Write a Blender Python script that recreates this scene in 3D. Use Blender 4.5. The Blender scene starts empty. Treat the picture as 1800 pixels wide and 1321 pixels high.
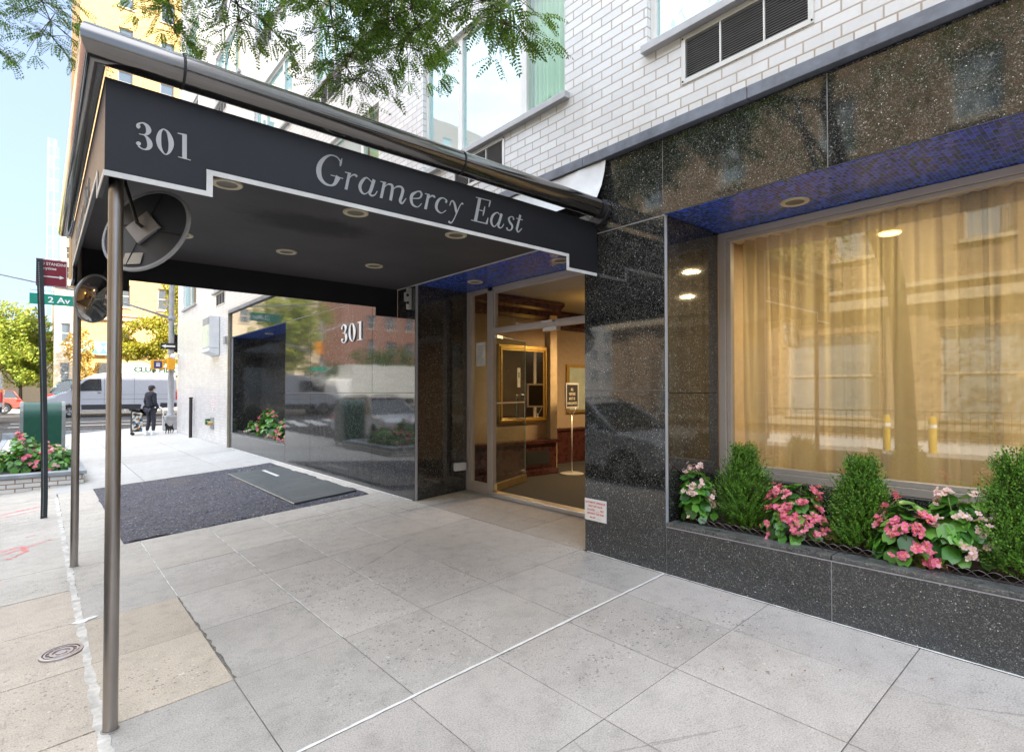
import bpy, bmesh, math, random
from mathutils import Vector, Matrix
R = math.radians
rng = random.Random(7)
scn = bpy.context.scene
COL = scn.collection

# ------------------------------------------------------------------ camera, world, sun, exposure
cd = bpy.data.cameras.new('camera')
cam = bpy.data.objects.new('camera', cd); COL.objects.link(cam)
AZ = math.atan2(832, 974.0); PIT = R(1.0)
fwd = Vector((math.sin(AZ)*math.cos(PIT), math.cos(AZ)*math.cos(PIT), math.sin(PIT)))
cam.location = (0, 0, 1.42)
cam.rotation_euler = fwd.to_track_quat('-Z', 'Y').to_euler()
cd.sensor_width = 36; cd.lens = 974/1800*36; cd.shift_y = .0064
cd.clip_start = .05; cd.clip_end = 2000
scn.camera = cam

SUN_EL = 43; SUN_DIR = (0.55, -0.835)          # the sun stands behind the building, lighting the far side of the avenue
w = bpy.data.worlds.new('World'); scn.world = w; w.use_nodes = True
wn = w.node_tree; wn.nodes.clear()
sky = wn.nodes.new('ShaderNodeTexSky'); sky.sky_type = 'NISHITA'; sky.sun_disc = False
sky.sun_elevation = R(SUN_EL); sky.sun_rotation = math.atan2(SUN_DIR[0], SUN_DIR[1])
sky.air_density = 1.2; sky.dust_density = 2.2; sky.ozone_density = 1.0
# soft bright cloud noise, added for the unseen part of the sky
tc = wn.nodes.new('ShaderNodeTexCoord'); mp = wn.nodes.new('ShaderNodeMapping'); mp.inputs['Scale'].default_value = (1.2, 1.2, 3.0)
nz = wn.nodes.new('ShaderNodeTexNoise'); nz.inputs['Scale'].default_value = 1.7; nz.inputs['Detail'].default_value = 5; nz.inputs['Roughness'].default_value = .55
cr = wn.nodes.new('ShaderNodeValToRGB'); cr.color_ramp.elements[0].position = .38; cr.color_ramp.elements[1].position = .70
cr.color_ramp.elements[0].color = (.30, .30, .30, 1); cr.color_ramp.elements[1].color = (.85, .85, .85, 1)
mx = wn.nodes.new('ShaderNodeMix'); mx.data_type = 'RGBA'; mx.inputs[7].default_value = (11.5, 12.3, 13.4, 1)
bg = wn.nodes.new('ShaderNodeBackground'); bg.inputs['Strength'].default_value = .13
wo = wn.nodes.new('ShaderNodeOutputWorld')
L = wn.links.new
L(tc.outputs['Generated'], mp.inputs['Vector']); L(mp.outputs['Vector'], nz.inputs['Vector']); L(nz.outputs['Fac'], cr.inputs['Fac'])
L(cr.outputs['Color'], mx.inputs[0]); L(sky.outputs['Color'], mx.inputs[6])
# sky brightened overhead, out of view, as added light; visible low band kept dimmer
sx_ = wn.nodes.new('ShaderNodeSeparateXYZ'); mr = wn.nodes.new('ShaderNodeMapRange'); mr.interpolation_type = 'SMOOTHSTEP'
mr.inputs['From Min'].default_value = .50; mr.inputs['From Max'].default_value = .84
mw = wn.nodes.new('ShaderNodeMath'); mw.operation = 'MULTIPLY_ADD'; mw.inputs[1].default_value = -.55       # extra brightness added toward -X, out of view, for the window reflections
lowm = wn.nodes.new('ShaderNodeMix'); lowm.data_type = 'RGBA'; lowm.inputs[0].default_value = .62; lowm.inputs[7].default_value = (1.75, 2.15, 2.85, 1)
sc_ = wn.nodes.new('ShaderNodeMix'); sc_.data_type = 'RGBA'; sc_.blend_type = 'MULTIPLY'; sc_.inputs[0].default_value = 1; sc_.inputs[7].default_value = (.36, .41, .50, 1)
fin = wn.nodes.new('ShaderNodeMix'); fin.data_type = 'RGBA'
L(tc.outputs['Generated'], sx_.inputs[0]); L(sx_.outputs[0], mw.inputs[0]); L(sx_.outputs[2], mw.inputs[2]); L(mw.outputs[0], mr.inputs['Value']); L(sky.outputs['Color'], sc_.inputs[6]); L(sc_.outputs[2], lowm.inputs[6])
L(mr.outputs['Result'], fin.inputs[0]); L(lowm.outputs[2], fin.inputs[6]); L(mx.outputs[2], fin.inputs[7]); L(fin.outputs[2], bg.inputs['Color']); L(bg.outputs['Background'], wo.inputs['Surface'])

sd = bpy.data.lights.new('sun', 'SUN'); sd.energy = 4.2; sd.angle = R(.5); sd.color = (1, .93, .82)
sun = bpy.data.objects.new('sun', sd); COL.objects.link(sun)
sv = Vector((SUN_DIR[0]*math.cos(R(SUN_EL)), SUN_DIR[1]*math.cos(R(SUN_EL)), math.sin(R(SUN_EL))))
sun.rotation_euler = sv.to_track_quat('Z', 'Y').to_euler(); sun.location = (20, -30, 40)

scn.view_settings.view_transform = 'Standard'; scn.view_settings.look = 'None'
scn.view_settings.exposure = 2.05; scn.view_settings.gamma = 1.0
scn.render.engine = 'CYCLES'
cy = scn.cycles
cy.use_denoising = True; cy.max_bounces = 8; cy.diffuse_bounces = 4; cy.glossy_bounces = 5
cy.transmission_bounces = 6; cy.transparent_max_bounces = 14; cy.caustics_reflective = False; cy.caustics_refractive = False
cy.sample_clamp_indirect = 6

# ------------------------------------------------------------------ helpers
def sgz(x):                       # sidewalk height: rises gently from the kerb to the building
    return -.0706*(3.75 - x)

class MB:
    def __init__(s): s.v = []; s.f = []; s.m = []; s.c = []; s.col = (1, 1, 1, 1); s.mi = 0
    def face(s, pts, mi=None):
        b = len(s.v); s.v += [tuple(p) for p in pts]; s.f.append(tuple(range(b, b+len(pts)))); s.m.append(s.mi if mi is None else mi); s.c.append(s.col)
    def add(s, verts, faces, mi=None):
        b = len(s.v); s.v += [tuple(p) for p in verts]
        for f in faces: s.f.append(tuple(b+i for i in f)); s.m.append(s.mi if mi is None else mi); s.c.append(s.col)
    def box(s, x0, x1, y0, y1, z0, z1, mi=None):
        if x0 > x1: x0, x1 = x1, x0
        if y0 > y1: y0, y1 = y1, y0
        if z0 > z1: z0, z1 = z1, z0
        v = [(x0,y0,z0),(x1,y0,z0),(x1,y1,z0),(x0,y1,z0),(x0,y0,z1),(x1,y0,z1),(x1,y1,z1),(x0,y1,z1)]
        s.add(v, [(0,3,2,1),(4,5,6,7),(0,1,5,4),(1,2,6,5),(2,3,7,6),(3,0,4,7)], mi)
    def obox(s, c, size, mat, mi=None):
        v = [Vector(c) + mat @ Vector((a*size[0]/2, b*size[1]/2, d*size[2]/2)) for d in (-1,1) for a, b in ((-1,-1),(1,-1),(1,1),(-1,1))]
        s.add(v, [(0,3,2,1),(4,5,6,7),(0,1,5,4),(1,2,6,5),(2,3,7,6),(3,0,4,7)], mi)
    def tube(s, pts, rad, n=12, mi=None, caps=True):
        pts = [Vector(p) for p in pts]
        if not isinstance(rad, (list, tuple)): rad = [rad]*len(pts)
        rings = []; up = None
        for i, p in enumerate(pts):
            d = (pts[min(i+1, len(pts)-1)] - pts[max(i-1, 0)]).normalized()
            if up is None:
                up = Vector((0,0,1)) if abs(d.z) < .9 else Vector((1,0,0))
            a = (up - d*up.dot(d))
            if a.length < 1e-6: a = d.orthogonal()
            a.normalize(); up = a; b = d.cross(a)
            rings.append([p + (a*math.cos(2*math.pi*k/n) + b*math.sin(2*math.pi*k/n))*rad[i] for k in range(n)])
        v = [q for r in rings for q in r]; f = []
        for i in range(len(pts)-1):
            for k in range(n):
                k2 = (k+1) % n; f.append((i*n+k, i*n+k2, (i+1)*n+k2, (i+1)*n+k))
        if caps: f.append(tuple(reversed(range(n)))); f.append(tuple((len(pts)-1)*n+k for k in range(n)))
        s.add(v, f, mi)
    def lathe(s, prof, c=(0,0,0), n=24, mat=None, mi=None):   # prof: (radius, height) list, around local Z
        v = []; f = []; c = Vector(c); mat = mat or Matrix.Identity(3)
        for (r, h) in prof:
            for k in range(n):
                a = 2*math.pi*k/n; v.append(c + mat @ Vector((r*math.cos(a), r*math.sin(a), h)))
        for i in range(len(prof)-1):
            for k in range(n):
                k2 = (k+1) % n; f.append((i*n+k, i*n+k2, (i+1)*n+k2, (i+1)*n+k))
        s.add(v, f, mi)
    def prism(s, poly, axis, t0, t1, mi=None):    # poly in the two other axes (kept in xyz order), extruded along axis
        def P(a, b, t): return (t, a, b) if axis == 'x' else ((a, t, b) if axis == 'y' else (a, b, t))
        n = len(poly); v = [P(a, b, t0) for a, b in poly] + [P(a, b, t1) for a, b in poly]
        f = [tuple(reversed(range(n))), tuple(range(n, 2*n))] + [(i, (i+1) % n, n+(i+1) % n, n+i) for i in range(n)]
        s.add(v, f, mi)
    def sweep(s, prof, lines, closed=True, mi=None, caps=True):   # lines(o) -> path points for profile offset o ; prof: (o, z)
        paths = [[Vector((p[0], p[1], z)) for p in lines(o)] for o, z in prof]
        n = len(prof); k = len(paths[0]); v = [paths[i][j] for j in range(k) for i in range(n)]; f = []
        for j in range(k-1):
            for i in range(n if closed else n-1):
                i2 = (i+1) % n; f.append((j*n+i, j*n+i2, (j+1)*n+i2, (j+1)*n+i))
        if closed and caps: f.append(tuple(reversed(range(n)))); f.append(tuple((k-1)*n+i for i in range(n)))
        s.add(v, f, mi)
    def sphere(s, c, r, n=12, m=8, sc=(1,1,1), mi=None):
        v = []; f = []
        for i in range(m+1):
            t = math.pi*i/m
            for k in range(n):
                a = 2*math.pi*k/n; v.append((c[0]+r*sc[0]*math.sin(t)*math.cos(a), c[1]+r*sc[1]*math.sin(t)*math.sin(a), c[2]+r*sc[2]*math.cos(t)))
        for i in range(m):
            for k in range(n):
                k2 = (k+1) % n; f.append((i*n+k, (i+1)*n+k, (i+1)*n+k2, i*n+k2))
        s.add(v, f, mi)
    def build(s, name, mats, parent=None, smooth=False, bevel=0, world=True, auto=None, weld=False):
        me = bpy.data.meshes.new(name)
        off = Vector((0, 0, 0))
        if parent is not None and world:
            p = parent
            while p is not None: off += Vector(p.location); p = p.parent
        vs = [Vector(p) - off for p in s.v]
        me.from_pydata(vs, [], s.f)
        if not isinstance(mats, (list, tuple)): mats = [mats]
        for m_ in mats: me.materials.append(m_)
        me.polygons.foreach_set('material_index', s.m)
        uv = me.uv_layers.new(name='UVMap'); ca = me.color_attributes.new('tint', 'FLOAT_COLOR', 'CORNER')
        uvs = [0.0]*(2*len(me.loops)); cs = [1.0]*(4*len(me.loops))
        for pi, pl in enumerate(me.polygons):
            nn = pl.normal; ax = max(range(3), key=lambda i: abs(nn[i]))
            for li in pl.loop_indices:
                q = s.v[me.loops[li].vertex_index]
                a, b = ((q[1], q[2]) if ax == 0 else ((q[0], q[2]) if ax == 1 else (q[0], q[1])))
                uvs[2*li] = a; uvs[2*li+1] = b; cs[4*li:4*li+4] = s.c[pi]
        me.uv_layers['UVMap'].data.foreach_set('uv', uvs); me.color_attributes['tint'].data.foreach_set('color', cs)
        if weld:
            bm = bmesh.new(); bm.from_mesh(me); bmesh.ops.remove_doubles(bm, verts=bm.verts, dist=1e-5); bmesh.ops.recalc_face_normals(bm, faces=bm.faces); bm.to_mesh(me); bm.free()
        if smooth:
            me.polygons.foreach_set('use_smooth', [True]*len(me.polygons))
            if auto: me.set_sharp_from_angle(angle=R(auto))
        me.update()
        o = bpy.data.objects.new(name, me); COL.objects.link(o)
        if parent is not None: o.parent = parent
        if bevel:
            b = o.modifiers.new('b', 'BEVEL'); b.width = bevel; b.segments = 2; b.limit_method = 'ANGLE'; b.angle_limit = R(40); b.harden_normals = False
        return o

def tag(o, label=None, cat=None, group=None, kind=None):
    if label: o['label'] = label
    if cat: o['category'] = cat
    if group: o['group'] = group
    if kind: o['kind'] = kind
    return o
def thing(name, loc, label, cat, group=None, rz=0):
    o = bpy.data.objects.new(name, None); COL.objects.link(o); o.location = loc; o.rotation_euler = (0, 0, rz); o.empty_display_size = .1
    return tag(o, label, cat, group)
def kids(o): return [c for c in COL.objects if c.parent == o]
def dup(o, parent=None, **kw):
    c = o.copy(); COL.objects.link(c); c.parent = parent
    for k in kids(o): dup(k, c)
    for k, v_ in kw.items(): setattr(c, k, v_)
    return c

def text(s, size, origin, xdir, ydir, name, mat, parent=None, align='LEFT', depth=.002, bold=0.0, sx=1.0):
    cu = bpy.data.curves.new(name, 'FONT'); cu.body = s; cu.size = size; cu.align_x = align; cu.extrude = depth/2; cu.offset = bold; cu.resolution_u = 4
    to = bpy.data.objects.new(name, cu); COL.objects.link(to)
    dg = bpy.context.evaluated_depsgraph_get(); dg.update()
    me = bpy.data.meshes.new_from_object(to.evaluated_get(dg), depsgraph=dg)
    bpy.data.objects.remove(to); bpy.data.curves.remove(cu)
    xd = Vector(xdir).normalized(); yd = Vector(ydir).normalized(); zd = xd.cross(yd); og = Vector(origin); off = Vector((0,0,0)); p = parent
    while p is not None: off += Vector(p.location); p = p.parent
    for v_ in me.vertices: v_.co = og + xd*v_.co.x*sx + yd*v_.co.y + zd*v_.co.z - off
    me.materials.clear(); me.materials.append(mat); me.name = name
    o = bpy.data.objects.new(name, me); COL.objects.link(o)
    if parent: o.parent = parent
    return o
# ------------------------------------------------------------------ materials
class N:
    def __init__(s, name):
        s.m = bpy.data.materials.new(name); s.m.use_nodes = True; s.t = s.m.node_tree; s.t.nodes.clear()
        s.out = s.n('OutputMaterial')
    def n(s, typ, **kw):
        x = s.t.nodes.new('ShaderNode'+typ)
        for k, v_ in kw.items(): setattr(x, k, v_)
        return x
    def link(s, a, b): s.t.links.new(a, b)
    def set(s, sock, val):
        if hasattr(val, 'is_output') or isinstance(val, bpy.types.NodeSocket): s.link(val, sock)
        elif isinstance(val, (tuple, list)) and len(val) == 3 and sock.type == 'RGBA': sock.default_value = (*val, 1)
        else: sock.default_value = val
    def uv(s, scale=(1,1,1), rot=0, loc=(0,0,0)):
        u = s.n('UVMap'); mp = s.n('Mapping'); mp.inputs['Scale'].default_value = scale; mp.inputs['Location'].default_value = loc; mp.inputs['Rotation'].default_value = (0,0,rot)
        s.link(u.outputs[0], mp.inputs[0]); return mp.outputs[0]
    def obj(s, scale=(1,1,1), loc=(0,0,0)):
        u = s.n('TexCoord'); mp = s.n('Mapping'); mp.inputs['Scale'].default_value = scale; mp.inputs['Location'].default_value = loc
        s.link(u.outputs['Object'], mp.inputs[0]); return mp.outputs[0]
    def noise(s, vec, scale, detail=3, rough=.55, dist=0):
        x = s.n('TexNoise'); s.set(x.inputs['Scale'], scale); x.inputs['Detail'].default_value = detail; x.inputs['Roughness'].default_value = rough; x.inputs['Distortion'].default_value = dist
        s.link(vec, x.inputs['Vector']); return x.outputs['Fac']
    def vor(s, vec, scale, feature='F1', rand=1.0):
        x = s.n('TexVoronoi', feature=feature); x.inputs['Scale'].default_value = scale; x.inputs['Randomness'].default_value = rand
        s.link(vec, x.inputs['Vector']); return x
    def ramp(s, fac, stops, interp='LINEAR'):
        x = s.n('ValToRGB'); r = x.color_ramp; r.interpolation = interp
        while len(r.elements) < len(stops): r.elements.new(.5)
        for e, (p, c) in zip(r.elements, stops):
            e.position = p; e.color = (c, c, c, 1) if isinstance(c, (int, float)) else (*c, 1)
        s.link(fac, x.inputs[0]); return x.outputs[0]
    def mix(s, f, a, b, mode='MIX'):
        x = s.n('Mix', data_type='RGBA', blend_type=mode); s.set(x.inputs[0], f)
        for k, q in ((6, a), (7, b)):
            if isinstance(q, (int, float)): q = (q, q, q)
            s.set(x.inputs[k], q)
        return x.outputs[2]
    def math(s, op, a, b=0.0, clamp=False):
        x = s.n('Math', operation=op, use_clamp=clamp); s.set(x.inputs[0], a); s.set(x.inputs[1], b); return x.outputs[0]
    def sep(s, v_):
        x = s.n('SeparateXYZ'); s.link(v_, x.inputs[0]); return x.outputs
    def bump(s, h, strength=.3, dist=.01, nrm=None):
        x = s.n('Bump'); x.inputs['Strength'].default_value = strength; x.inputs['Distance'].default_value = dist; s.link(h, x.inputs['Height'])
        if nrm is not None: s.link(nrm, x.inputs['Normal'])
        return x.outputs[0]
    def tint(s):
        x = s.n('VertexColor'); x.layer_name = 'tint'; return x.outputs[0]
    def pbr(s, color=(.5,.5,.5), rough=.5, metal=0, **kw):
        b = s.n('BsdfPrincipled'); s.set(b.inputs['Base Color'], color); s.set(b.inputs['Roughness'], rough); s.set(b.inputs['Metallic'], metal)
        for k, v_ in kw.items(): s.set(b.inputs[k.replace('_', ' ')], v_)
        return b
    def done(s, sh):
        s.link(sh.outputs[0] if hasattr(sh, 'outputs') else sh, s.out.inputs[0]); return s.m

def plain(name, color, rough=.5, metal=0, var=.15, vscale=6, bump=0, **kw):
    a = N(name); v_ = a.obj(); n1 = a.noise(v_, vscale, 4, .6)
    c = a.mix(a.ramp(n1, [(.3, 0.0), (.7, 1.0)]), tuple(x*(1-var) for x in color), tuple(min(1, x*(1+var)) for x in color))
    rr = a.math('ADD', a.math('MULTIPLY', n1, .16), max(.02, rough-.08))
    b = a.pbr(c, rr, metal, **kw)
    if bump: a.link(a.bump(a.noise(v_, vscale*12, 3), bump, .004), b.inputs['Normal'])
    return a.done(b)

def glass(name, ior=1.6, tint=(.93,.97,.95), rough=.0):
    a = N(name); fr = a.n('Fresnel'); ge = a.n('NewGeometry')       # a thin sheet: the same from both sides
    a.link(a.math('ADD', ior, a.math('MULTIPLY', ge.outputs['Backfacing'], 1/ior-ior)), fr.inputs['IOR'])
    tr = a.n('BsdfTransparent'); a.set(tr.inputs[0], tint); gl = a.n('BsdfGlossy'); gl.inputs['Roughness'].default_value = rough; a.set(gl.inputs[0], (1,1,1))
    nv = a.noise(a.obj(), 1.3, 2); bp = a.bump(nv, .02, .02); a.link(bp, gl.inputs['Normal'])
    mxs = a.n('MixShader'); a.link(fr.outputs[0], mxs.inputs[0]); a.link(tr.outputs[0], mxs.inputs[1]); a.link(gl.outputs[0], mxs.inputs[2])
    return a.done(mxs)

def emit(name, color, strength):
    a = N(name); e = a.n('Emission'); a.set(e.inputs[0], color); e.inputs[1].default_value = strength; return a.done(e)

# black granite with olive and silvery flecks, rain dust towards the pavement and under the ledge where water has run
def m_granite(name='black_granite', fl=1.0, dust=1.0):
    a = N(name); v_ = a.uv(); v3 = a.obj()
    n0 = a.n('TexNoise'); n0.inputs['Scale'].default_value = 70; n0.inputs['Detail'].default_value = 3; a.link(v3, n0.inputs['Vector'])
    add = a.n('VectorMath', operation='MULTIPLY_ADD'); a.link(n0.outputs['Color'], add.inputs[0]); add.inputs[1].default_value = (.012,.012,.012); a.link(v3, add.inputs[2]); vd = add.outputs[0]
    c1_ = a.sep(a.vor(vd, 190).outputs['Color']); c2_ = a.sep(a.vor(vd, 88).outputs['Color']); blotch = a.noise(v3, 9, 5, .7)
    k1 = a.math('ADD', c1_[0], a.math('MULTIPLY', a.math('SUBTRACT', blotch, .5), .55))
    base = a.ramp(k1, [(0, (.006,.0065,.008)), (.50, (.017,.018,.019)), (.64, (.036,.037,.036)), (.78, (.066,.066,.059)), (.90, (.105,.105,.092)), (.98, (.17,.175,.16))], 'CONSTANT')
    k2 = a.ramp(c2_[0], [(0, 0.0), (.90, .30), (.965, .7)], 'CONSTANT'); c = a.mix(k2, base, a.ramp(c2_[1], [(0, (.05,.05,.04)), (.5, (.12,.12,.10)), (.85, (.24,.25,.22))], 'CONSTANT'))
    vo = a.vor(vd, 135); rnd = a.sep(vo.outputs['Color'])
    fleck = a.math('MULTIPLY', a.math('GREATER_THAN', rnd[0], .970), a.math('LESS_THAN', vo.outputs['Distance'], a.math('ADD', a.math('MULTIPLY', rnd[1], .34), .14)))
    c = a.mix(a.math('MULTIPLY', fleck, .9), c, a.mix(rnd[2], (.25,.27,.24), (.70,.76,.80)))
    z = a.sep(a.uv())[1]
    streak = a.noise(a.uv(scale=(9, .5, 1)), 1.4, 5, .6)
    low = a.ramp(a.math('ADD', z, a.math('MULTIPLY', streak, .5)), [(.12, 1.0), (.72, 0.0)])
    dirt = a.math('MULTIPLY', low, a.ramp(a.noise(v3, 6, 5, .65), [(.3, .25), (.75, 1.0)]))
    c = a.mix(a.math('MULTIPLY', dirt, .34*dust), c, (.10,.13,.16))
    rr = a.math('ADD', a.math('MULTIPLY', dirt, .25*dust), a.math('ADD', a.math('MULTIPLY', a.noise(v3, 3, 4), .06), .02))
    b = a.pbr(c, rr, 0, Specular_IOR_Level=.72, IOR=1.66)
    nv = a.bump(a.noise(v3, .9, 2), .05, .05); a.link(nv, b.inputs['Normal'])
    return a.done(b)
GRAN = m_granite()
GRAN2 = m_granite('polished_granite_band', 1.0, .0)

# white glazed brick, 22.5 x 8 cm, thin brown joints
def m_brick(name, w, h, mortar, c1, c2, mc, rough, off=(0,0), size_m=.0075, bump=.5, stain=(.55,.38,.22), stain_amt=.12, spec=.5):
    a = N(name); v_ = a.uv(loc=(-off[0], -off[1], 0)); br = a.n('TexBrick'); br.offset = .5; br.squash = 1
    for k, q in (('Scale', 1.0), ('Mortar Size', size_m), ('Mortar Smooth', .15), ('Brick Width', w), ('Row Height', h), ('Bias', 0.0)): br.inputs[k].default_value = q
    a.set(br.inputs['Color1'], c1); a.set(br.inputs['Color2'], c2); a.set(br.inputs['Mortar'], mc); a.link(v_, br.inputs['Vector'])
    st = a.ramp(a.noise(a.uv(scale=(2.2,.7,1)), 1.1, 6, .65), [(.5, 0.0), (.8, 1.0)])
    c = a.mix(a.math('MULTIPLY', st, stain_amt), br.outputs['Color'], stain)
    fn = a.noise(a.uv(), 40, 3)
    c = a.mix(.10, c, a.ramp(fn, [(.3, .55), (.7, 1.0)]), 'MULTIPLY')
    r_ = a.math('ADD', a.math('MULTIPLY', br.outputs['Fac'], .6), rough, True)
    b = a.pbr(c, r_, 0, Specular_IOR_Level=spec)
    hgt = a.math('SUBTRACT', a.math('MULTIPLY', a.noise(a.uv(), 9, 2), .25), br.outputs['Fac'])
    a.link(a.bump(hgt, bump, .006), b.inputs['Normal']); return a.done(b)
BRICK = m_brick('white_glazed_brick', .2255, .0795, .007, (.80,.80,.795), (.70,.70,.70), (.46,.39,.33), .22, off=(-.1,3.534-.0795*60), size_m=.0058, stain=(.42,.38,.33), stain_amt=.30)
HEADER = m_brick('white_brick_header_course', .1128, .0795, .007, (.78,.77,.75), (.68,.67,.65), (.42,.34,.27), .22, off=(0,3.534-.0795*60), size_m=.0058)
TANBRICK = m_brick('tan_brick', .21, .075, .01, (.36,.25,.15), (.26,.17,.10), (.26,.21,.16), .8, bump=.4, stain=(.2,.13,.08), stain_amt=.3)
YELBRICK = m_brick('yellow_brick', .21, .075, .01, (.62,.36,.11), (.52,.28,.08), (.66,.50,.32), .85, bump=.3, stain=(.6,.3,.1), stain_amt=.3)
REDBRICK = m_brick('red_brick', .21, .075, .01, (.30,.13,.09), (.24,.10,.07), (.30,.24,.20), .85, bump=.3, stain=(.1,.07,.06), stain_amt=.3)

# blue glass mosaic
def m_mosaic():
    a = N('blue_glass_mosaic'); v_ = a.uv(scale=(42, 42, 1)); sx = a.sep(v_)
    fx, fy = a.math('FLOOR', sx[0]), a.math('FLOOR', sx[1])
    cx = a.n('CombineXYZ'); a.link(fx, cx.inputs[0]); a.link(fy, cx.inputs[1])
    wn_ = a.n('TexWhiteNoise', noise_dimensions='2D'); a.link(cx.outputs[0], wn_.inputs['Vector'])
    c = a.ramp(wn_.outputs['Value'], [(0, (.008,.05,.07)), (.14, (.02,.03,.26)), (.30, (.035,.08,.62)), (.5, (.015,.04,.34)), (.66, (.06,.14,.80)), (.90, (.015,.09,.16))], 'CONSTANT')
    ex = a.math('ABSOLUTE', a.math('SUBTRACT', a.math('FRACT', sx[0]), .5)); ey = a.math('ABSOLUTE', a.math('SUBTRACT', a.math('FRACT', sx[1]), .5))
    g = a.math('GREATER_THAN', a.math('MAXIMUM', ex, ey), .44)
    c = a.mix(g, c, (.06,.14,.42))
    b = a.pbr(c, a.math('ADD', a.math('MULTIPLY', g, .5), .16), 0, Specular_IOR_Level=.42)
    a.link(a.bump(a.math('SUBTRACT', a.math('MULTIPLY', wn_.outputs['Value'], .3), g), .4, .003), b.inputs['Normal']); return a.done(b)
MOSAIC = m_mosaic()

# pavement concrete; the per-slab colour comes with the mesh
def m_concrete(name, c1, c2, aggr=.5, worn=True):
    a = N(name); v_ = a.uv(); n1 = a.noise(v_, .9, 6, .62); n2 = a.noise(v_, 7, 5, .7); n3 = a.noise(v_, 130, 2, .6)
    c = a.mix(a.ramp(n1, [(.3, 0.0), (.72, 1.0)]), c1, c2)
    c = a.mix(.42, c, a.ramp(n2, [(.28, .50), (.5, .95), (.75, 1.12)]), 'MULTIPLY')
    c = a.mix(.75, c, a.ramp(n3, [(.3, .55), (.5, .96), (.7, 1.22)]), 'MULTIPLY')
    # exposed aggregate where the surface has worn
    vo = a.vor(v_, 62); r_ = a.sep(vo.outputs['Color'])
    msk = a.ramp(a.noise(v_, .75, 4, .6, .4), [(.45, .12), (.64, 1.0)]) if worn else a.ramp(n2, [(.5, .1), (.8, .5)])
    pit = a.math('MULTIPLY', a.math('GREATER_THAN', r_[0], .60), a.math('LESS_THAN', vo.outputs['Distance'], a.math('MULTIPLY', r_[1], .62)))
    pit = a.math('MULTIPLY', pit, msk)
    c = a.mix(a.math('MULTIPLY', pit, aggr), c, a.ramp(r_[2], [(0, (.06,.065,.07)), (.45, (.16,.15,.15)), (.7, (.34,.30,.26)), (.93, (.75,.74,.72))], 'CONSTANT'))
    # gum spots and scattered stains
    vg = a.vor(v_, 1.7); rg = a.sep(vg.outputs['Color'])
    wob = a.math('MULTIPLY', a.noise(v_, 22, 2), .03)
    gum = a.math('MULTIPLY', a.math('GREATER_THAN', rg[0], .62), a.math('LESS_THAN', a.math('ADD', vg.outputs['Distance'], wob), a.math('ADD', a.math('MULTIPLY', rg[1], .035), .022)))
    c = a.mix(a.math('MULTIPLY', gum, .6), c, (.09,.09,.095))
    vg2 = a.vor(v_, 6.3); rg2 = a.sep(vg2.outputs['Color'])
    gum2 = a.math('MULTIPLY', a.math('GREATER_THAN', rg2[0], .72), a.math('LESS_THAN', a.math('ADD', vg2.outputs['Distance'], wob), .045))
    c = a.mix(a.math('MULTIPLY', gum2, .65), c, (.10,.10,.11))
    # hairline cracks and tide marks
    ve = a.vor(v_, .55, 'DISTANCE_TO_EDGE'); wv = a.math('ADD', ve.outputs['Distance'], a.math('MULTIPLY', a.math('SUBTRACT', a.noise(v_, 6, 5, .7), .5), .03))
    crk = a.math('MULTIPLY', a.math('LESS_THAN', a.math('ABSOLUTE', wv), .0022), a.ramp(a.noise(v_, .5, 2), [(.52, 0.0), (.6, .6)]))
    c = a.mix(a.math('MULTIPLY', crk, .5), c, (.07,.07,.07))
    c = a.mix(1.0, c, a.tint(), 'MULTIPLY')
    b = a.pbr(c, a.math('ADD', a.math('MULTIPLY', n2, .2), .62), 0, Specular_IOR_Level=.35)
    h = a.math('SUBTRACT', a.math('ADD', a.math('MULTIPLY', n3, .3), a.math('MULTIPLY', n2, .5)), a.math('MULTIPLY', pit, .5))
    a.link(a.bump(h, .35, .004), b.inputs['Normal']); return a.done(b)
CONC = m_concrete('pavement_concrete', (.44,.412,.378), (.57,.538,.495), .65)
CONC_FAR = m_concrete('far_pavement_concrete', (.46,.45,.43), (.55,.54,.52), .3)
def m_asph(name, c1, c2, scale=60, blue=(.11,.115,.15)):
    a = N(name); v_ = a.uv(); vo = a.vor(v_, scale); r_ = a.sep(vo.outputs['Color'])
    c = a.ramp(r_[0], [(0, c1), (.45, c2), (.75, blue), (.93, (.22,.22,.23)), (.985, (.5,.48,.45))], 'CONSTANT')
    c = a.mix(a.ramp(vo.outputs['Distance'], [(.25, 0.0), (.6, .8)]), c, tuple(x*.35 for x in c1))
    st = a.ramp(a.noise(v_, 1.3, 5, .6), [(.56, 0.0), (.72, .55)])
    c = a.mix(a.math('MULTIPLY', st, .5), c, (.24,.16,.10))
    b = a.pbr(c, .75, 0); h = a.math('SUBTRACT', a.noise(v_, 14, 4), a.math('MULTIPLY', vo.outputs['Distance'], 1.2))
    a.link(a.bump(h, .9, .012), b.inputs['Normal']); return a.done(b)
PATCH = m_asph('rough_asphalt_patch', (.075,.077,.10), (.15,.15,.185), 48, (.24,.24,.30))
ROAD = m_asph('road_asphalt', (.055,.055,.055), (.07,.07,.07), 50, (.08,.08,.08))
DARKJOINT = plain('dark_joint_dirt', (.17,.16,.145), .95)
CAULK = plain('white_caulk', (.78,.77,.74), .7, var=.12, vscale=20)
PAINT = plain('road_paint_white', (.72,.72,.70), .7, var=.12, vscale=5)
PINK = plain('pink_marking_paint', (.85,.28,.26), .8, var=.2, vscale=20)
SLATE = plain('slate_ledge', (.15,.165,.20), .42, var=.35, vscale=5, bump=.3)
BLUESTONE = plain('bluestone_cap', (.30,.33,.36), .6, var=.2, vscale=5, bump=.3)
STEEL = None
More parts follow.
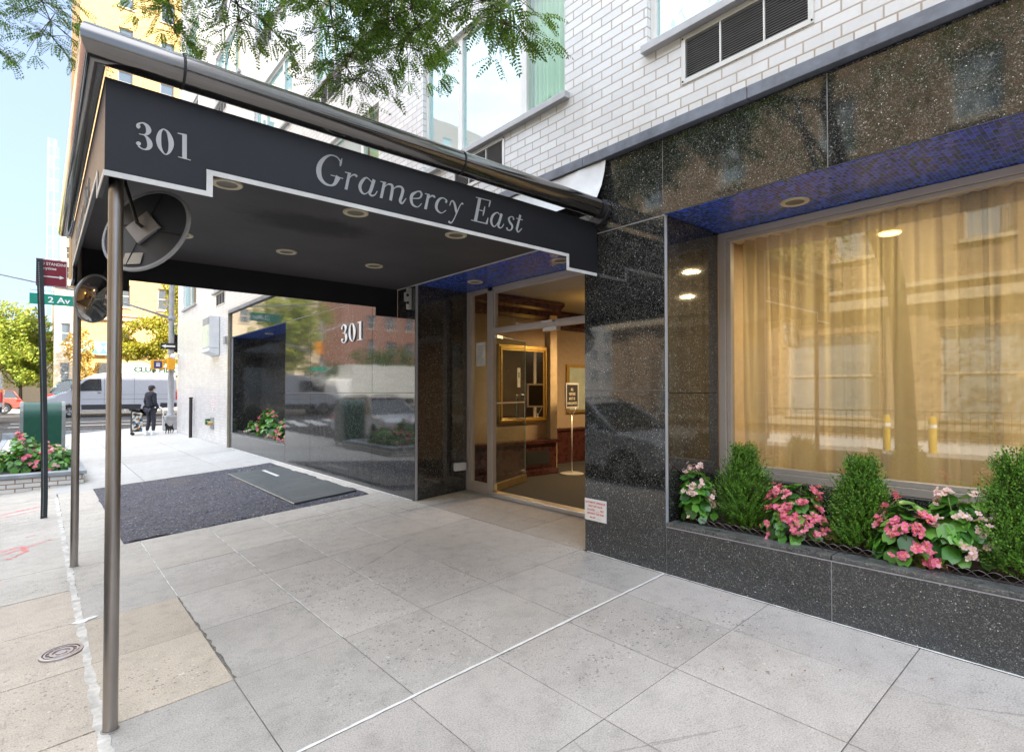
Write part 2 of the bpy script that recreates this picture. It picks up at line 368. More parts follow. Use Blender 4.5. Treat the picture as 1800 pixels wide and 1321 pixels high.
def m_steel(name, col=(.62,.61,.60), rough=.16, brushed=.3, axis=(1,1,90)):
    a = N(name); v_ = a.obj(scale=axis); n1 = a.noise(v_, 4, 4, .6); n2 = a.noise(a.obj(), 2.2, 4, .6)
    c = a.mix(a.ramp(n2, [(.35, 0.0), (.75, 1.0)]), tuple(x*.8 for x in col), col)
    b = a.pbr(c, a.math('ADD', a.math('MULTIPLY', n1, brushed*.4), a.math('ADD', a.math('MULTIPLY', n2, .08), rough-.06)), 1)
    a.link(a.bump(a.noise(a.obj(), 1.6, 2), .12, .03), b.inputs['Normal']); return a.done(b)
STEEL = m_steel('brushed_steel_post', (.42,.39,.37), .26, .35, (60,60,1))
CHROME = m_steel('polished_steel_trim', (.235,.225,.215), .13, .08, (1,1,1))
MIRROR = m_steel('mirror_steel', (.88,.88,.88), .07, .02, (1,1,1))
ALU = plain('champagne_aluminium', (.50,.44,.39), .38, .25, var=.08, vscale=3)
ALU2 = plain('pale_aluminium', (.62,.61,.58), .35, .35, var=.08, vscale=3)
WHITEMETAL = plain('white_window_frame', (.74,.73,.70), .4, 0, var=.05)
GREYSILL = plain('grey_metal_sill', (.42,.42,.43), .45, .2, var=.1)
LOUVRE = plain('louvre_blade', (.30,.30,.31), .5, .3, var=.1)
BLACK = plain('matt_black', (.02,.02,.022), .6)
DARKIN = plain('dark_interior', (.03,.028,.025), .8)
def m_canvas(name, col, rough=.33, coat=.25):
    a = N(name); v_ = a.uv(); wv = a.n('TexWave'); wv.inputs['Scale'].default_value = 160; a.link(v_, wv.inputs['Vector'])
    n1 = a.noise(v_, 1.1, 4, .5); c = a.mix(a.ramp(n1, [(.3, 0.0), (.75, 1.0)]), tuple(x*.8 for x in col), tuple(x*1.2 for x in col))
    b = a.pbr(c, rough, 0, Specular_IOR_Level=.42); a.link(a.bump(a.math('ADD', n1, a.math('MULTIPLY', wv.outputs['Fac'], .02)), .25, .05), b.inputs['Normal']); return a.done(b)
CANVAS = m_canvas('dark_vinyl_canvas', (.015,.0155,.020), .34)
SOFFIT = m_canvas('canopy_soffit_vinyl', (.060,.061,.068), .42)
def m_soff():
    a = N('stained_canopy_soffit'); v_ = a.uv(); n1 = a.noise(v_, 1.2, 4, .5)
    c = a.mix(a.ramp(n1, [(.3, 0.0), (.75, 1.0)]), (.064,.061,.065), (.090,.086,.088))
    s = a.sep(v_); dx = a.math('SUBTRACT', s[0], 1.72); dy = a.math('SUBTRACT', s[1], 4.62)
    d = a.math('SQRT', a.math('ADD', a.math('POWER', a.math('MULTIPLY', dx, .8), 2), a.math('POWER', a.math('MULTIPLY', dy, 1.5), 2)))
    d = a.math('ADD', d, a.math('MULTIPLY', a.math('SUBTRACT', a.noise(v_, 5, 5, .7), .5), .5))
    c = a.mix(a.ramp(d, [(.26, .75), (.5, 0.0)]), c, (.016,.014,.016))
    b = a.pbr(c, .62, 0, Specular_IOR_Level=.22); a.link(a.bump(a.noise(v_, 1.5, 2), .15, .08), b.inputs['Normal']); return a.done(b)
SOFFIT = m_soff()
TRIM = plain('white_trim_tape', (.74,.74,.72), .45, var=.1, vscale=8)
LETTER = plain('pale_grey_lettering', (.42,.44,.45), .5, var=.06)
LETTER301 = plain('light_lettering', (.56,.56,.57), .5, var=.06)
WHITEP = plain('white_paint', (.80,.80,.79), .4, var=.05)
OFFWHITE = plain('off_white_metal', (.66,.67,.68), .45, var=.08)
CREAMLAMP = plain('cream_lamp_trim', (.62,.55,.38), .4, var=.1)
LAMPIN = plain('lamp_baffle', (.16,.14,.11), .5, var=.2)
WINGLASS = glass('shop_window_glass', 2.25, (.88,.90,.86))
DOORGLASS = glass('door_glass', 1.6, (.86,.92,.90))
CARGLASS = plain('car_glass', (.02,.025,.028), .04, 0, Specular_IOR_Level=.8)
def m_upglass(name, col):
    a = N(name); n1 = a.noise(a.obj(), .8, 2)
    b = a.pbr(col, .02, 0, Specular_IOR_Level=1.0, IOR=2.1); a.link(a.bump(n1, .04, .05), b.inputs['Normal']); return a.done(b)
UPGLASS = m_upglass('reflective_window_pane', (.28,.50,.50))
UPGLASS2 = glass('clear_window_pane', 1.7, (.86,.98,.93))
def m_cloth(name, c1, c2, transp=.12, transl=.4, weave=380):
    a = N(name); v_ = a.uv(); n1 = a.noise(v_, 2, 4, .6); c = a.mix(n1, c1, c2)
    w1 = a.n('TexWave'); w1.inputs['Scale'].default_value = weave/6.28; a.link(v_, w1.inputs['Vector'])
    d = a.pbr(c, .9, 0, Specular_IOR_Level=.1); tl = a.n('BsdfTranslucent'); a.link(c, tl.inputs[0]); tp = a.n('BsdfTransparent')
    m1 = a.n('MixShader'); m1.inputs[0].default_value = transl; a.link(d.outputs[0], m1.inputs[1]); a.link(tl.outputs[0], m1.inputs[2])
    m2 = a.n('MixShader'); m2.inputs[0].default_value = transp; a.link(m1.outputs[0], m2.inputs[1]); a.link(tp.outputs[0], m2.inputs[2])
    return a.done(m2)
CURTAIN = m_cloth('sheer_tan_curtain', (.52,.46,.29), (.64,.57,.39), .27, .40)
GREENCURT = m_cloth('pale_green_curtain', (.50,.74,.44), (.62,.82,.56), .0, .3)
WALLPAPER = plain('tan_wallpaper', (.42,.31,.19), .8, var=.08, vscale=14)
CEIL = plain('lobby_ceiling', (.60,.54,.42), .7, var=.04)
DARKWOOD = plain('dark_red_wood', (.075,.022,.018), .28, var=.3, vscale=9)
GOLD = plain('gilt_frame', (.50,.31,.07), .35, .6, var=.2, vscale=30)
BRASS = plain('brass', (.55,.40,.18), .3, .9, var=.1)
SOIL = plain('potting_soil', (.045,.032,.024), .95, var=.5, vscale=40, bump=.8)
def m_mat():
    a = N('ribbed_floor_mat'); s = a.sep(a.uv()); st = a.math('FRACT', a.math('MULTIPLY', s[0], 14)); g = a.math('LESS_THAN', st, .35)
    c = a.mix(g, (.055,.05,.042), (.018,.017,.016)); b = a.pbr(c, .9); a.link(a.bump(g, .6, .005), b.inputs['Normal']); return a.done(b)
MATM = m_mat()
def m_leaf(name, cols, rough=.45, transl=.35, spec=.5, glow=(1.0,.9,.25)):
    a = N(name); g = a.n('NewGeometry'); r_ = g.outputs['Random Per Island']
    c = a.ramp(r_, [(i/(max(1, len(cols)-1)), q) for i, q in enumerate(cols)])
    d = a.pbr(c, rough, 0, Specular_IOR_Level=spec); tl = a.n('BsdfTranslucent'); a.link(a.mix(.5, c, glow, 'MULTIPLY'), tl.inputs[0])
    m1 = a.n('MixShader'); m1.inputs[0].default_value = transl; a.link(d.outputs[0], m1.inputs[1]); a.link(tl.outputs[0], m1.inputs[2]); return a.done(m1)
LOCUST = m_leaf('locust_leaf', [(.05,.12,.02), (.09,.20,.025), (.15,.28,.035), (.24,.34,.05)], .5, .45)
BOX = m_leaf('boxwood_leaf', [(.045,.12,.015), (.08,.23,.022), (.14,.34,.03), (.24,.46,.06)], .35, .25)
BEG = m_leaf('begonia_leaf', [(.04,.13,.03), (.07,.23,.035), (.12,.35,.045), (.20,.46,.07)], .28, .25, .6)
BEG2 = m_leaf('coleus_leaf', [(.10,.05,.03), (.16,.20,.03), (.28,.34,.05)], .5, .3)
PETALP = m_leaf('pink_petal', [(.85,.10,.28), (.90,.26,.38), (.93,.46,.52), (.80,.05,.24)], .5, .3, glow=(1,1,1))
PETALW = m_leaf('blush_petal', [(.88,.60,.58), (.90,.72,.70), (.90,.58,.60)], .5, .3, glow=(1,1,1))
STAMEN = plain('yellow_stamen', (.80,.55,.05), .6)
STEM = plain('green_stem', (.12,.18,.05), .6, var=.2)
BARK = plain('tree_bark', (.11,.085,.065), .9, var=.35, vscale=9, bump=.8)
TWIG = plain('twig', (.10,.07,.045), .9, var=.2)
FARLEAF = m_leaf('sunny_far_leaf', [(.16,.24,.03), (.26,.34,.04), (.38,.42,.06), (.48,.46,.08)], .6, .45)
FARLEAF2 = m_leaf('golden_far_leaf', [(.22,.25,.02), (.36,.34,.03), (.50,.40,.05)], .6, .45)
FARLEAF3 = m_leaf('deep_far_leaf', [(.04,.09,.02), (.08,.15,.03), (.13,.21,.04)], .6, .4)
# ------------------------------------------------------------------ ground
XS = 3.75
m = MB(); m.box(-1.02, 4.70, -14, 27.6, -.62, -.40)
# sloping bed under the slabs
m.face([(-1.02,-14,sgz(-1.02)-.014),(4.62,-14,sgz(4.62)-.014),(4.62,27.6,sgz(4.62)-.014),(-1.02,27.6,sgz(-1.02)-.014)])
tag(m.build('sidewalk_bed', DARKJOINT), kind='structure')

slab = MB(); g = .0024
def slabq(x0, x1, y0, y1, col, dz=0.0, gap=None):
    gp = g if gap is None else gap
    x0 += gp; x1 -= gp; y0 += gp; y1 -= gp
    jit = rng.uniform(-.0012, .0012) + dz
    t = rng.uniform(.91, 1.06); slab.col = (col[0]*t, col[1]*t, col[2]*t, 1)
    zt = [sgz(x)+jit for x in (x0, x1, x1, x0)]; pts = [(x0,y0),(x1,y0),(x1,y1),(x0,y1)]
    top = [(p[0], p[1], z) for p, z in zip(pts, zt)]; bot = [(p[0], p[1], z-.03) for p, z in zip(pts, zt)]
    b = 5e-3
    top2 = [(x0+b,y0+b,sgz(x0+b)+jit),(x1-b,y0+b,sgz(x1-b)+jit),(x1-b,y1-b,sgz(x1-b)+jit),(x0+b,y1-b,sgz(x0+b)+jit)]
    top = [(q[0], q[1], q[2]-.0018) for q in top]
    slab.add(top2+top+bot, [(0,1,2,3)] + [(4+i, 4+(i+1)%4, (i+1)%4, i) for i in range(4)] + [(8+i, 8+(i+1)%4, 4+(i+1)%4, 4+i) for i in range(4)])
GREY, TAN, LIGHT, WARM, LILAC = (1,1,1), (1.14,1.05,.93), (1.10,1.08,1.04), (1.12,1.03,.93), (1.03,1.01,1.015)
XJ = [.86, 1.51, 2.09, 2.70, 3.25, 3.745]
YJ = [2.54, 3.43, 4.28, 5.09, 5.97, 6.70, 7.27]
for i in range(len(YJ)-1):
    xs = [.258] + XJ
    for k in range(len(xs)-1):
        c = TAN if (k == 0 and 1 <= i <= 2) else (GREY if i < 4 else LIGHT)
        slabq(xs[k], xs[k+1], YJ[i], YJ[i+1], c, dz=(.002 if c is TAN else 0))
yn = [2.54, 1.73, .89, .05, -.8, -1.65, -2.5, -5.0, -8.0, -14.0]
for i in range(len(yn)-1):
    for k, (a_, b_) in enumerate(zip([.258,.86,1.48,2.05,2.65,3.25], [.86,1.48,2.05,2.65,3.25,3.745])):
        slabq(a_, b_, yn[i+1], yn[i], LILAC, gap=.0025)
# kerbside strip, warmer slabs
yl = [-14,-8,-4,-1.6,-.6,.6,1.7,2.6,3.44,4.28,5.14,6.0,6.85,8.2,9.65,11.4,13.0]
for i in range(len(yl)-1): slabq(-.84, .245, yl[i], yl[i+1], (WARM if i < 11 else LIGHT), gap=.005)
# entrance recess
for k, (a_, b_) in enumerate(((3.75,4.17),(4.17,4.60))):
    for y0, y1 in ((3.40,4.28),(4.28,5.09),(5.09,5.97),(5.97,6.34)): slabq(a_, b_, y0, y1, (.82,.80,.77), gap=.002)
# strip around the patch
slabq(.255, .72, 7.27, 9.3, LIGHT); slabq(.255, .72, 9.3, 11.75, LIGHT)
slabq(3.56, 3.745, 7.27, 11.75, (1.25,1.24,1.2), gap=.001)
tag(slab.build('sidewalk', CONC), kind='structure')
slab = MB()
ys = [11.75, 13.1, 14.7, 16.3, 18.0, 19.6, 21.2, 22.8, 24.4, 26.0, 27.55]
for i in range(len(ys)-1):
    for k, (a_, b_) in enumerate(zip([.22,1.45,2.75],[1.45,2.75,3.745])): slabq(a_, b_, ys[i], ys[i+1], (1.06,1.06,1.05), gap=.004)
    slabq(-.84, .21, ys[i]+.3, ys[i+1]+.3 if i < len(ys)-2 else ys[i+1], (1,1,.98), gap=.004)
    if ys[i] > 22.7: slabq(3.745, 9, ys[i], ys[i+1], (1.05,1.05,1.04)); slabq(9, 16, ys[i], ys[i+1], (1.05,1.05,1.04))
tag(slab.build('sidewalk_far', CONC_FAR), kind='structure')
m = MB(); m.box(3.745, 30, 22.65, 27.6, -.4, -.02)
tag(m.build('sidewalk_base', DARKJOINT), kind='structure')
# kerbs
m = MB()
for i in range(16):
    y0 = -14 + i*2.6; m.box(-1.0, -.85, y0+.004, min(27.6, y0+2.596), -.62, sgz(-.9)-.002)
m.box(-1.0, 30, 27.6, 27.75, -.5, -.10)
tag(m.build('kerb', BLUESTONE, bevel=.012), kind='structure')

# caulk seams
def seam(pts, wid, jit, name, mat, h=.004):
    m = MB(); prev = None; out = []
    for i in range(len(pts)-1):
        a_, b_ = Vector((*pts[i], 0)), Vector((*pts[i+1], 0)); n_ = max(2, int((b_-a_).length/.06))
        for k in range(n_): out.append(a_.lerp(b_, k/n_))
    out.append(Vector((*pts[-1], 0)))
    d0 = (out[-1]-out[0]).normalized(); nrm = Vector((-d0.y, d0.x, 0)); L_, R_ = [], []
    for p in out:
        ww = wid*(1+rng.uniform(-jit, jit)); o_ = rng.uniform(-jit, jit)*wid*.35; q = p + nrm*o_
        l = q + nrm*ww/2; r = q - nrm*ww/2; L_.append((l.x, l.y, sgz(l.x)+h)); R_.append((r.x, r.y, sgz(r.x)+h))
    for i in range(len(out)-1): m.face([R_[i], R_[i+1], L_[i+1], L_[i]])
    return tag(m.build(name, mat), kind='structure')
seam([(.90,2.543),(3.74,2.543)], .020, .25, 'sidewalk_joint_sealant', CAULK)
seam([(.256,-3),(.256,2.2),(.254,3.3),(.250,4.26),(.246,5.1),(.240,6.6),(.236,8.3),(.23,11.4)], .046, .32, 'kerb_strip_sealant', plain('grey_caulk', (.60,.57,.52), .85, var=.3, vscale=14))
m = MB(); pb = []
for k in range(16):
    a_ = 2*math.pi*k/16; r_ = .055*(1+.35*math.sin(a_*2+.6)+.2*math.sin(a_*3)+rng.uniform(-.1,.1)); pb.append((.27+r_*1.1*math.cos(a_), 5.12+r_*math.sin(a_)*.8))
m.face([(x, y, sgz(x)+.0055) for x, y in pb]); tag(m.build('sealant_blob', CAULK), kind='structure')
seam([(3.742,6.4),(3.742,15.5)], .03, .5, 'wall_foot_sealant', CAULK)
seam([(3.742,-3),(3.742,3.35)], .012, .4, 'wall_foot_sealant', CAULK)
seam([(.868,3.44),(.862,4.3),(.852,5.06)], .020, .8, 'rough_slab_edge', plain('gravelly_crack', (.16,.15,.13), .95, var=.6, vscale=60), h=.001)

for x_, ya_, yb_ in ((1.51,3.45,7.2),(2.09,4.1,7.2),(2.70,4.9,7.2),(.86,5.12,7.2)): seam([(x_,ya_),(x_,yb_)], .0065, .5, 'thin_joint_line', bpy.data.materials['white_caulk'], h=.0012)
# asphalt patch with a ragged outline
m = MB(); nx, ny = 70, 110; x0, x1, y0, y1 = .70, 3.60, 7.30, 11.72
from mathutils import noise as MN
def hz(x, y): return sgz(x) + .006 + .016*MN.fractal(Vector((x*1.6, y*1.6, 0)), 1, 2, 5) + .006*MN.noise(Vector((x*14, y*14, 3)))
idx = {}
for j in range(ny+1):
    for i in range(nx+1):
        x = x0+(x1-x0)*i/nx; y = y0+(y1-y0)*j/ny
        e = .045*MN.fractal(Vector((x*2.5, y*2.5, 9)), 1, 2, 4)
        x_ = x + (e if i in (0, nx) else 0) + (.12*(1-abs(2*(y-y0)/(y1-y0)-1)) if i == nx else 0)*0; y_ = y + (e*1.1 - .02*(x-2) if j in (0, ny) else 0)
        m.v.append((x_, y_, hz(x_, y_) if 0 < i < nx and 0 < j < ny else sgz(x_)-.004))
for j in range(ny):
    for i in range(nx):
        a_ = j*(nx+1)+i; m.f.append((a_, a_+1, a_+nx+2, a_+nx+1)); m.m.append(0); m.c.append((1,1,1,1))
tag(m.build('asphalt_patch', PATCH, smooth=True), kind='structure')
# loose pebbles on the patch
m = MB()
for i in range(420):
    x = rng.uniform(.8, 3.5); y = rng.uniform(7.3, 11.6)
    if x > 2.55 and 7.45 < y < 11: continue
    s_ = rng.uniform(.006, .018); m.sphere((x, y, hz(x, y)+s_*.3), s_, 5, 3, (1, rng.uniform(.6,1.2), .55))
tag(m.build('loose_gravel', plain('loose_stones', (.30,.30,.31), .9, var=.6, vscale=6)), kind='stuff')
# dark sheet laid over the patch by the wall
sl = thing('cover_plate', (3.05, 9.2, sgz(3.05)), 'dark slate grey cover sheet lying on the asphalt patch beside the granite wall', 'cover plate')
m = MB(); ya, yb, xa, xb = 7.5, 10.98, 2.60, 3.50
z_ = lambda x: sgz(x)+.030
m.add([(xa,ya,z_(xa)),(xb,ya+.06,z_(xb)),(xb,yb-.03,z_(xb)),(xa+.03,yb,z_(xa)),(xa,ya,z_(xa)-.03),(xb,ya+.06,z_(xb)-.03),(xb,yb-.03,z_(xb)-.03),(xa+.03,yb,z_(xa)-.03)],
      [(0,1,2,3),(4,7,6,5),(0,4,5,1),(1,5,6,2),(2,6,7,3),(3,7,4,0)])
def m_sheet():
    a = N('dark_sheet'); v_ = a.uv(rot=.05); br = a.n('TexBrick'); br.offset = .35
    for k, q in (('Scale',1.0),('Mortar Size',.006),('Brick Width',.62),('Row Height',.17)): br.inputs[k].default_value = q
    a.set(br.inputs['Color1'], (.085,.10,.105)); a.set(br.inputs['Color2'], (.10,.115,.12)); a.set(br.inputs['Mortar'], (.05,.06,.065)); a.link(v_, br.inputs['Vector'])
    n1 = a.noise(a.uv(), 3, 5, .65); c = a.mix(.3, br.outputs['Color'], a.ramp(n1, [(.3,.4),(.7,1.3)]), 'MULTIPLY')
    b = a.pbr(c, .55); a.link(a.bump(n1, .3, .02), b.inputs['Normal']); return a.done(b)
m.build('sheet', m_sheet(), sl, bevel=.004)
m = MB(); m.face([(3.10,9.82,z_(3.10)+.004),(3.16,9.82,z_(3.16)+.004),(3.18,10.72,z_(3.18)+.004),(3.12,10.72,z_(3.12)+.004)])
m.build('white_stripe', TRIM, sl)
m = MB()
for (a_, b_) in (((xa,ya),(xa+.03,yb)), ((xa+.03,yb),(xb,yb-.03))): m.tube([(a_[0],a_[1],z_(a_[0])-.01),(b_[0],b_[1],z_(b_[0])-.01)], .007, 6)
m.build('edge_bead', plain('worn_metal_edge', (.45,.42,.36), .6, .3, var=.3), sl)

# manhole
mh = thing('manhole_cover', (.13, 4.61, sgz(.13)), 'small round metal cover set in the kerbside slabs near the steel pole', 'manhole cover')
tilt = Matrix.Rotation(-math.atan(.0706), 3, 'Y')
m = MB()
m.lathe([(0,.010),(.028,.010),(.03,.004),(.045,.004),(.047,.011),(.062,.011),(.064,.005),(.078,.005),(.080,.012),(.090,.012),(.091,.002),(.098,.002),(.099,.013),(.113,.011),(.116,-.004)], (.13,4.61,sgz(.13)), 40, tilt)
MHC = m.build('cover', m_steel('cast_iron_cover', (.50,.46,.46), .42, .5, (30,30,30)), mh)
m = MB()
for k in range(12):
    a_ = k*math.pi/6; m.obox((.13+.071*math.cos(a_), 4.61+.071*math.sin(a_), sgz(.13+.071*math.cos(a_))+.008), (.018,.006,.008), Matrix.Rotation(a_, 3, 'Z'))
m.build('raised_lugs', m_steel('cast_iron_lugs', (.45,.42,.40), .4, .5, (30,30,30)), mh)

# pink utility marks sprayed on the kerbside slabs
def stroke(m, pts, wid, h=.003):
    for i in range(len(pts)-1):
        a_, b_ = Vector((*pts[i],0)), Vector((*pts[i+1],0)); d = (b_-a_); n_ = max(2, int(d.length/.012)); nr = Vector((-d.y, d.x, 0)).normalized()
        for k in range(n_):
            if rng.random() < .22: continue
            p = a_.lerp(b_, k/n_) + nr*rng.uniform(-.3,.3)*wid; q = p + d/n_*1.3; ww = wid*rng.uniform(.2,.55)
            m.face([(s_.x, s_.y, sgz(s_.x)+h+rng.uniform(0,.0006)) for s_ in (p-nr*ww, q-nr*ww, q+nr*ww, p+nr*ww)])
m = MB()
stroke(m, [(-.45,10.45),(-.2,10.6),(.05,10.75)], .06); stroke(m, [(-.5,10.2),(-.2,10.3),(.08,10.5)], .03)
stroke(m, [(-.38,7.75),(-.15,8.0),(.14,8.23)], .035); stroke(m, [(-.34,8.05),(-.12,8.12),(-.08,7.85),(-.22,7.62)], .05); stroke(m, [(-.42,6.5),(-.25,6.7),(-.3,6.9)], .05)
stroke(m, [(-.1,8.6),(.1,8.75)], .02)
tag(m.build('pavement_markings', PINK), kind='structure')

# roads
m = MB()
m.face([(-14,-40,-.40),(-1.0,-40,-.43),(-1.0,26,-.43),(-14,26,-.40)])
m.face([(-14,26,-.40),(-1.0,26,-.43),(-1.0,27.75,-.38),(-14,27.75,-.36)])
m.face([(-60,27.75,-.30),(-14,27.75,-.36),(-14,31,-.12),(-60,31,-.10)]); m.face([(-14,27.75,-.36),(-1.0,27.75,-.38),(-1,31,-.12),(-14,31,-.12)])
m.face([(-1.0,27.75,-.38),(30,27.75,-.16),(30,31,-.08),(-1.0,31,-.12)])
m.face([(-60,31,-.10),(-14,31,-.12),(-1,31,-.12),(30,31,-.08),(90,31,-.08),(90,42,0),(-60,42,0)])
m.face([(-60,42,0),(90,42,0),(90,54,-.1),(-60,54,-.1)])
m.face([(30,27.75,-.16),(90,27.75,-.16),(90,31,-.08),(30,31,-.08)])
tag(m.build('road', ROAD), kind='structure')
m = MB(); m.face([(-300,-200,-.66),(300,-200,-.66),(300,500,-.66),(-300,500,-.66)])
tag(m.build('ground', ROAD), kind='structure')
m = MB(); m.box(-60, 90, 54, 60, -.5, .05); m.box(-14.6, -10, -40, 26, -.6, -.28); m.box(-60, -14.6, 22, 26, -.6, -.28)
tag(m.build('opposite_sidewalk', CONC_FAR), kind='structure')
# painted crossing and stop lines
m = MB()
zr = lambda y: -.12 + (.12)*(y-31)/11
for y in (32.1, 35.0): m.face([(-1,y,zr(y)+.008),(12,y,zr(y)+.012),(12,y+.22,zr(y+.22)+.012),(-1,y+.22,zr(y+.22)+.008)])
for k in range(9):
    x = -1.6-k*1.0; m.face([(x-.5,28.4,-.312),(x,28.4,-.312),(x,30.9,-.115),(x-.5,30.9,-.115)])
tag(m.build('road_markings', PAINT), kind='structure')
# small fallen leaves
m = MB()
for i in range(70):
    if i < 45: x, y = rng.uniform(.3,3.7), rng.uniform(1.2,7)
    else: x, y = rng.uniform(2.9,3.73), rng.uniform(.3,3.3)
    a_ = rng.uniform(0,6.28); s_ = rng.uniform(.006,.013); d = Vector((math.cos(a_), math.sin(a_),0)); n_ = Vector((-d.y,d.x,0))
    P = [Vector((x,y,0))+d*s_, Vector((x,y,0))+n_*s_*.4, Vector((x,y,0))-d*s_, Vector((x,y,0))-n_*s_*.4]
    m.face([(p.x,p.y,sgz(p.x)+.006+rng.uniform(0,.004)) for p in P])
tag(m.build('leaf_litter', m_leaf('fallen_leaf', [(.12,.17,.04),(.30,.22,.06),(.32,.12,.04),(.20,.22,.05)])), kind='stuff')
# ------------------------------------------------------------------ the white brick building with its granite base
B = thing('apartment_building', (3.75, 9, 0), 'white glazed brick apartment building with speckled black granite base and blue mosaic soffits', 'building')
TOP = 22.0; YS, YE = -24.0, 22.75
def wall_holes(m, y0, y1, z0, z1, holes, x=3.75, depth=.11, mi=0, zsplit=()):
    ys = sorted({y0, y1, *[h[0] for h in holes], *[h[1] for h in holes]}); zs = sorted({z0, z1, *[h[2] for h in holes], *[h[3] for h in holes]})
    ys = [q for q in ys if y0 <= q <= y1]; zs = [q for q in zs if z0 <= q <= z1]
    for i in range(len(ys)-1):
        for k in range(len(zs)-1):
            cy_, cz_ = (ys[i]+ys[i+1])/2, (zs[k]+zs[k+1])/2
            if any(h[0] < cy_ < h[1] and h[2] < cz_ < h[3] for h in holes): continue
            m.face([(x,ys[i+1],zs[k]),(x,ys[i],zs[k]),(x,ys[i],zs[k+1]),(x,ys[i+1],zs[k+1])], mi)
    for (a_, b_, c_, d_) in holes:
        if b_ < y0 or a_ > y1: continue
        X = x+depth
        m.face([(x,a_,c_),(X,a_,c_),(X,a_,d_),(x,a_,d_)], mi); m.face([(X,b_,c_),(x,b_,c_),(x,b_,d_),(X,b_,d_)], mi)
        m.face([(x,a_,c_),(x,b_,c_),(X,b_,c_),(X,a_,c_)], mi); m.face([(X,a_,d_),(X,b_,d_),(x,b_,d_),(x,a_,d_)], mi)
WX = [(.14,2.69),(3.62,6.17),(7.40,9.95),(11.1,13.65),(14.9,17.45),(19.75,21.80)]
WX = [(-11.0,-8.45),(-7.3,-4.75),(-3.6,-1.05)] + WX
holes = []; wins = []
for k in range(6):
    sz = 4.24 + 2.63*k
    for (a_, b_) in WX:
        holes.append((a_, b_, sz, sz+1.45)); wins.append((a_, b_, sz, k))
        v0 = 4.51 if abs(a_-3.62) < .01 else b_-1.28
        if b_-a_ > 2.3: holes.append((v0, v0+.96, sz-.455, sz-.085))
m = MB()
# band above the ledge starts one course of half bricks up
m.face([(3.75,YE,3.534),(3.75,YS,3.534),(3.75,YS,3.613),(3.75,YE,3.613)], 1)
wall_holes(m, YS, YE, 3.6135, TOP, holes)
wall_holes(m, 15.6, YE, -.1, 3.534, [])
m.face([(3.75,YE,-.1),(24,YE,-.1),(24,YE,TOP),(3.75,YE,TOP)]); m.face([(24,YS,-.1),(3.75,YS,-.1),(3.75,YS,TOP),(24,YS,TOP)]); m.face([(24,YE,-.1),(24,YS,-.1),(24,YS,TOP),(24,YE,TOP)])
m.face([(3.75,YS,TOP),(24,YS,TOP),(24,YE,TOP),(3.75,YE,TOP)])
m.build('brick_wall', [BRICK, HEADER], B)

# floor slab over the ground floor rooms, keeps daylight out of them
m = MB(); m.box(3.80, 23.9, YS+.1, YE-.1, 3.2, 3.45); m.build('floor_slab', DARKIN, B)

# granite: panels with fine pale joints
def gpanel(m, x0, x1, y0, y1, z0, z1):
    m.box(x0, x1, y0, y1, z0, z1)
gp = MB(); J = .0032
def face_panels(ys, zs, skip=lambda y, z: False):
    for i in range(len(ys)-1):
        for k in range(len(zs)-1):
            if skip((ys[i]+ys[i+1])/2, (zs[k]+zs[k+1])/2): continue
            # each sheet leans a hair differently, which breaks the reflections between sheets
            x0 = 3.75 + .0; t1, t2 = rng.uniform(-.0011, .0011), rng.uniform(-.0011, .0011)
            a_, b_, c_, d_ = ys[i]+J, ys[i+1]-J, zs[k]+J, zs[k+1]-J
            v = [(x0+t1, a_, c_), (x0-t1, b_, c_), (x0-t1+t2, b_, d_), (x0+t1+t2, a_, d_)]
            v2 = [(3.79, q[1], q[2]) for q in v]
            gp.add(v+v2, [(3,2,1,0),(0,1,5,4),(1,2,6,5),(2,3,7,6),(3,0,4,7),(4,5,6,7)])
# left wing piers, header and pillar
face_panels([6.35, 7.575, 10.03, 11.37], [-.06, 1.41, 2.822])
face_panels([2.535, 3.38], [-.03, 1.435, 2.822])
face_panels([15.49, 15.60], [-.06, 2.822])
face_panels([-9.6,-7.2,-4.8,-2.4,-1.1,1.34, 2.55, 5.0, 7.575, 10.03, 12.6, 15.60], [2.828, 3.440])
gp.build('granite_cladding', GRAN, B, bevel=.0012)
m = MB(); m.box(3.7565, 3.80, 6.352, 11.368, -.06, 3.43); m.box(3.7565, 3.80, -9.6, 15.598, 2.83, 3.43); m.box(3.7565, 3.80, 2.537, 3.378, -.03, 2.83); m.box(3.7565,3.80,15.492,15.598,-.06,2.83)
m.build('joint_grout', plain('pale_joint_grout', (.42,.43,.46), .8, var=.1), B)
# jambs running back into the recesses
def rec(boxes):
    m = MB()
    for q in boxes: m.box(*q)
    m.build('recess_granite', GRAN2, B, bevel=.0015)
Z2 = ((-.03,1.41),(1.4145,2.822))
rec([q for z0, z1 in Z2 for q in ((3.792,4.17,6.352,6.42,z0,z1),(4.1745,4.575,6.352,6.42,z0,z1))])
rec([(3.792,4.575,3.31,3.378,z0,z1) for z0, z1 in Z2])
rec([(3.792,4.565,2.537,2.60,max(z0,.33),z1) for z0, z1 in Z2])
rec([(3.792,4.45,11.30,11.368,z0,z1) for z0, z1 in Z2]+[(3.792,4.45,15.492,15.56,z0,z1) for z0, z1 in Z2]+[(4.45,4.52,11.30,15.56,.0,1.41),(4.45,4.52,11.30,13.4,1.4145,2.822),(4.45,4.52,13.4045,15.56,1.4145,2.822)])
# backing so no light leaks between pillar and rooms
m = MB(); m.box(3.81, 4.56, 2.62, 3.30, -.1, 2.9); m.box(3.81,4.7,6.44,11.28,-.1,2.9); m.box(4.53,4.7,11.2,15.7,-.1,2.9); m.box(3.80,4.7,15.60,22.7,-.1,3.2); m.box(3.80,4.62,-9.6,22.7,2.86,3.2)
m.build('inner_core', DARKIN, B)
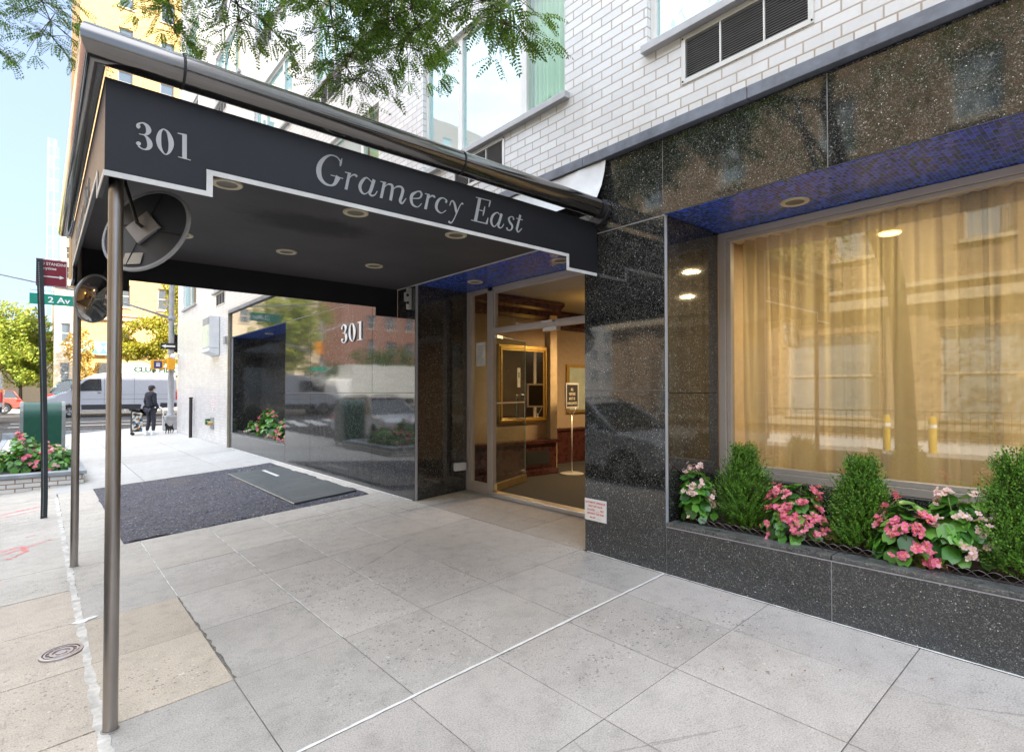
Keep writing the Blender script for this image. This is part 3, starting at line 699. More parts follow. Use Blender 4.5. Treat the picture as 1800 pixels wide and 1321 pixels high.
# mosaic soffits
m = MB(); m.box(3.76, 4.60, 3.382, 6.348, 2.826, 2.85); m.build('mosaic_soffit', MOSAIC, B)
m = MB(); m.box(3.76, 4.60, -6.0, 2.533, 2.826, 2.85); m.build('mosaic_soffit', MOSAIC, B)
m = MB(); m.box(3.80, 4.60, 11.37, 15.49, 2.826, 2.85); m.build('mosaic_soffit', MOSAIC, B)
# slate ledge in lengths
m = MB(); yy = [-9.6,-7.5,-5.6,-3.7,-1.9,-.1,1.83, 3.35, 5.2, 7.1, 9.0, 10.9, 12.8, 14.6, 15.62]
for i in range(len(yy)-1): m.box(3.695, 3.80, yy[i]+.002, yy[i+1]-.002, 3.445, 3.533)
m.build('slate_ledge', SLATE, B, bevel=.004)
m = MB(); m.box(3.70, 3.745, 15.605, 15.665, -.04, 3.53); m.build('edge_trim', plain('metal_corner_trim', (.45,.40,.30), .4, .5), B)

# upper windows: one built, the rest copied
def upper_window(a_, b_, sz, k, small=False):
    L_ = b_-a_; X0 = 3.80
    f = MB(); fw = .055
    f.box(X0, X0+.07, a_, b_, sz, sz+fw); f.box(X0, X0+.07, a_, b_, sz+1.45-fw, sz+1.45); f.box(X0, X0+.07, a_, a_+fw, sz+fw, sz+1.45-fw); f.box(X0, X0+.07, b_-fw, b_, sz+fw, sz+1.45-fw)
    ml = [a_+.64, b_-.77] if not small else [(a_+b_)/2]
    for q in ml: f.box(X0-.004, X0+.07, q-.045, q+.045, sz+fw, sz+1.45-fw)
    fr = f.build('window', WHITEMETAL, B, bevel=.004)
    edges = [a_+fw] + [v_ for q in ml for v_ in (q-.045, q+.045)] + [b_-fw]
    for i in range(0, len(edges), 2):
        g_ = MB(); g_.face([(X0+.03,edges[i+1],sz+fw),(X0+.03,edges[i],sz+fw),(X0+.03,edges[i],sz+1.45-fw),(X0+.03,edges[i+1],sz+1.45-fw)])
        g_.build('pane', UPGLASS if (i >= 2 or (k % 2)) else UPGLASS2, fr)
    s_ = MB(); s_.box(3.685, 3.80, a_-.06, b_+.02, sz-.075, sz-.012); s_.build('sill', GREYSILL, fr, bevel=.004)
    if not small:
        c_ = MB(); nn = 60
        for i in range(nn):
            y0 = a_+.06+(.62)*i/nn; y1 = a_+.06+(.62)*(i+1)/nn
            c_.face([(X0+.14+.03*math.sin(i*1.1)+.01*math.sin(i*.37),y1,sz),(X0+.14+.03*math.sin((i-1)*1.1)+.01*math.sin((i-1)*.37),y0,sz),(X0+.14+.03*math.sin((i-1)*1.1)+.01*math.sin((i-1)*.37),y0,sz+1.4),(X0+.14+.03*math.sin(i*1.1)+.01*math.sin(i*.37),y1,sz+1.4)])
        c_.build('curtain', GREENCURT, fr, smooth=True)
    rm = MB(); rm.box(X0+.30, X0+.32, a_-.1, b_+.1, sz-.1, sz+1.5); rm.build('room_back', plain('pale_room', (.42,.45,.42), .8) if 'pale_room' not in bpy.data.materials else bpy.data.materials['pale_room'], fr)
    return fr
protos = {}
for (a_, b_, sz, k) in wins:
    small = b_-a_ < 2.3; key = (small, k % 2)
    if key not in protos:
        protos[key] = (upper_window(a_, b_, sz, k, small), a_, sz)
    else:
        o, a0, z0 = protos[key]; c = dup(o, B); c.location = Vector(o.location)+Vector((0, a_-a0, sz-z0))
def vent(a_, b_, z0, z1):
    f = MB(); X0 = 3.742
    f.box(X0, X0+.03, a_, b_, z0, z0+.035); f.box(X0, X0+.03, a_, b_, z1-.035, z1); f.box(X0, X0+.03, a_, a_+.035, z0+.035, z1-.035); f.box(X0, X0+.03, b_-.035, b_, z0+.035, z1-.035)
    for q in (1/3, 2/3): f.box(X0+.001, X0+.02, a_+(b_-a_)*q-.006, a_+(b_-a_)*q+.006, z0+.035, z1-.035)
    fr = f.build('vent_grille', ALU2, B)
    l_ = MB(); n_ = 17
    for i in range(n_):
        zc = z0+.045+(z1-z0-.08)*i/n_; rt = Matrix.Rotation(R(-14+rng.uniform(-5,5)), 3, 'Y')
        l_.obox((X0+.016, (a_+b_)/2, zc+.004), (.012, b_-a_-.075, .0028), rt)
    l_.build('louvre_blades', LOUVRE, fr)
    k_ = MB(); k_.box(X0+.045, X0+.05, a_, b_, z0, z1); k_.build('dark_backing', BLACK, fr)
    sc_ = MB()
    for yy_ in (a_+.012, b_-.012):
        for zz_ in (z0+.02, z1-.02): sc_.sphere((X0-.001, yy_, zz_), .007, 8, 4)
    sc_.build('screws', BLACK, fr)
    return fr
vp = None
for h in holes:
    if h[3]-h[2] < .5:
        if vp is None: vp = (vent(*h), h[0], h[2])
        else:
            c = dup(vp[0], B); c.location = Vector(vp[0].location)+Vector((0, h[0]-vp[1], h[2]-vp[2]))

# ---- planter boxes in the window recesses: part of the building front
def m_cap():  # bevel highlights of the cap painted in as a lighter mottled grey
    a = N('lightened_granite_cap'); v3 = a.obj(); n1 = a.noise(v3, 9, 5, .7); r1 = a.sep(a.vor(v3, 150).outputs['Color'])[0]
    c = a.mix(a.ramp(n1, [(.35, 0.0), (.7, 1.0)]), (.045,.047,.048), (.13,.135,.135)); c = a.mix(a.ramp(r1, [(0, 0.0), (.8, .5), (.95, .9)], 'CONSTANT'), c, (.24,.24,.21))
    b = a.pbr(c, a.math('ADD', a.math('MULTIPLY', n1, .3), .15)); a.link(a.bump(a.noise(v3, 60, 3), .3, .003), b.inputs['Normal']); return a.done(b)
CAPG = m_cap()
def planter(y0, y1, zt0, zt1, name, label, x0=3.75, xw=.13, xin=4.50, zb=-.03, joints=()):
    P_ = thing(name, (x0, (y0+y1)/2, 0), label, 'planter box')
    ys = [y0, *joints, y1]; m = MB(); c = MB(); zt = lambda y: zt0+(zt1-zt0)*(y-y0)/(y1-y0)
    for i in range(len(ys)-1):
        a_, b_ = ys[i]+.003, ys[i+1]-.003
        for M_, X0, X1, o0, o1 in ((m, x0, x0+.05, None, .033), (c, x0-.006, x0+xw, .030, .0)):
            zl = [zb, zb] if o0 is None else [zt(a_)-o0, zt(b_)-o0]; zh = [zt(a_)-o1, zt(b_)-o1]
            M_.add([(X0,a_,zl[0]),(X1,a_,zl[0]),(X1,b_,zl[1]),(X0,b_,zl[1]),(X0,a_,zh[0]),(X1,a_,zh[0]),(X1,b_,zh[1]),(X0,b_,zh[1])], [(0,3,2,1),(4,5,6,7),(0,1,5,4),(1,2,6,5),(2,3,7,6),(3,0,4,7)])
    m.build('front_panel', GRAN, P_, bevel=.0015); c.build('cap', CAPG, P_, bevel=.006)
    g_ = MB(); g_.box(x0+.004, x0+.048, y0, y1, zb, min(zt0, zt1)-.035)
    g_.add([(x0-.0025,y0,zt0-.0385),(x0-.0025,y1,zt1-.0385),(x0-.0025,y1,zt1-.0305),(x0-.0025,y0,zt0-.0305)], [(0,1,2,3)])
    g_.build('pale_joint_line', plain('pale_joint_line', (.36,.36,.40), .7) if 'pale_joint_line' not in bpy.data.materials else bpy.data.materials['pale_joint_line'], P_)
    s_ = MB(); nx_, ny_ = 12, max(8, int((y1-y0)/.06))
    for j in range(ny_+1):
        for i in range(nx_+1):
            x = x0+xw-.005+(xin-x0-xw)*i/nx_; y = y0+(y1-y0)*j/ny_; s_.v.append((x, y, zt(y)-.035+.03*MN.fractal(Vector((x*7,y*7,1)), 1, 2, 4)))
    for j in range(ny_):
        for i in range(nx_): a_ = j*(nx_+1)+i; s_.f.append((a_,a_+1,a_+nx_+2,a_+nx_+1)); s_.m.append(0); s_.c.append((1,1,1,1))
    s_.build('soil', SOIL, P_, smooth=True)
    return P_, zt
PR, ztr = planter(-4.2, 2.531, .445, .402, 'window_planter', 'long black granite planter box under the curtained window', joints=(-1.1, .12-.02, 1.342))
PL, ztl = planter(11.375, 15.488, .40, .40, 'window_planter', 'black granite planter box in the dark recess at the far end of the granite wall', xin=4.45)
PR.name = 'window_planter'
# scalloped wire edging
def wire_edge(y0, y1, zt, name, label, x0=3.905, step=.066, hgt=.062, loopw=.105):
    T = thing(name, (x0, (y0+y1)/2, zt((y0+y1)/2)), label, 'wire edging')
    m = MB(); n_ = int((y1-y0)/step)
    for i in range(n_):
        yc = y0+step*(i+.5); ww = loopw; lean = -.030+rng.uniform(-.004,.004); hh = hgt*rng.uniform(.92,1.06); skew = .03
        pts = []
        for k in range(9):
            t = k/8; yy_ = yc-ww*.85+ww*1.7*t; zz_ = zt(yc)-.018+hh*(.5-.5*math.cos(2*math.pi*t))**.8; pts.append((x0+lean*(zz_-zt(yc)+.018)/hgt + (.006 if i % 2 else 0), yy_-skew*(zz_-zt(yc)), zz_))
        m.tube(pts, .0022, 5)
    m.tube([(x0, y0, zt(y0)+.004), (x0, y1, zt(y1)+.004)], .0022, 5); m.tube([(x0-.012, y0, zt(y0)+.001), (x0-.012, y1, zt(y1)+.001)], .0018, 5)
    m.build('wire_loops', m_steel('dull_wire_'+name, (.30,.28,.30), .4, .2, (1,1,1)), T, smooth=True)
wire_edge(-4.0, 2.46, ztr, 'wire_edging', 'thin grey scalloped wire edging along the planter under the curtained window')
wire_edge(11.5, 15.4, ztl, 'wire_edging', 'dark scalloped wire edging along the planter in the far recess', step=.10, hgt=.075)

# ---- show window
WF = []
f = MB(); X = 4.572; y0, y1 = -3.3, 2.536; zb, zt_ = .70, 2.822
f.box(X, X+.07, y0, y1, zt_-.055, zt_); f.box(X, X+.07, y0, y1, zb, zb+.06); f.box(X, X+.07, y1-.065, y1, zb+.06, zt_-.055); f.box(X, X+.07, y0, y0+.065, zb+.06, zt_-.055)
f.box(X+.018, X+.08, y0+.065, y1-.065, zt_-.085, zt_-.056); f.box(X+.018, X+.08, y0+.065, y1-.065, zb+.061, zb+.10); f.box(X+.018, X+.08, y1-.105, y1-.066, zb+.10, zt_-.085); f.box(X+.018,X+.08,y0+.066,y0+.105,zb+.10,zt_-.085)
SW = f.build('show_window', ALU, B, bevel=.004)
g_ = MB(); g_.face([(X+.05,y1-.1,zb+.09),(X+.05,y0+.1,zb+.09),(X+.05,y0+.1,zt_-.08),(X+.05,y1-.1,zt_-.08)]); g_.build('pane', WINGLASS, SW)
m = MB(); m.box(4.50, 4.572, -3.3, 2.536, -.03, .70); m.build('sill_wall', GRAN2, B)
# room behind the curtain
m = MB(); x0, x1 = 4.66, 9.2
m.face([(x0,-3.4,2.84),(x0,2.60,2.84),(x1,2.60,2.84),(x1,-3.4,2.84)], 0); m.face([(x0,2.60,.2),(x1,2.60,.2),(x1,2.60,2.84),(x0,2.60,2.84)], 1)
m.face([(x1,2.6,.2),(x1,-3.4,.2),(x1,-3.4,2.84),(x1,2.6,2.84)], 1); m.face([(x0,-3.4,.2),(x0,-3.4,2.84),(x1,-3.4,2.84),(x1,-3.4,.2)], 1); m.face([(x0,2.6,.2),(x0,-3.4,.2),(x1,-3.4,.2),(x1,2.6,.2)], 2); m.face([(x0,2.6,.2),(x0,2.6,.75),(x0,-3.4,.75),(x0,-3.4,.2)], 1)
m.build('front_room', [CEIL, WALLPAPER, DARKWOOD], B)

# ---- entrance storefront
E_ = 4.583
f = MB()
f.box(E_, E_+.06, 6.29, 6.35, .03, 2.822); f.box(E_, E_+.06, 5.76, 5.87, .03, 2.822); f.box(E_, E_+.06, 3.38, 6.29, 2.77, 2.822)
f.box(E_, E_+.06, 5.87, 6.29, .03, .19); f.box(E_-.002, E_+.06, 3.38, 5.76, 2.19, 2.25)
f.box(E_+.015, E_+.07, 6.25, 6.29, .19, 2.77); f.box(E_+.015, E_+.07, 5.87, 5.90, .19, 2.77); f.box(E_+.015, E_+.07, 3.38, 5.76, 2.735, 2.77); f.box(E_+.015,E_+.07,3.38,5.76,2.25,2.275)
f.box(E_+.015, E_+.07, 5.73, 5.76, 2.275, 2.735)
SF = f.build('storefront', ALU, B, bevel=.003)
g_ = MB(); g_.face([(E_+.04,6.26,.19),(E_+.04,5.88,.19),(E_+.04,5.88,2.76),(E_+.04,6.26,2.76)]); g_.build('sidelight_pane', DOORGLASS, SF)
g_ = MB(); g_.face([(E_+.04,5.74,2.26),(E_+.04,3.38,2.26),(E_+.04,3.38,2.75),(E_+.04,5.74,2.75)]); g_.build('transom_pane', DOORGLASS, SF)
m = MB(); m.box(E_-.055, E_+.10, 3.38, 5.78, .055, .105); m.build('threshold', m_steel('threshold_metal', (.72,.70,.66), .3, .3, (1,40,1)), SF, bevel=.004)
m = MB(); m.box(E_-.02, E_+.05, 4.55, 4.78, 2.145, 2.189); m.box(E_-.022,E_-.002,4.62,4.80,2.25,2.27); m.build('door_stop_plates', ALU2, SF)
# glass door swung inward
D = bpy.data.objects.new('glass_door', None); COL.objects.link(D); D.parent = B
hinge = Vector((E_+.03, 5.735, .11)); D.location = hinge - Vector(B.location)
free = Vector((5.49, 6.12)); dv = (free - Vector((hinge.x, hinge.y))); D.rotation_euler = (0,0,math.atan2(dv.y, dv.x)); Wd = .95
def dbuild(mb, name, mat, parent=D, **kw):
    o = mb.build(name, mat, None, world=False, **kw); o.parent = parent; return o
q = MB(); q.box(.02, Wd, -.006, .006, .10, 2.06); dbuild(q, 'door_glass', DOORGLASS)
q = MB(); q.box(0, Wd, -.022, .022, 0, .10); dbuild(q, 'bottom_rail', BRASS, bevel=.003)
q = MB(); q.box(0, .17, -.022, .022, 2.03, 2.075); dbuild(q, 'top_pivot', ALU2, bevel=.003)
q = MB(); q.box(.02, Wd, -.0065, .0065, 2.056, 2.062); q.box(Wd-.005, Wd+.001, -.0065, .0065, .10, 2.06); dbuild(q, 'glass_edge', plain('green_glass_edge', (.30,.42,.34), .2))
q = MB()
for s_ in (-1, 1):
    q.tube([(.80, s_*.006, 1.27), (.80, s_*.065, 1.27), (.80, s_*.065, .93), (.80, s_*.006, .93)], .013, 10)
dbuild(q, 'handle', CHROME, smooth=True, auto=40)
q = MB(); q.box(.02, Wd-.01, -.010, .010, 1.155, 1.175); dbuild(q, 'push_bar', ALU)
q = MB(); q.box(.66, .76, -.009, -.007, 1.38, 1.66); nt = dbuild(q, 'door_notice', plain('paper_notice', (.60,.60,.52), .8))
q = MB(); q.box(.69, .73, -.0105, -.0092, 1.52, 1.60); dbuild(q, 'green_mark', plain('green_print', (.05,.18,.08), .8))

# ---- lobby
m = MB()
zc = 2.90; zf = .10
m.face([(4.64,3.35,zf),(13,3.35,zf),(13,7.9,zf),(4.64,7.9,zf)], 3)                       # floor
m.face([(4.64,3.35,zc),(4.64,7.9,zc),(13,7.9,zc),(13,3.35,zc)], 0)                       # ceiling
m.face([(6.50,6.62,zf),(4.64,6.62,zf),(4.64,6.62,zc),(6.50,6.62,zc)], 1)                 # left wall with the mirror
m.face([(6.50,7.35,zf),(6.50,6.62,zf),(6.50,6.62,zc),(6.50,7.35,zc)], 1)
m.face([(13,7.35,zf),(6.50,7.35,zf),(6.50,7.35,zc),(13,7.35,zc)], 1)
m.face([(13,3.35,zf),(13,7.35,zf),(13,7.35,zc),(13,3.35,zc)], 1)
m.face([(4.64,3.35,zf),(4.64,3.35,zc),(13,3.35,zc),(13,3.35,zf)], 1)
m.build('lobby_room', [CEIL, WALLPAPER, DARKWOOD, MATM], B)
m = MB(); m.box(6.40, 6.56, 6.52, 6.63, zf, zc); m.box(7.15, 7.28, 7.25, 7.36, zf, zc); m.build('lobby_pilaster', plain('tan_pilaster', (.50,.38,.22), .6), B, bevel=.005)
# cornice, stepped profile
m = MB(); m.prism([(6.62,2.60),(6.56,2.60),(6.55,2.66),(6.47,2.74),(6.46,2.78),(6.38,2.84),(6.38,2.885),(6.62,2.885)], 'x', 4.72, 6.60)
m.prism([(7.35,2.60),(7.29,2.60),(7.28,2.66),(7.20,2.74),(7.19,2.78),(7.11,2.84),(7.11,2.885),(7.35,2.885)], 'x', 6.62, 12.9)
m.build('lobby_cornice', DARKWOOD, B)
m = MB()
m.box(4.75, 6.46, 6.44, 6.615, zf, .60); m.box(4.72, 6.50, 6.40, 6.617, .60, .66); m.box(4.73, 6.49, 6.42, 6.616, zf, .19)
m.box(4.9, 5.5, 6.425, 6.44, .24, .54); m.box(5.72, 6.34, 6.425, 6.44, .24, .54)
m.box(6.58, 7.13, 7.27, 7.345, zf, .70); m.box(7.3, 12.9, 7.27, 7.345, zf, .70); m.box(7.3, 12.9, 7.24, 7.346, .70, .75); m.box(6.58,7.13,7.24,7.346,.70,.75)
m.box(12.9, 12.98, 3.4, 7.3, zf, .75)
m.build('wood_panelling', DARKWOOD, B, bevel=.006)
m = MB(); m.box(5.78, 6.28, 6.418, 6.424, .28, .50)
m.build('radiator_grille', BLACK, B)
m = MB(); m.box(7.9, 10.3, 3.352, 3.39, .10, 2.45); m.build('dark_lobby_doors', plain('very_dark_wood', (.02,.012,.01), .3), B)
m = MB()
for x in (7.82, 9.06, 10.30): m.box(x, x+.08, 3.352, 3.41, .10, 2.50)
m.box(7.90, 10.30, 3.352, 3.41, 2.45, 2.52); m.build('pale_door_casing', CEIL, B)
# ------------------------------------------------------------------ canopy
CN = thing('entrance_canopy', (2.0, 5.07, 0), 'black entrance canopy with rolled steel edge on steel poles over the pavement', 'canopy')
YN, YF, XFr, XB = 3.22, 6.83, .224, 3.742      # near, far, street-side faces and the wall
line = lambda o: [(XB, YN-o), (XFr-o, YN-o), (XFr-o, YF+o), (XB, YF+o)]
line2 = lambda o: [(3.86 if o > -.01 else XB, YN-o), (XFr-o, YN-o), (XFr-o, YF+o), (XB, YF+o)]
LO, MI, TP = 2.446, 2.560, 2.906
T_ = .018
m = MB()
near = [(XFr, LO), (.667, LO), (.667, MI), (3.365, MI), (3.365, LO), (XB, LO), (XB, TP), (XFr, TP)]
m.prism(near, 'y', YN, YN+T_)
far = [(XFr, LO), (.690, LO), (.690, MI), (3.42, MI), (3.42, LO), (XB, LO), (XB, TP), (XFr, TP)]
m.prism(far, 'y', YF-T_, YF)
fr_ = [(YN+T_+.001, LO), (YN+.40, LO), (YN+.40, MI), (YF-.40, MI), (YF-.40, LO), (YF-T_-.001, LO), (YF-T_-.001, TP), (YN+T_+.001, TP)]
m.prism(fr_, 'x', XFr+.0015, XFr+.0015+T_)
m.build('valance', CANVAS, CN)
# white tape along the stepped lower edge
def tape(m, path, wid, axis, t0, t1):
    for i in range(len(path)-1):
        (a0, b0), (a1, b1) = path[i], path[i+1]
        if abs(b0-b1) < 1e-6: poly = [(min(a0,a1), b0), (max(a0,a1), b0), (max(a0,a1), b0+wid), (min(a0,a1), b0+wid)]
        else: poly = [(a0-wid/2, min(b0,b1)), (a0+wid/2, min(b0,b1)), (a0+wid/2, max(b0,b1)+wid), (a0-wid/2, max(b0,b1)+wid)]
        m.prism(poly, axis, t0, t1)
m = MB()
m.prism([(XFr-.004, LO-.004),(.683, LO-.004),(.683, MI-.004),(3.349, MI-.004),(3.349, LO-.004),(XB-.01, LO-.004),(XB-.01, LO+.022),(3.379, LO+.022),(3.379, MI+.022),(.653, MI+.022),(.653, LO+.022),(XFr-.004, LO+.022)], 'y', YN-.0045, YN-.0005)
m.prism([(YN-.004, LO-.004),(YN+.416, LO-.004),(YN+.416, MI-.004),(YF-.416, MI-.004),(YF-.416, LO-.004),(YF, LO-.004),(YF, LO+.022),(YF-.386, LO+.022),(YF-.386, MI+.022),(YN+.386, MI+.022),(YN+.386, LO+.022),(YN-.004, LO+.022)], 'x', XFr-.0045, XFr-.0005)
m.build('edge_tape', TRIM, CN)
m = MB(); m.box(XFr+.03, XB, YN+.022, YF-.022, 2.826, 2.838)
m.build('soffit', SOFFIT, CN)
m = MB(); m.tube([(3.738,YN+.03,2.822),(3.738,YF-.03,2.822)], .008, 6); m.build('wall_bead', ALU2, CN)
# mirror-bright strip and the rolled edge above it
m = MB(); m.sweep([(-.006, 2.906), (-.006, 3.03)], line, closed=False)
m.build('clear_strip', glass('clear_acrylic', 1.5, (.96,.97,.97)), CN)
m = MB(); m.sweep([(.003, 2.900), (.003, 2.909), (-.014, 2.909), (-.014, 2.900)], line); m.build('black_bead', BLACK, CN)  # thin black bead along the top of the valance
prof = [(.000, 2.962), (.018, 2.950)]
for k in range(15):
    a_ = R(-112 + 215*k/14); prof.append((.078+.080*math.cos(a_), 3.012+.080*math.sin(a_)))
prof += [(.0, 3.085), (.0, 3.03)]
m = MB(); m.sweep(prof, lambda o: [(XB, YN-o), (XFr-o*.66, YN-o), (XFr-o*.66, YF+o), (XB, YF+o)])
ro = m.build('rolled_edge', CHROME, CN, smooth=True, auto=35)
for x in (.52, 2.2):
    m = MB(); pr = [(o*1.0+(.0035 if o > 0 else 0), z + (.0025 if z > 3.01 else -.0025)) for o, z in prof[1:17]]
    m.sweep(pr, lambda o, x=x: [(x, YN-o), (x+.012, YN-o)], closed=False); m.build('rolled_edge_seam', BLACK, CN)
# end cap flared against the wall
m = MB(); m.prism([(YN-.155,3.03),(YN-.160,2.98),(YN-.13,2.93),(YN-.06,2.885),(YN+.02,2.86),(YN+.02,3.05),(YN-.05,3.10),(YN-.12,3.09)], 'x', 3.700, 3.7475)
m.build('wall_bracket', plain('dark_bracket', (.045,.045,.05), .35, .3), CN, bevel=.006)
m = MB(); m.sweep([(.078+(o-.078)*1.035, 3.012+(z-3.012)*1.035) for o, z in prof[1:17]], lambda o: [(3.640, YN-o), (3.699, YN-o)], closed=False); m.build('end_collar', plain('dark_collar', (.07,.07,.075), .3, .6), CN, smooth=True)
# wrinkled white flashing between roof and ledge
m = MB(); n_ = 60
for i in range(n_+1):
    y = 3.10+(YF-3.1)*i/n_; wv = .012*math.sin(i*.9)+.008*math.sin(i*2.3)
    m.v += [(3.715+wv*.3, y, 3.436), (3.70+wv, y, 3.33), (3.66+wv, y, 3.20), (3.60, y, 3.08)]
for i in range(n_):
    for k in range(3): a_ = i*4+k; m.f.append((a_, a_+4, a_+5, a_+1)); m.m.append(0); m.c.append((1,1,1,1))
m.build('roof_flashing', plain('white_flashing_sheet', (.62,.62,.62), .5, var=.1), CN, smooth=True)
# poles
for nm, (x, y, rb, lean) in {'a': (.287, 3.385, .032, .010), 'b': (.276, 6.775, .032, .004)}.items():
    m = MB(); zg = sgz(x)
    m.tube([(x, y, zg-.01), (x-lean*.3, y, LO+.05), (x-lean*.3, y, 2.84)], rb, 28)
    p_ = m.build('pole', STEEL, CN, smooth=True, auto=40)
    m = MB(); m.lathe([(.034,0),(.040,.0),(.040,.003),(.034,.006)], (x, y, zg+.001), 24); m.build('base_ring', plain('grout_ring', (.30,.28,.25), .9, var=.3) if 'grout_ring' not in bpy.data.materials else bpy.data.materials['grout_ring'], p_)
# recessed lamps
def downlight(x, y, z, parent, r=.098):
    m = MB(); m.lathe([(r*.66, -.002), (r*.68, -.010), (r*.95, -.012), (r, -.007), (r, .0)], (x, y, z), 36)
    t = m.build('downlight', CREAMLAMP, parent, smooth=True, auto=50)
    m = MB(); m.lathe([(r*.67, -.006), (r*.58, -.0035), (.001, -.0030)], (x, y, z), 30); m.build('lamp_baffle', LAMPIN, t, smooth=True, auto=50)
for x in (.95, 1.87, 2.82):
    for y in (4.07, 5.66): downlight(x, y, 2.826, CN)
for x, y in ((4.215, 4.136), (4.215, 5.656), (4.226, 1.736), (4.226, -.6), (4.20, 13.9), (4.20, 12.2)): downlight(x, y, 2.826, B)

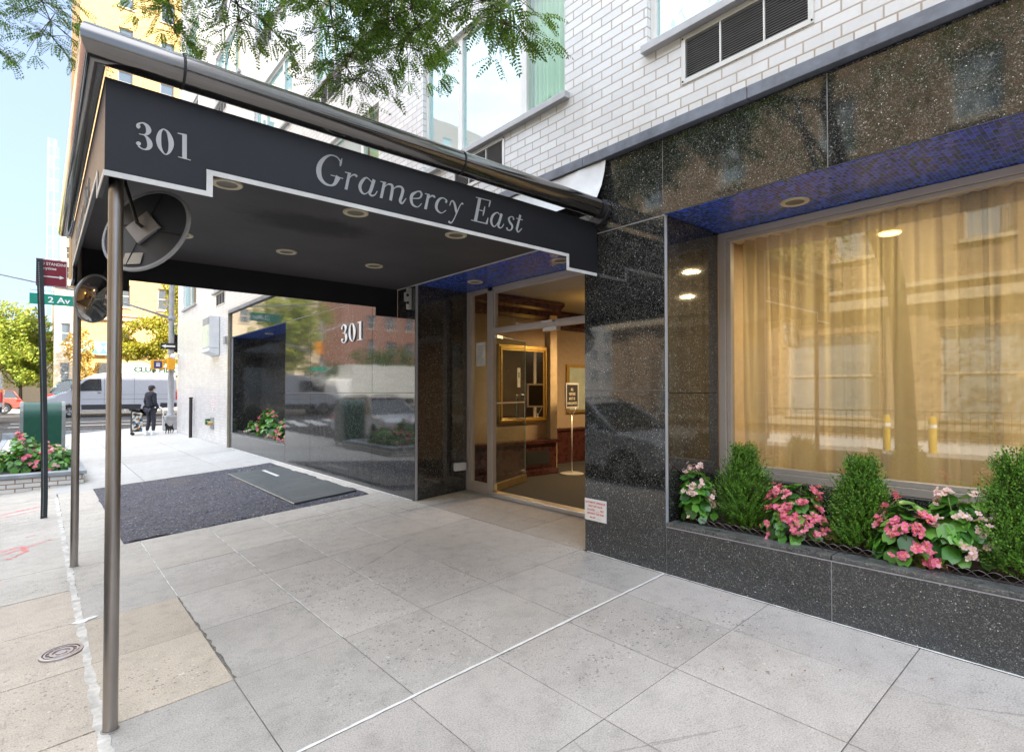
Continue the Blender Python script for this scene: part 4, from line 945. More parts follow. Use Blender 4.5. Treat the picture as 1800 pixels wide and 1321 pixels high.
# lettering (brush-like ribbons with thick and thin strokes)
LET = {"G":[[[1.4237,2.8622,0.0096],[1.401,2.8859,0.0081],[1.3604,2.8873,0.0088],[1.3206,2.8577,0.0181],[1.2932,2.8132,0.027],[1.2856,2.7683,0.0316],[1.2957,2.7281,0.027],[1.3255,2.7023,0.0163],[1.3615,2.6993,0.0102],[1.3857,2.7151,0.0183],[1.4018,2.7469,0.0275],[1.4099,2.7668,0.0294]],[[1.4331,2.8876,0.003],[1.4258,2.8608,0.0133],[1.4218,2.8357,0.0066]],[[1.3611,2.7635,0.0051],[1.4408,2.7619,0.0052]],[[1.4824,2.8083,0.0186],[1.4599,2.6972,0.0186]],[[1.4531,2.8059,0.0052],[1.493,2.807,0.0067]],[[1.4805,2.7707,0.0045],[1.491,2.7874,0.006],[1.5057,2.8013,0.009],[1.5228,2.8049,0.012],[1.5335,2.7962,0.0158]],[[1.6342,2.7886,0.0057],[1.6009,2.8071,0.0076],[1.5747,2.7861,0.0171],[1.5541,2.7442,0.0208],[1.562,2.7093,0.017],[1.5861,2.6985,0.0076],[1.6145,2.7217,0.0053],[1.6343,2.7637,0.0046],[1.6364,2.7891,0.0054]],[[1.652,2.8075,0.0212],[1.6322,2.7425,0.0211],[1.6212,2.7109,0.0172],[1.6368,2.6988,0.0107],[1.6592,2.7114,0.0069],[1.6748,2.738,0.0046]],[[1.7269,2.8115,0.0195],[1.7022,2.6984,0.0194]],[[1.6972,2.8075,0.0047],[1.7385,2.808,0.0062]],[[1.7202,2.7635,0.0047],[1.7363,2.7885,0.0055],[1.7594,2.8047,0.0098],[1.7828,2.7998,0.0177],[1.7829,2.7658,0.0197],[1.7706,2.6983,0.0196]],[[1.7829,2.7615,0.0047],[1.7993,2.7867,0.0055],[1.8206,2.8026,0.0099],[1.8493,2.8073,0.0139],[1.8638,2.7893,0.02],[1.8543,2.7482,0.0199],[1.8424,2.7111,0.0191],[1.8593,2.6985,0.0112],[1.8882,2.7387,0.0048]],[[1.977,2.8074,0.0073],[1.9372,2.7761,0.0202],[1.9275,2.7389,0.021],[1.9399,2.7068,0.0162],[1.9724,2.6985,0.0073],[1.9924,2.7095,0.0057],[2.0101,2.7311,0.0041]],[[1.977,2.8074,0.0073],[1.9997,2.8105,0.0123],[2.0099,2.793,0.0139],[1.9922,2.7646,0.009],[1.9324,2.7479,0.0048]],[[2.0379,2.8062,0.0049],[2.0766,2.8072,0.0066]],[[2.0662,2.8061,0.0207],[2.0408,2.6979,0.0206]],[[2.0586,2.7642,0.0049],[2.0714,2.785,0.0066],[2.0896,2.8017,0.0104],[2.1105,2.8052,0.0125],[2.1158,2.7951,0.015]],[[2.2093,2.7822,0.0169],[2.2174,2.7978,0.0106],[2.1903,2.8099,0.0067],[2.1582,2.7957,0.0147],[2.1344,2.7587,0.0209],[2.1318,2.722,0.0188],[2.1531,2.7017,0.0117],[2.1798,2.7005,0.0059],[2.2121,2.7257,0.0051]],[[2.2448,2.7671,0.0043],[2.2557,2.7972,0.0077],[2.2722,2.8069,0.0107],[2.2889,2.7838,0.0171],[2.3002,2.7399,0.018],[2.3047,2.7246,0.0107]],[[2.3593,2.8007,0.0156],[2.3536,2.8097,0.0069],[2.3338,2.7843,0.0052],[2.3058,2.7271,0.0069],[2.2781,2.6704,0.0068],[2.2561,2.6443,0.0102],[2.2352,2.6503,0.0153]],[[2.5167,2.8845,0.0267],[2.4753,2.7009,0.0265]],[[2.481,2.8821,0.0062],[2.62,2.8861,0.0063]],[[2.62,2.8886,0.0063],[2.612,2.8648,0.0117],[2.6047,2.8364,0.0045]],[[2.5019,2.7924,0.0053],[2.5559,2.7934,0.0063]],[[2.565,2.8302,0.0045],[2.5559,2.7919,0.0125],[2.5469,2.7563,0.0045]],[[2.4372,2.7013,0.0061],[2.5864,2.7028,0.0081]],[[2.5955,2.7518,0.0036],[2.5815,2.7028,0.0179]],[[2.714,2.7959,0.0064],[2.6856,2.8097,0.0073],[2.648,2.7846,0.0159],[2.6263,2.741,0.0203],[2.6325,2.7081,0.0158],[2.6574,2.6958,0.0073],[2.6856,2.7235,0.0055],[2.7109,2.7631,0.0055],[2.714,2.7959,0.0064]],[[2.7299,2.8091,0.0206],[2.7045,2.7371,0.0206],[2.6951,2.7105,0.016],[2.7109,2.6964,0.0101],[2.7332,2.7056,0.0064],[2.7524,2.7342,0.0046]],[[2.8521,2.7878,0.0131],[2.8502,2.804,0.0075],[2.8304,2.8085,0.0065],[2.8042,2.7896,0.013],[2.8107,2.7633,0.0176],[2.837,2.7383,0.0177],[2.8337,2.7125,0.0121],[2.814,2.6962,0.0074],[2.7879,2.6962,0.0083],[2.7814,2.7125,0.0139]],[[2.9237,2.8396,0.0189],[2.8934,2.7443,0.0188],[2.8867,2.7177,0.0169],[2.9035,2.7005,0.0094],[2.9406,2.7356,0.0047]],[[2.8834,2.8058,0.0056],[2.9475,2.8061,0.0057]]],"N":[[[0.3728,2.7504,0.0121],[0.3673,2.7542,0.0202],[0.3654,2.7645,0.0121],[0.378,2.7768,0.0061],[0.3908,2.7776,0.0101],[0.4046,2.767,0.0187],[0.4103,2.7489,0.0224],[0.4041,2.7304,0.0142],[0.3913,2.7205,0.0057],[0.3691,2.7186,0.0032]],[[0.3895,2.7189,0.0032],[0.4024,2.7111,0.0122],[0.4127,2.6943,0.0214],[0.416,2.6754,0.0228],[0.4103,2.6583,0.0163],[0.3975,2.6476,0.0073],[0.3811,2.6477,0.0057],[0.3664,2.6577,0.0081]],[[0.3644,2.6779,0.0081],[0.3672,2.67,0.0222],[0.3673,2.6601,0.0101]],[[0.4738,2.7763,0.0046],[0.4598,2.7552,0.0136],[0.4536,2.7176,0.0222],[0.4576,2.6831,0.0185],[0.4702,2.6577,0.0095],[0.4855,2.6467,0.005],[0.5007,2.6641,0.0125],[0.509,2.7003,0.0229],[0.5058,2.7332,0.0229],[0.493,2.7654,0.0125],[0.4738,2.7763,0.0046]],[[0.5691,2.7761,0.0211],[0.5702,2.6483,0.0211]],[[0.5375,2.7734,0.0034],[0.5602,2.7745,0.0072],[0.579,2.7768,0.0042]],[[0.5406,2.6499,0.0042],[0.5992,2.6475,0.0043]]]}
def smooth_path(st):
    if len(st) < 3: return st
    out = []; n_ = len(st)
    for i in range(n_-1):
        p0, p1, p2, p3 = st[max(0,i-1)], st[i], st[i+1], st[min(n_-1,i+2)]
        for k in range(8):
            t = k/8; out.append(tuple(.5*((2*p1[j])+(-p0[j]+p2[j])*t+(2*p0[j]-5*p1[j]+4*p2[j]-p3[j])*t*t+(-p0[j]+3*p1[j]-3*p2[j]+p3[j])*t**3) for j in range(3)))
    return out+[st[-1]]
def ribbons(strokes, conv, depth, name, mat, parent):
    m = MB()
    for si, st in enumerate(strokes):
        pts = smooth_path(st); L_, R_ = [], []
        for i, p in enumerate(pts):
            a_, b_ = pts[max(0,i-1)], pts[min(len(pts)-1,i+1)]; dx, dz = b_[0]-a_[0], b_[1]-a_[1]; l = math.hypot(dx, dz) or 1; nx, nz = -dz/l, dx/l
            w_ = max(.003, p[2])/2
            if len(st) == 2 and abs(dx) < abs(dz)*.6: nx, nz = 1.0, 0.0 if abs(dx) < abs(dz)*.1 else .25*0
            L_.append((p[0]+nx*w_, p[1]+nz*w_)); R_.append((p[0]-nx*w_, p[1]-nz*w_))
        dd = depth + si*.00012
        for i in range(len(pts)-1):
            q = [L_[i], L_[i+1], R_[i+1], R_[i]]
            m.add([conv(a_, b_, dd) for a_, b_ in q]+[conv(a_, b_, 0) for a_, b_ in q], [(0,1,2,3)]+[(j, 4+j, 4+(j+1)%4, (j+1)%4) for j in range(4)])
    o = m.build(name, mat, parent)
    bm = bmesh.new(); bm.from_mesh(o.data); bmesh.ops.recalc_face_normals(bm, faces=bm.faces); bm.to_mesh(o.data); bm.free()
    return o
ribbons(LET['G'], lambda a_, b_, d: (a_*.9685, YN-.0015-d, 1.42+(b_-1.42)*.9685), .0015, 'name_lettering', LETTER, CN)
ribbons(LET['N'], lambda a_, b_, d: (a_*.9685, YN-.0015-d, 1.42+(b_-1.42)*.9685), .0015, 'number_lettering', LETTER301, CN)
# the same name along the street-side face
ribbons(LET['G'], lambda a_, b_, d: (XFr-.0015-d, YF-.9-(a_-1.27)*1.0, 2.59+(b_-2.65)*.8), .0015, 'name_lettering', LETTER, CN)
# standing numerals on the granite wall
NB = thing('house_number', (3.74, 8.24, 2.37), 'raised white metal numerals 301 on the glossy black granite wall', 'number sign')
def n301(a_, b_, d): return (3.742-d, 8.665-(a_-.352)*3.28, 2.205+(b_-2.641)*2.18)
for grp in (LET['N'][:3], LET['N'][3:4], LET['N'][4:]): ribbons([[(x, z, w_*.85) for x, z, w_ in st] for st in grp], n301, .012, 'numeral', WHITEP, NB)

# convex mirrors under the canopy
def disc_mirror(loc, nrm, r, label, back):
    T = thing('convex_mirror', loc, label, 'convex mirror', 'mirrors hung under the canopy')
    M_ = Vector(nrm).normalized().to_track_quat('Z', 'Y').to_matrix()
    m = MB(); pr = [(r*t, .16*r*2*(1-t*t)*.6) for t in (1, .9, .8, .65, .5, .3, .12, .0005)]
    m.lathe(pr, loc, 48, M_); m.build('mirror_dome', MIRROR if not back else MIRROR, T, smooth=True)
    m = MB(); m.lathe([(r+.010,-.012),(r+.012,.004),(r-.002,.010),(r-.006,.004),(r-.004,-.012),(r+.010,-.012)], loc, 48, M_); m.build('rim', plain('grey_rubber_rim', (.36,.37,.38), .5) if 'grey_rubber_rim' not in bpy.data.materials else bpy.data.materials['grey_rubber_rim'], T, smooth=True, auto=40)
    m = MB(); m.lathe([(r-.004,-.006),(r*.5,-.012),(.001,-.014)], loc, 48, M_); m.build('back_plate', plain('dark_back_plate', (.05,.055,.065), .45) if 'dark_back_plate' not in bpy.data.materials else bpy.data.materials['dark_back_plate'], T, smooth=True)
    L0 = Vector(loc); rz = M_ @ Matrix.Rotation(R(45), 3, 'Z')
    m = MB(); m.obox(L0+M_@Vector((0,0,-.026)), (.15,.15,.02), rz); m.build('bracket_plate', plain('galvanised_plate', (.30,.29,.29), .45, .4) if 'galvanised_plate' not in bpy.data.materials else bpy.data.materials['galvanised_plate'], T, bevel=.004)
    m = MB()
    for k in range(4):
        a_ = k*math.pi/2+R(12); m.tube([L0+M_@Vector((.05*math.cos(a_),.05*math.sin(a_),-.022)), L0+M_@Vector(((r-.02)*math.cos(a_),(r-.02)*math.sin(a_),-.014))], .004, 6)
    m.tube([L0+M_@Vector((0,0,-.03)), L0+M_@Vector((0,0,-.07)), Vector((loc[0]-.10 if back else loc[0]+.1, loc[1]+.05, 2.60)), Vector((loc[0]-.12 if back else loc[0]+.1, loc[1]+.1, 2.83))], .010, 8)
    m.build('bracket_rods', BLACK, T)
    if back:
        m = MB(); m.obox(L0+M_@Vector((.02,-.19,-.0155)), (.11,.07,.002), M_); m.build('sticker', plain('aged_sticker', (.50,.46,.40), .7), T)
    return T
disc_mirror((.453, 3.70, 2.331), (.707, .636, -.309), .25, 'large round convex mirror seen from behind with bracket plate, near the front pole', True)
disc_mirror((.393, 6.50, 2.298), (.72, -.66, -.20), .22, 'smaller round convex mirror facing the viewer beside the far pole', False)
# grey fixing on the wall side of the far valance
WB = thing('wall_fixing', (3.70, 6.52, 2.6), 'small weathered metal fixing where the far side of the canopy meets the granite', 'fixing')
m = MB(); m.box(3.70, 3.746, 6.43, 6.50, 2.52, 2.80); m.box(3.66, 3.70, 6.45, 6.49, 2.62, 2.74); m.build('plate', ALU2, WB, bevel=.004)
m = MB(); m.sphere((3.69,6.44,2.70), .02, 10, 6); m.sphere((3.69,6.44,2.60), .02, 10, 6); m.build('bolts', BLACK, WB, smooth=True)
# ------------------------------------------------------------------ planting
def leaf_disc(m, c, n, r, up=None, cup=.15, k=8, elong=1.15, notch=True):
    n = n.normalized(); a = (up - n*up.dot(n)) if up is not None else n.orthogonal()
    if a.length < 1e-4: a = n.orthogonal()
    a.normalize(); b = n.cross(a); ring = []
    for i in range(k):
        t = 2*math.pi*i/k; rr = r*(1 - (.28 if (notch and i == 0) else 0)) * (1.06 if i % 2 else .97)
        ring.append(c + a*math.cos(t)*rr*elong*-1 + b*math.sin(t)*rr + n*cup*r*(math.sin(t)**2)*1.0 - n*.10*r*(1-math.cos(t))*.5)
    m.add([c - n*cup*r*.2]+ring, [(0, 1+i, 1+(i+1)%k) for i in range(k)])
def flower(m, ms, c, n, r, k=4):
    n = n.normalized(); a = n.orthogonal().normalized(); b = n.cross(a); t0 = rng.uniform(0, 6)
    for i in range(k):
        t = t0+2*math.pi*i/k; d = a*math.cos(t)+b*math.sin(t); s_ = n.cross(d); rr = r*(1.0 if i % 2 else .75)
        p0 = c; p1 = c+d*rr*.55+s_*rr*.48+n*rr*.12; p2 = c+d*rr*1.02+s_*rr*.25+n*rr*.22; p3 = c+d*rr*1.02-s_*rr*.25+n*rr*.22; p4 = c+d*rr*.55-s_*rr*.48+n*rr*.12
        m.add([p0,p1,p2,p3,p4], [(0,1,2,3,4)])
    ms.sphere(c+n*r*.16, r*.17, 6, 4, mi=1)
def begonia(loc, rx, ry, h, nl, nf, petals, label, group=None, name='begonia', leafr=(.026,.044), lean=(0,0), cat='flowering plant', leafm=None, nst=9, clus=(3,7), fr=.014):
    T = thing(name, loc, label, cat, group)
    L_ = MB(); ST = MB(); L0 = Vector(loc)
    for i in range(nst):
        a_ = rng.uniform(0,6.28); q = Vector((rx*.75*math.cos(a_), ry*.75*math.sin(a_), h*rng.uniform(.6,.95)))
        ST.tube([L0+q*.12-Vector((0,0,h*.1)), L0+Vector((q.x*.5,q.y*.5,q.z*.6)), L0+q], [.005,.004,.003], 5)
    for i in range(nl):
        a_ = rng.uniform(0,6.28); el = math.asin(rng.uniform(-.05,1)); rr = rng.uniform(.55,1)**.5
        d = Vector((math.cos(a_)*math.cos(el), math.sin(a_)*math.cos(el), math.sin(el)))
        p = L0 + Vector((d.x*rx*rr+lean[0]*d.z, d.y*ry*rr+lean[1]*d.z, .02+d.z*h*rr))
        n_ = (Vector((d.x*.9, d.y*.9, .35+.7*d.z)) + Vector((rng.uniform(-.5,.5), rng.uniform(-.5,.5), rng.uniform(-.2,.4)))).normalized()
        leaf_disc(L_, p, n_, rng.uniform(*leafr), Vector((-d.x,-d.y,.6)), rng.uniform(.1,.35), 12)
    for i in range(nf):
        a_ = math.pi+rng.uniform(-1.9,1.9); el = math.asin(rng.uniform(-.05,.95)); d = Vector((math.cos(a_)*math.cos(el), math.sin(a_)*math.cos(el), math.sin(el)))
        c = L0 + Vector((d.x*rx*1.02+lean[0]*d.z, d.y*ry*1.02+lean[1]*d.z, .03+d.z*h*rng.uniform(.95,1.18)))
        ST.tube([c-Vector((d.x*.03,d.y*.03,.07)), c], .0022, 4)
        F_ = MB()
        for k in range(rng.randint(*clus)):
            o_ = Vector((rng.gauss(0,.016), rng.gauss(0,.016), rng.gauss(0,.011)))
            flower(F_, F_, c+o_, d+Vector((rng.uniform(-.8,.8), rng.uniform(-.8,.8), rng.uniform(-.2,.7))), rng.uniform(.75,1.15)*fr)
        F_.build('bloom', [petals, STAMEN], T, smooth=True)
    L_.build('leaves', leafm or BEG, T, smooth=True); ST.build('stems', STEM, T, smooth=True)
    return T
def boxwood(loc, r, h, label, n=9000, tipo=(0,0), seed=1):
    T = thing('boxwood_shrub', loc, label, 'shrub', 'boxwood shrubs in the long window planter'); rg = random.Random(seed); L_ = MB(); L0 = Vector(loc)
    S_ = MB(); S_.tube([L0-Vector((0,0,.04)), L0+Vector((0,0,h*.5)), L0+Vector((tipo[0],tipo[1],h*.95))], [.012,.008,.003], 6)
    sprigs = 1800
    for i in range(sprigs):
        t = rg.random()**.85; z = h*t; wob = 1+.20*MN.noise(Vector((math.cos(i*2.4)*1.5, math.sin(i*2.4)*1.5, t*4+seed)))
        prof_ = (1-t**1.75)*(1.0+.09*math.sin(t*9+seed)); prof_ *= min(1, .66+t*1.4); a_ = rg.uniform(0,6.28); rr = r*prof_*wob*rg.uniform(.35,1.0)**.5
        base = L0+Vector((math.cos(a_)*rr*.72+tipo[0]*t, math.sin(a_)*rr*.72+tipo[1]*t, z*.97)); d = (Vector((math.cos(a_), math.sin(a_), .55+1.3*t))+Vector((rg.uniform(-.35,.35),rg.uniform(-.35,.35),rg.uniform(-.2,.5)))).normalized()
        ln = r*.34*rg.uniform(.7,1.25)*(rg.choice((1,1,1,1.7)) if t < .86 else 1.6); tipp = base+d*ln
        if i % 3 == 0: S_.tube([base-d*.02, tipp], .0012, 3, caps=False)
        k_ = rg.randint(12, 17)
        for k in range(k_):
            u = k/(k_-1); p = base+d*ln*u; an = k*2.4+rg.random(); o1 = d.orthogonal().normalized(); o2 = d.cross(o1); out = o1*math.cos(an)+o2*math.sin(an)
            dd = (out*(1.0-.45*u)+d*(.35+.6*u)).normalized(); sz = rg.uniform(.0115,.0175); s_ = dd.cross(d).normalized()*sz*.34 if dd.cross(d).length > 1e-4 else o1*sz*.34
            nn = dd.cross(s_).normalized()*sz*.10
            q0, q1, q2 = p, p+dd*sz*.55, p+dd*sz*1.05
            L_.add([q0, q1+s_+nn, q2, q1-s_+nn], [(0,1,2,3)])
    L_.build('foliage', BOX, T); S_.build('stems', TWIG, T)
    return T
boxwood((4.12, 2.055, .40), .255, .51, 'cone shaped green boxwood shrub nearest the granite pillar', tipo=(-.02,.02), seed=3)
boxwood((4.12, 1.285, .41), .24, .49, 'middle cone shaped boxwood between two clumps of pink begonias', tipo=(0,0), seed=8)
boxwood((4.11, .485, .42), .28, .55, 'boxwood shrub cut off by the right edge of the photo', tipo=(-.02,.03), seed=12)
G_ = 'begonias in the long window planter'
begonia((4.01, 2.38, .43), .16, .13, .36, 95, 24, PETALW, 'small clump of pale blush begonias against the granite pillar', G_, lean=(-.05,.03), fr=.019)
begonia((4.01, 1.665, .42), .18, .21, .35, 150, 34, PETALP, 'rounded clump of bright pink begonias between the two nearest boxwoods', G_, clus=(5,9), fr=.022)
begonia((4.00, .99, .42), .18, .19, .31, 120, 24, PETALP, 'low deep pink begonias beside the middle boxwood, over coleus leaves', G_, leafr=(.030,.050), clus=(5,9), fr=.024)
begonia((4.07, .765, .44), .18, .17, .41, 110, 20, PETALW, 'tall pale pink begonias with large leaves before the rightmost boxwood', G_, leafr=(.030,.054), clus=(4,8), fr=.021)
begonia((3.99, .90, .40), .10, .12, .13, 34, 0, PETALP, 'lime and maroon coleus leaves low at the planter edge', 'coleus in the long window planter', 'coleus', (.03,.055), cat='foliage plant', leafm=BEG2)
begonia((4.00, 1.47, .40), .07, .07, .10, 22, 0, PETALP, 'small yellow green coleus at the foot of the middle boxwood', 'coleus in the long window planter', 'coleus', (.018,.03), cat='foliage plant', leafm=BEG2)
G2 = 'flowers in the far recess planter'
begonia((4.02, 14.55, .40), .16, .30, .30, 70, 8, PETALW, 'whitish flowers at the left end of the far recess planter', G2, leafr=(.03,.05), fr=.02)
begonia((4.05, 13.35, .40), .20, .62, .62, 150, 16, PETALP, 'tall green plant with a few pink blooms in the far recess planter', G2, leafr=(.03,.06), fr=.026, leafm=BEG)
begonia((4.02, 12.05, .40), .20, .45, .45, 110, 24, PETALP, 'red pink flowers at the right end of the far recess planter', G2, leafr=(.03,.055), fr=.028)
# brick street planter
SP = thing('brick_planter', (-.15, 14.0, -.3), 'low white brick street planter with a bluestone cap near the mailbox', 'street planter')
PB = m_brick('planter_white_brick', .2255, .0795, .01, (.80,.79,.77), (.70,.69,.68), (.34,.24,.17), .3, off=(.05,-.30), size_m=.009)
m = MB(); m.box(-.98, .64, 12.68, 15.6, -.40, -.055); m.build('brick_wall', PB, SP, bevel=.004)
m = MB(); x0, x1, y0, y1 = -1.02, .68, 12.64, 15.64
for a_, b_, c_, d_ in ((x0,x1,y0,y0+.25),(x0,x1,y1-.25,y1),(x0,x0+.25,y0+.253,y1-.253),(x1-.25,x1,y0+.253,y1-.253)): m.box(a_, b_, c_, d_, -.052, .012)
m.build('stone_cap', BLUESTONE, SP, bevel=.008)
m = MB(); m.box(x0+.22, x1-.22, y0+.22, y1-.22, -.06, -.02); m.build('soil', SOIL, SP)
G3 = 'flowers in the street planter'
begonia((.10, 13.9, -.02), .50, .80, .46, 330, 40, PETALP, 'broad mound of pink begonias filling the right half of the street planter', G3, leafr=(.035,.07), fr=.030, clus=(4,8), nst=24)
begonia((-.20, 13.6, -.02), .26, .40, .70, 130, 14, PETALP, 'tallest pink and magenta begonias at the middle of the street planter', G3, leafr=(.03,.06), fr=.034, clus=(4,9))
begonia((-.60, 14.2, -.02), .34, .80, .34, 130, 12, PETALW, 'pale flowers and leaves at the kerb side of the street planter', G3, leafr=(.03,.06), fr=.025)
begonia((.32, 13.5, -.02), .24, .40, .42, 90, 26, PETALW, 'pale pink begonias at the building side corner of the street planter', G3, leafr=(.03,.05), fr=.028)

# ---- the locust tree at the kerb: trunk beside the viewer, boughs reaching over the canopy
def pinnate(m, tw, base, d, droop, ln, rg, lsz=.03, pairs=8):
    d = d.normalized(); pts = []
    p = base.copy(); v_ = d.copy(); n_ = pairs
    side = v_.cross(Vector((0,0,1)));
    if side.length < .1: side = Vector((1,0,0))
    side.normalize(); nrm = side.cross(v_).normalized(); roll = rg.uniform(-.8,.8); side = (side*math.cos(roll)+nrm*math.sin(roll)).normalized()
    for k in range(n_):
        p = p+v_*ln/n_; v_ = (v_+Vector((0,0,-droop/n_))).normalized(); nn = side.cross(v_).normalized(); pts.append(p.copy())
        sz = lsz*(1-.35*abs(2*k/n_-.8))*rg.uniform(.9,1.1)
        for s_ in (-1, 1):
            dd = (side*s_*.92+v_*.42+nn*rg.uniform(-.3,.1)).normalized(); w_ = (dd.cross(nn)).normalized()*sz*.22
            q = p+dd*sz*.06; m.add([q, q+dd*sz*.3+w_, q+dd*sz*.72+w_*.9, q+dd*sz, q+dd*sz*.72-w_*.9, q+dd*sz*.3-w_], [(0,1,2,3,4,5)])
    w_ = side*lsz*.22; m.add([p, p+v_*lsz*.4+w_, p+v_*lsz, p+v_*lsz*.4-w_], [(0,1,2,3)])
    if tw is not None: tw.tube([base]+pts[2::3]+[pts[-1]], .0011, 3, caps=False)
TREE = thing('locust_tree', (-1.55, 2.7, -.35), 'honey locust street tree whose leafy boughs hang over the canopy', 'tree')
rg = random.Random(21); tr = MB(); tw = MB(); cr_ = MB()
tr.tube([(-1.55,2.7,-.35),(-1.52,2.72,1.5),(-1.45,2.8,3.2),(-1.30,2.95,4.6),(-1.1,3.1,5.6)], [.17,.14,.125,.11,.09], 14)
tr.tube([(-1.48,2.78,2.9),(-1.9,3.2,4.0),(-2.6,3.9,5.6),(-3.1,4.4,7.0)], [.10,.08,.06,.04], 10)
tr.tube([(-1.1,3.1,5.6),(-1.3,3.0,7.2),(-1.2,3.2,9.0)], [.08,.06,.03], 8)
boughs = [
 [(-1.30,2.95,4.6),(-.4,3.4,5.35),(.5,3.7,5.5),(1.35,3.85,5.15),(1.9,3.95,4.75),(2.35,4.05,4.4)],
 [(-.4,3.4,5.35),(.3,3.2,5.3),(1.1,3.05,5.0),(1.75,2.95,4.55),(2.2,2.92,4.25),(2.42,2.9,3.95)],
 [(-1.1,3.1,5.6),(-.3,4.3,6.1),(.6,5.2,6.1),(1.4,5.5,5.8),(2.0,5.6,5.5)],
 [(-1.1,3.1,5.6),(-.8,4.6,6.2),(-.35,5.9,5.9),(-.1,6.5,5.2),(.05,6.8,4.8)],
 [(.6,5.2,6.1),(.8,5.9,5.9),(.95,6.4,5.5),(1.05,6.7,5.2)],
 [(-.8,4.6,6.2),(-.9,6.0,5.7),(-.65,6.6,5.0),(-.45,6.9,4.6)],
 [(.5,3.7,5.5),(.75,4.2,5.1),(1.0,4.5,4.65),(1.15,4.6,4.3)],
 [(1.35,3.85,5.15),(1.55,4.1,4.8),(1.75,4.25,4.35),(1.95,4.3,4.0)],
 [(1.1,3.05,5.0),(1.5,3.4,4.8),(1.9,3.6,4.5),(2.2,3.7,4.25)],
 [(-.3,4.3,6.1),(.2,4.6,5.7),(.5,4.8,5.2),(.62,4.9,4.75)],
 [(1.35,3.85,5.15),(1.8,4.2,5.0),(2.3,4.5,4.9),(2.7,4.6,4.7)],
]
def sub(pts, n):
    P = [Vector(p) for p in pts]; out = []
    for i in range(len(P)-1):
        for k in range(n): out.append(P[i].lerp(P[i+1], k/n))
    return out+[P[-1]]
for bi, b in enumerate(boughs):
    P = sub(b, 4); n_ = len(P)
    P = [p+Vector((rg.gauss(0,.02), rg.gauss(0,.02), rg.gauss(0,.015))) if 0 < i < n_-1 else p for i, p in enumerate(P)]
    r0 = .032 if bi < 4 else .016
    tr.tube(P, [max(.004, r0*(1-i/n_)) for i in range(n_)], 7)
    for i in range(n_):
        t = i/(n_-1)
        if t < .30: continue
        for k in range(8 if t < .8 else 10):
            a_ = rg.uniform(0,6.28); d = Vector((math.cos(a_), math.sin(a_), rg.uniform(-.6,.35))); ln = rg.uniform(.10,.42)
            e = P[i]+d*ln+Vector((0,0,-.05)); mid = P[i].lerp(e,.5)+Vector((0,0,.03)); tw.tube([P[i], mid, e], [.004,.003,.0015], 4, caps=False)
            for q in (mid, e, e):
                for _ in range(2):
                    a2 = a_+rg.uniform(-1.2,1.2); dd = Vector((math.cos(a2), math.sin(a2), rg.uniform(-.7,.2)))
                    pinnate(cr_, None, q, dd, rg.uniform(.3,1.1), rg.uniform(.11,.19), rg, rg.uniform(.022,.032), rg.randint(7,10))
# a few long drooping compound leaves in front of the big window
for (x, y, z, dx, dy) in ((2.33,2.92,3.96,.0,.0),(2.44,2.90,3.97,.15,.0),(2.28,2.95,4.02,-.3,.0),(2.40,2.92,4.08,.25,.1),(2.18,2.95,4.10,-.5,.1),(2.10,2.95,4.20,-.4,.0),(2.46,2.88,3.86,.3,.0),(2.30,2.90,3.90,-.05,.05),(2.38,2.93,3.93,.08,-.05),(2.0,3.0,4.25,-.2,.1)):
    pinnate(cr_, tw, Vector((x,y,z)), Vector((dx,dy,-.8)), .5, rg.uniform(.18,.27), rg, .036, 10)
# upper crown, out of the frame but seen in the glass and the sky
for i in range(5200):
    a_ = rg.uniform(0,6.28); u = rg.uniform(-1,1); rr = rg.random()**.4; c = Vector((-2.3+2.5*rr*math.cos(a_)*math.sqrt(1-u*u), 2.6+5.2*rr*math.sin(a_)*math.sqrt(1-u*u), 6.9+2.1*rr*u))
    if MN.noise(c*1.1) < -.02: continue
    d = Vector((rg.uniform(-1,1), rg.uniform(-1,1), rg.uniform(-.7,.2))); pinnate(cr_, None, c, d, .6, .18, rg, .045, 6)
tr.build('trunk', BARK, TREE, smooth=True); tw.build('twigs', TWIG, TREE); cr_.build('crown', LOCUST, TREE)

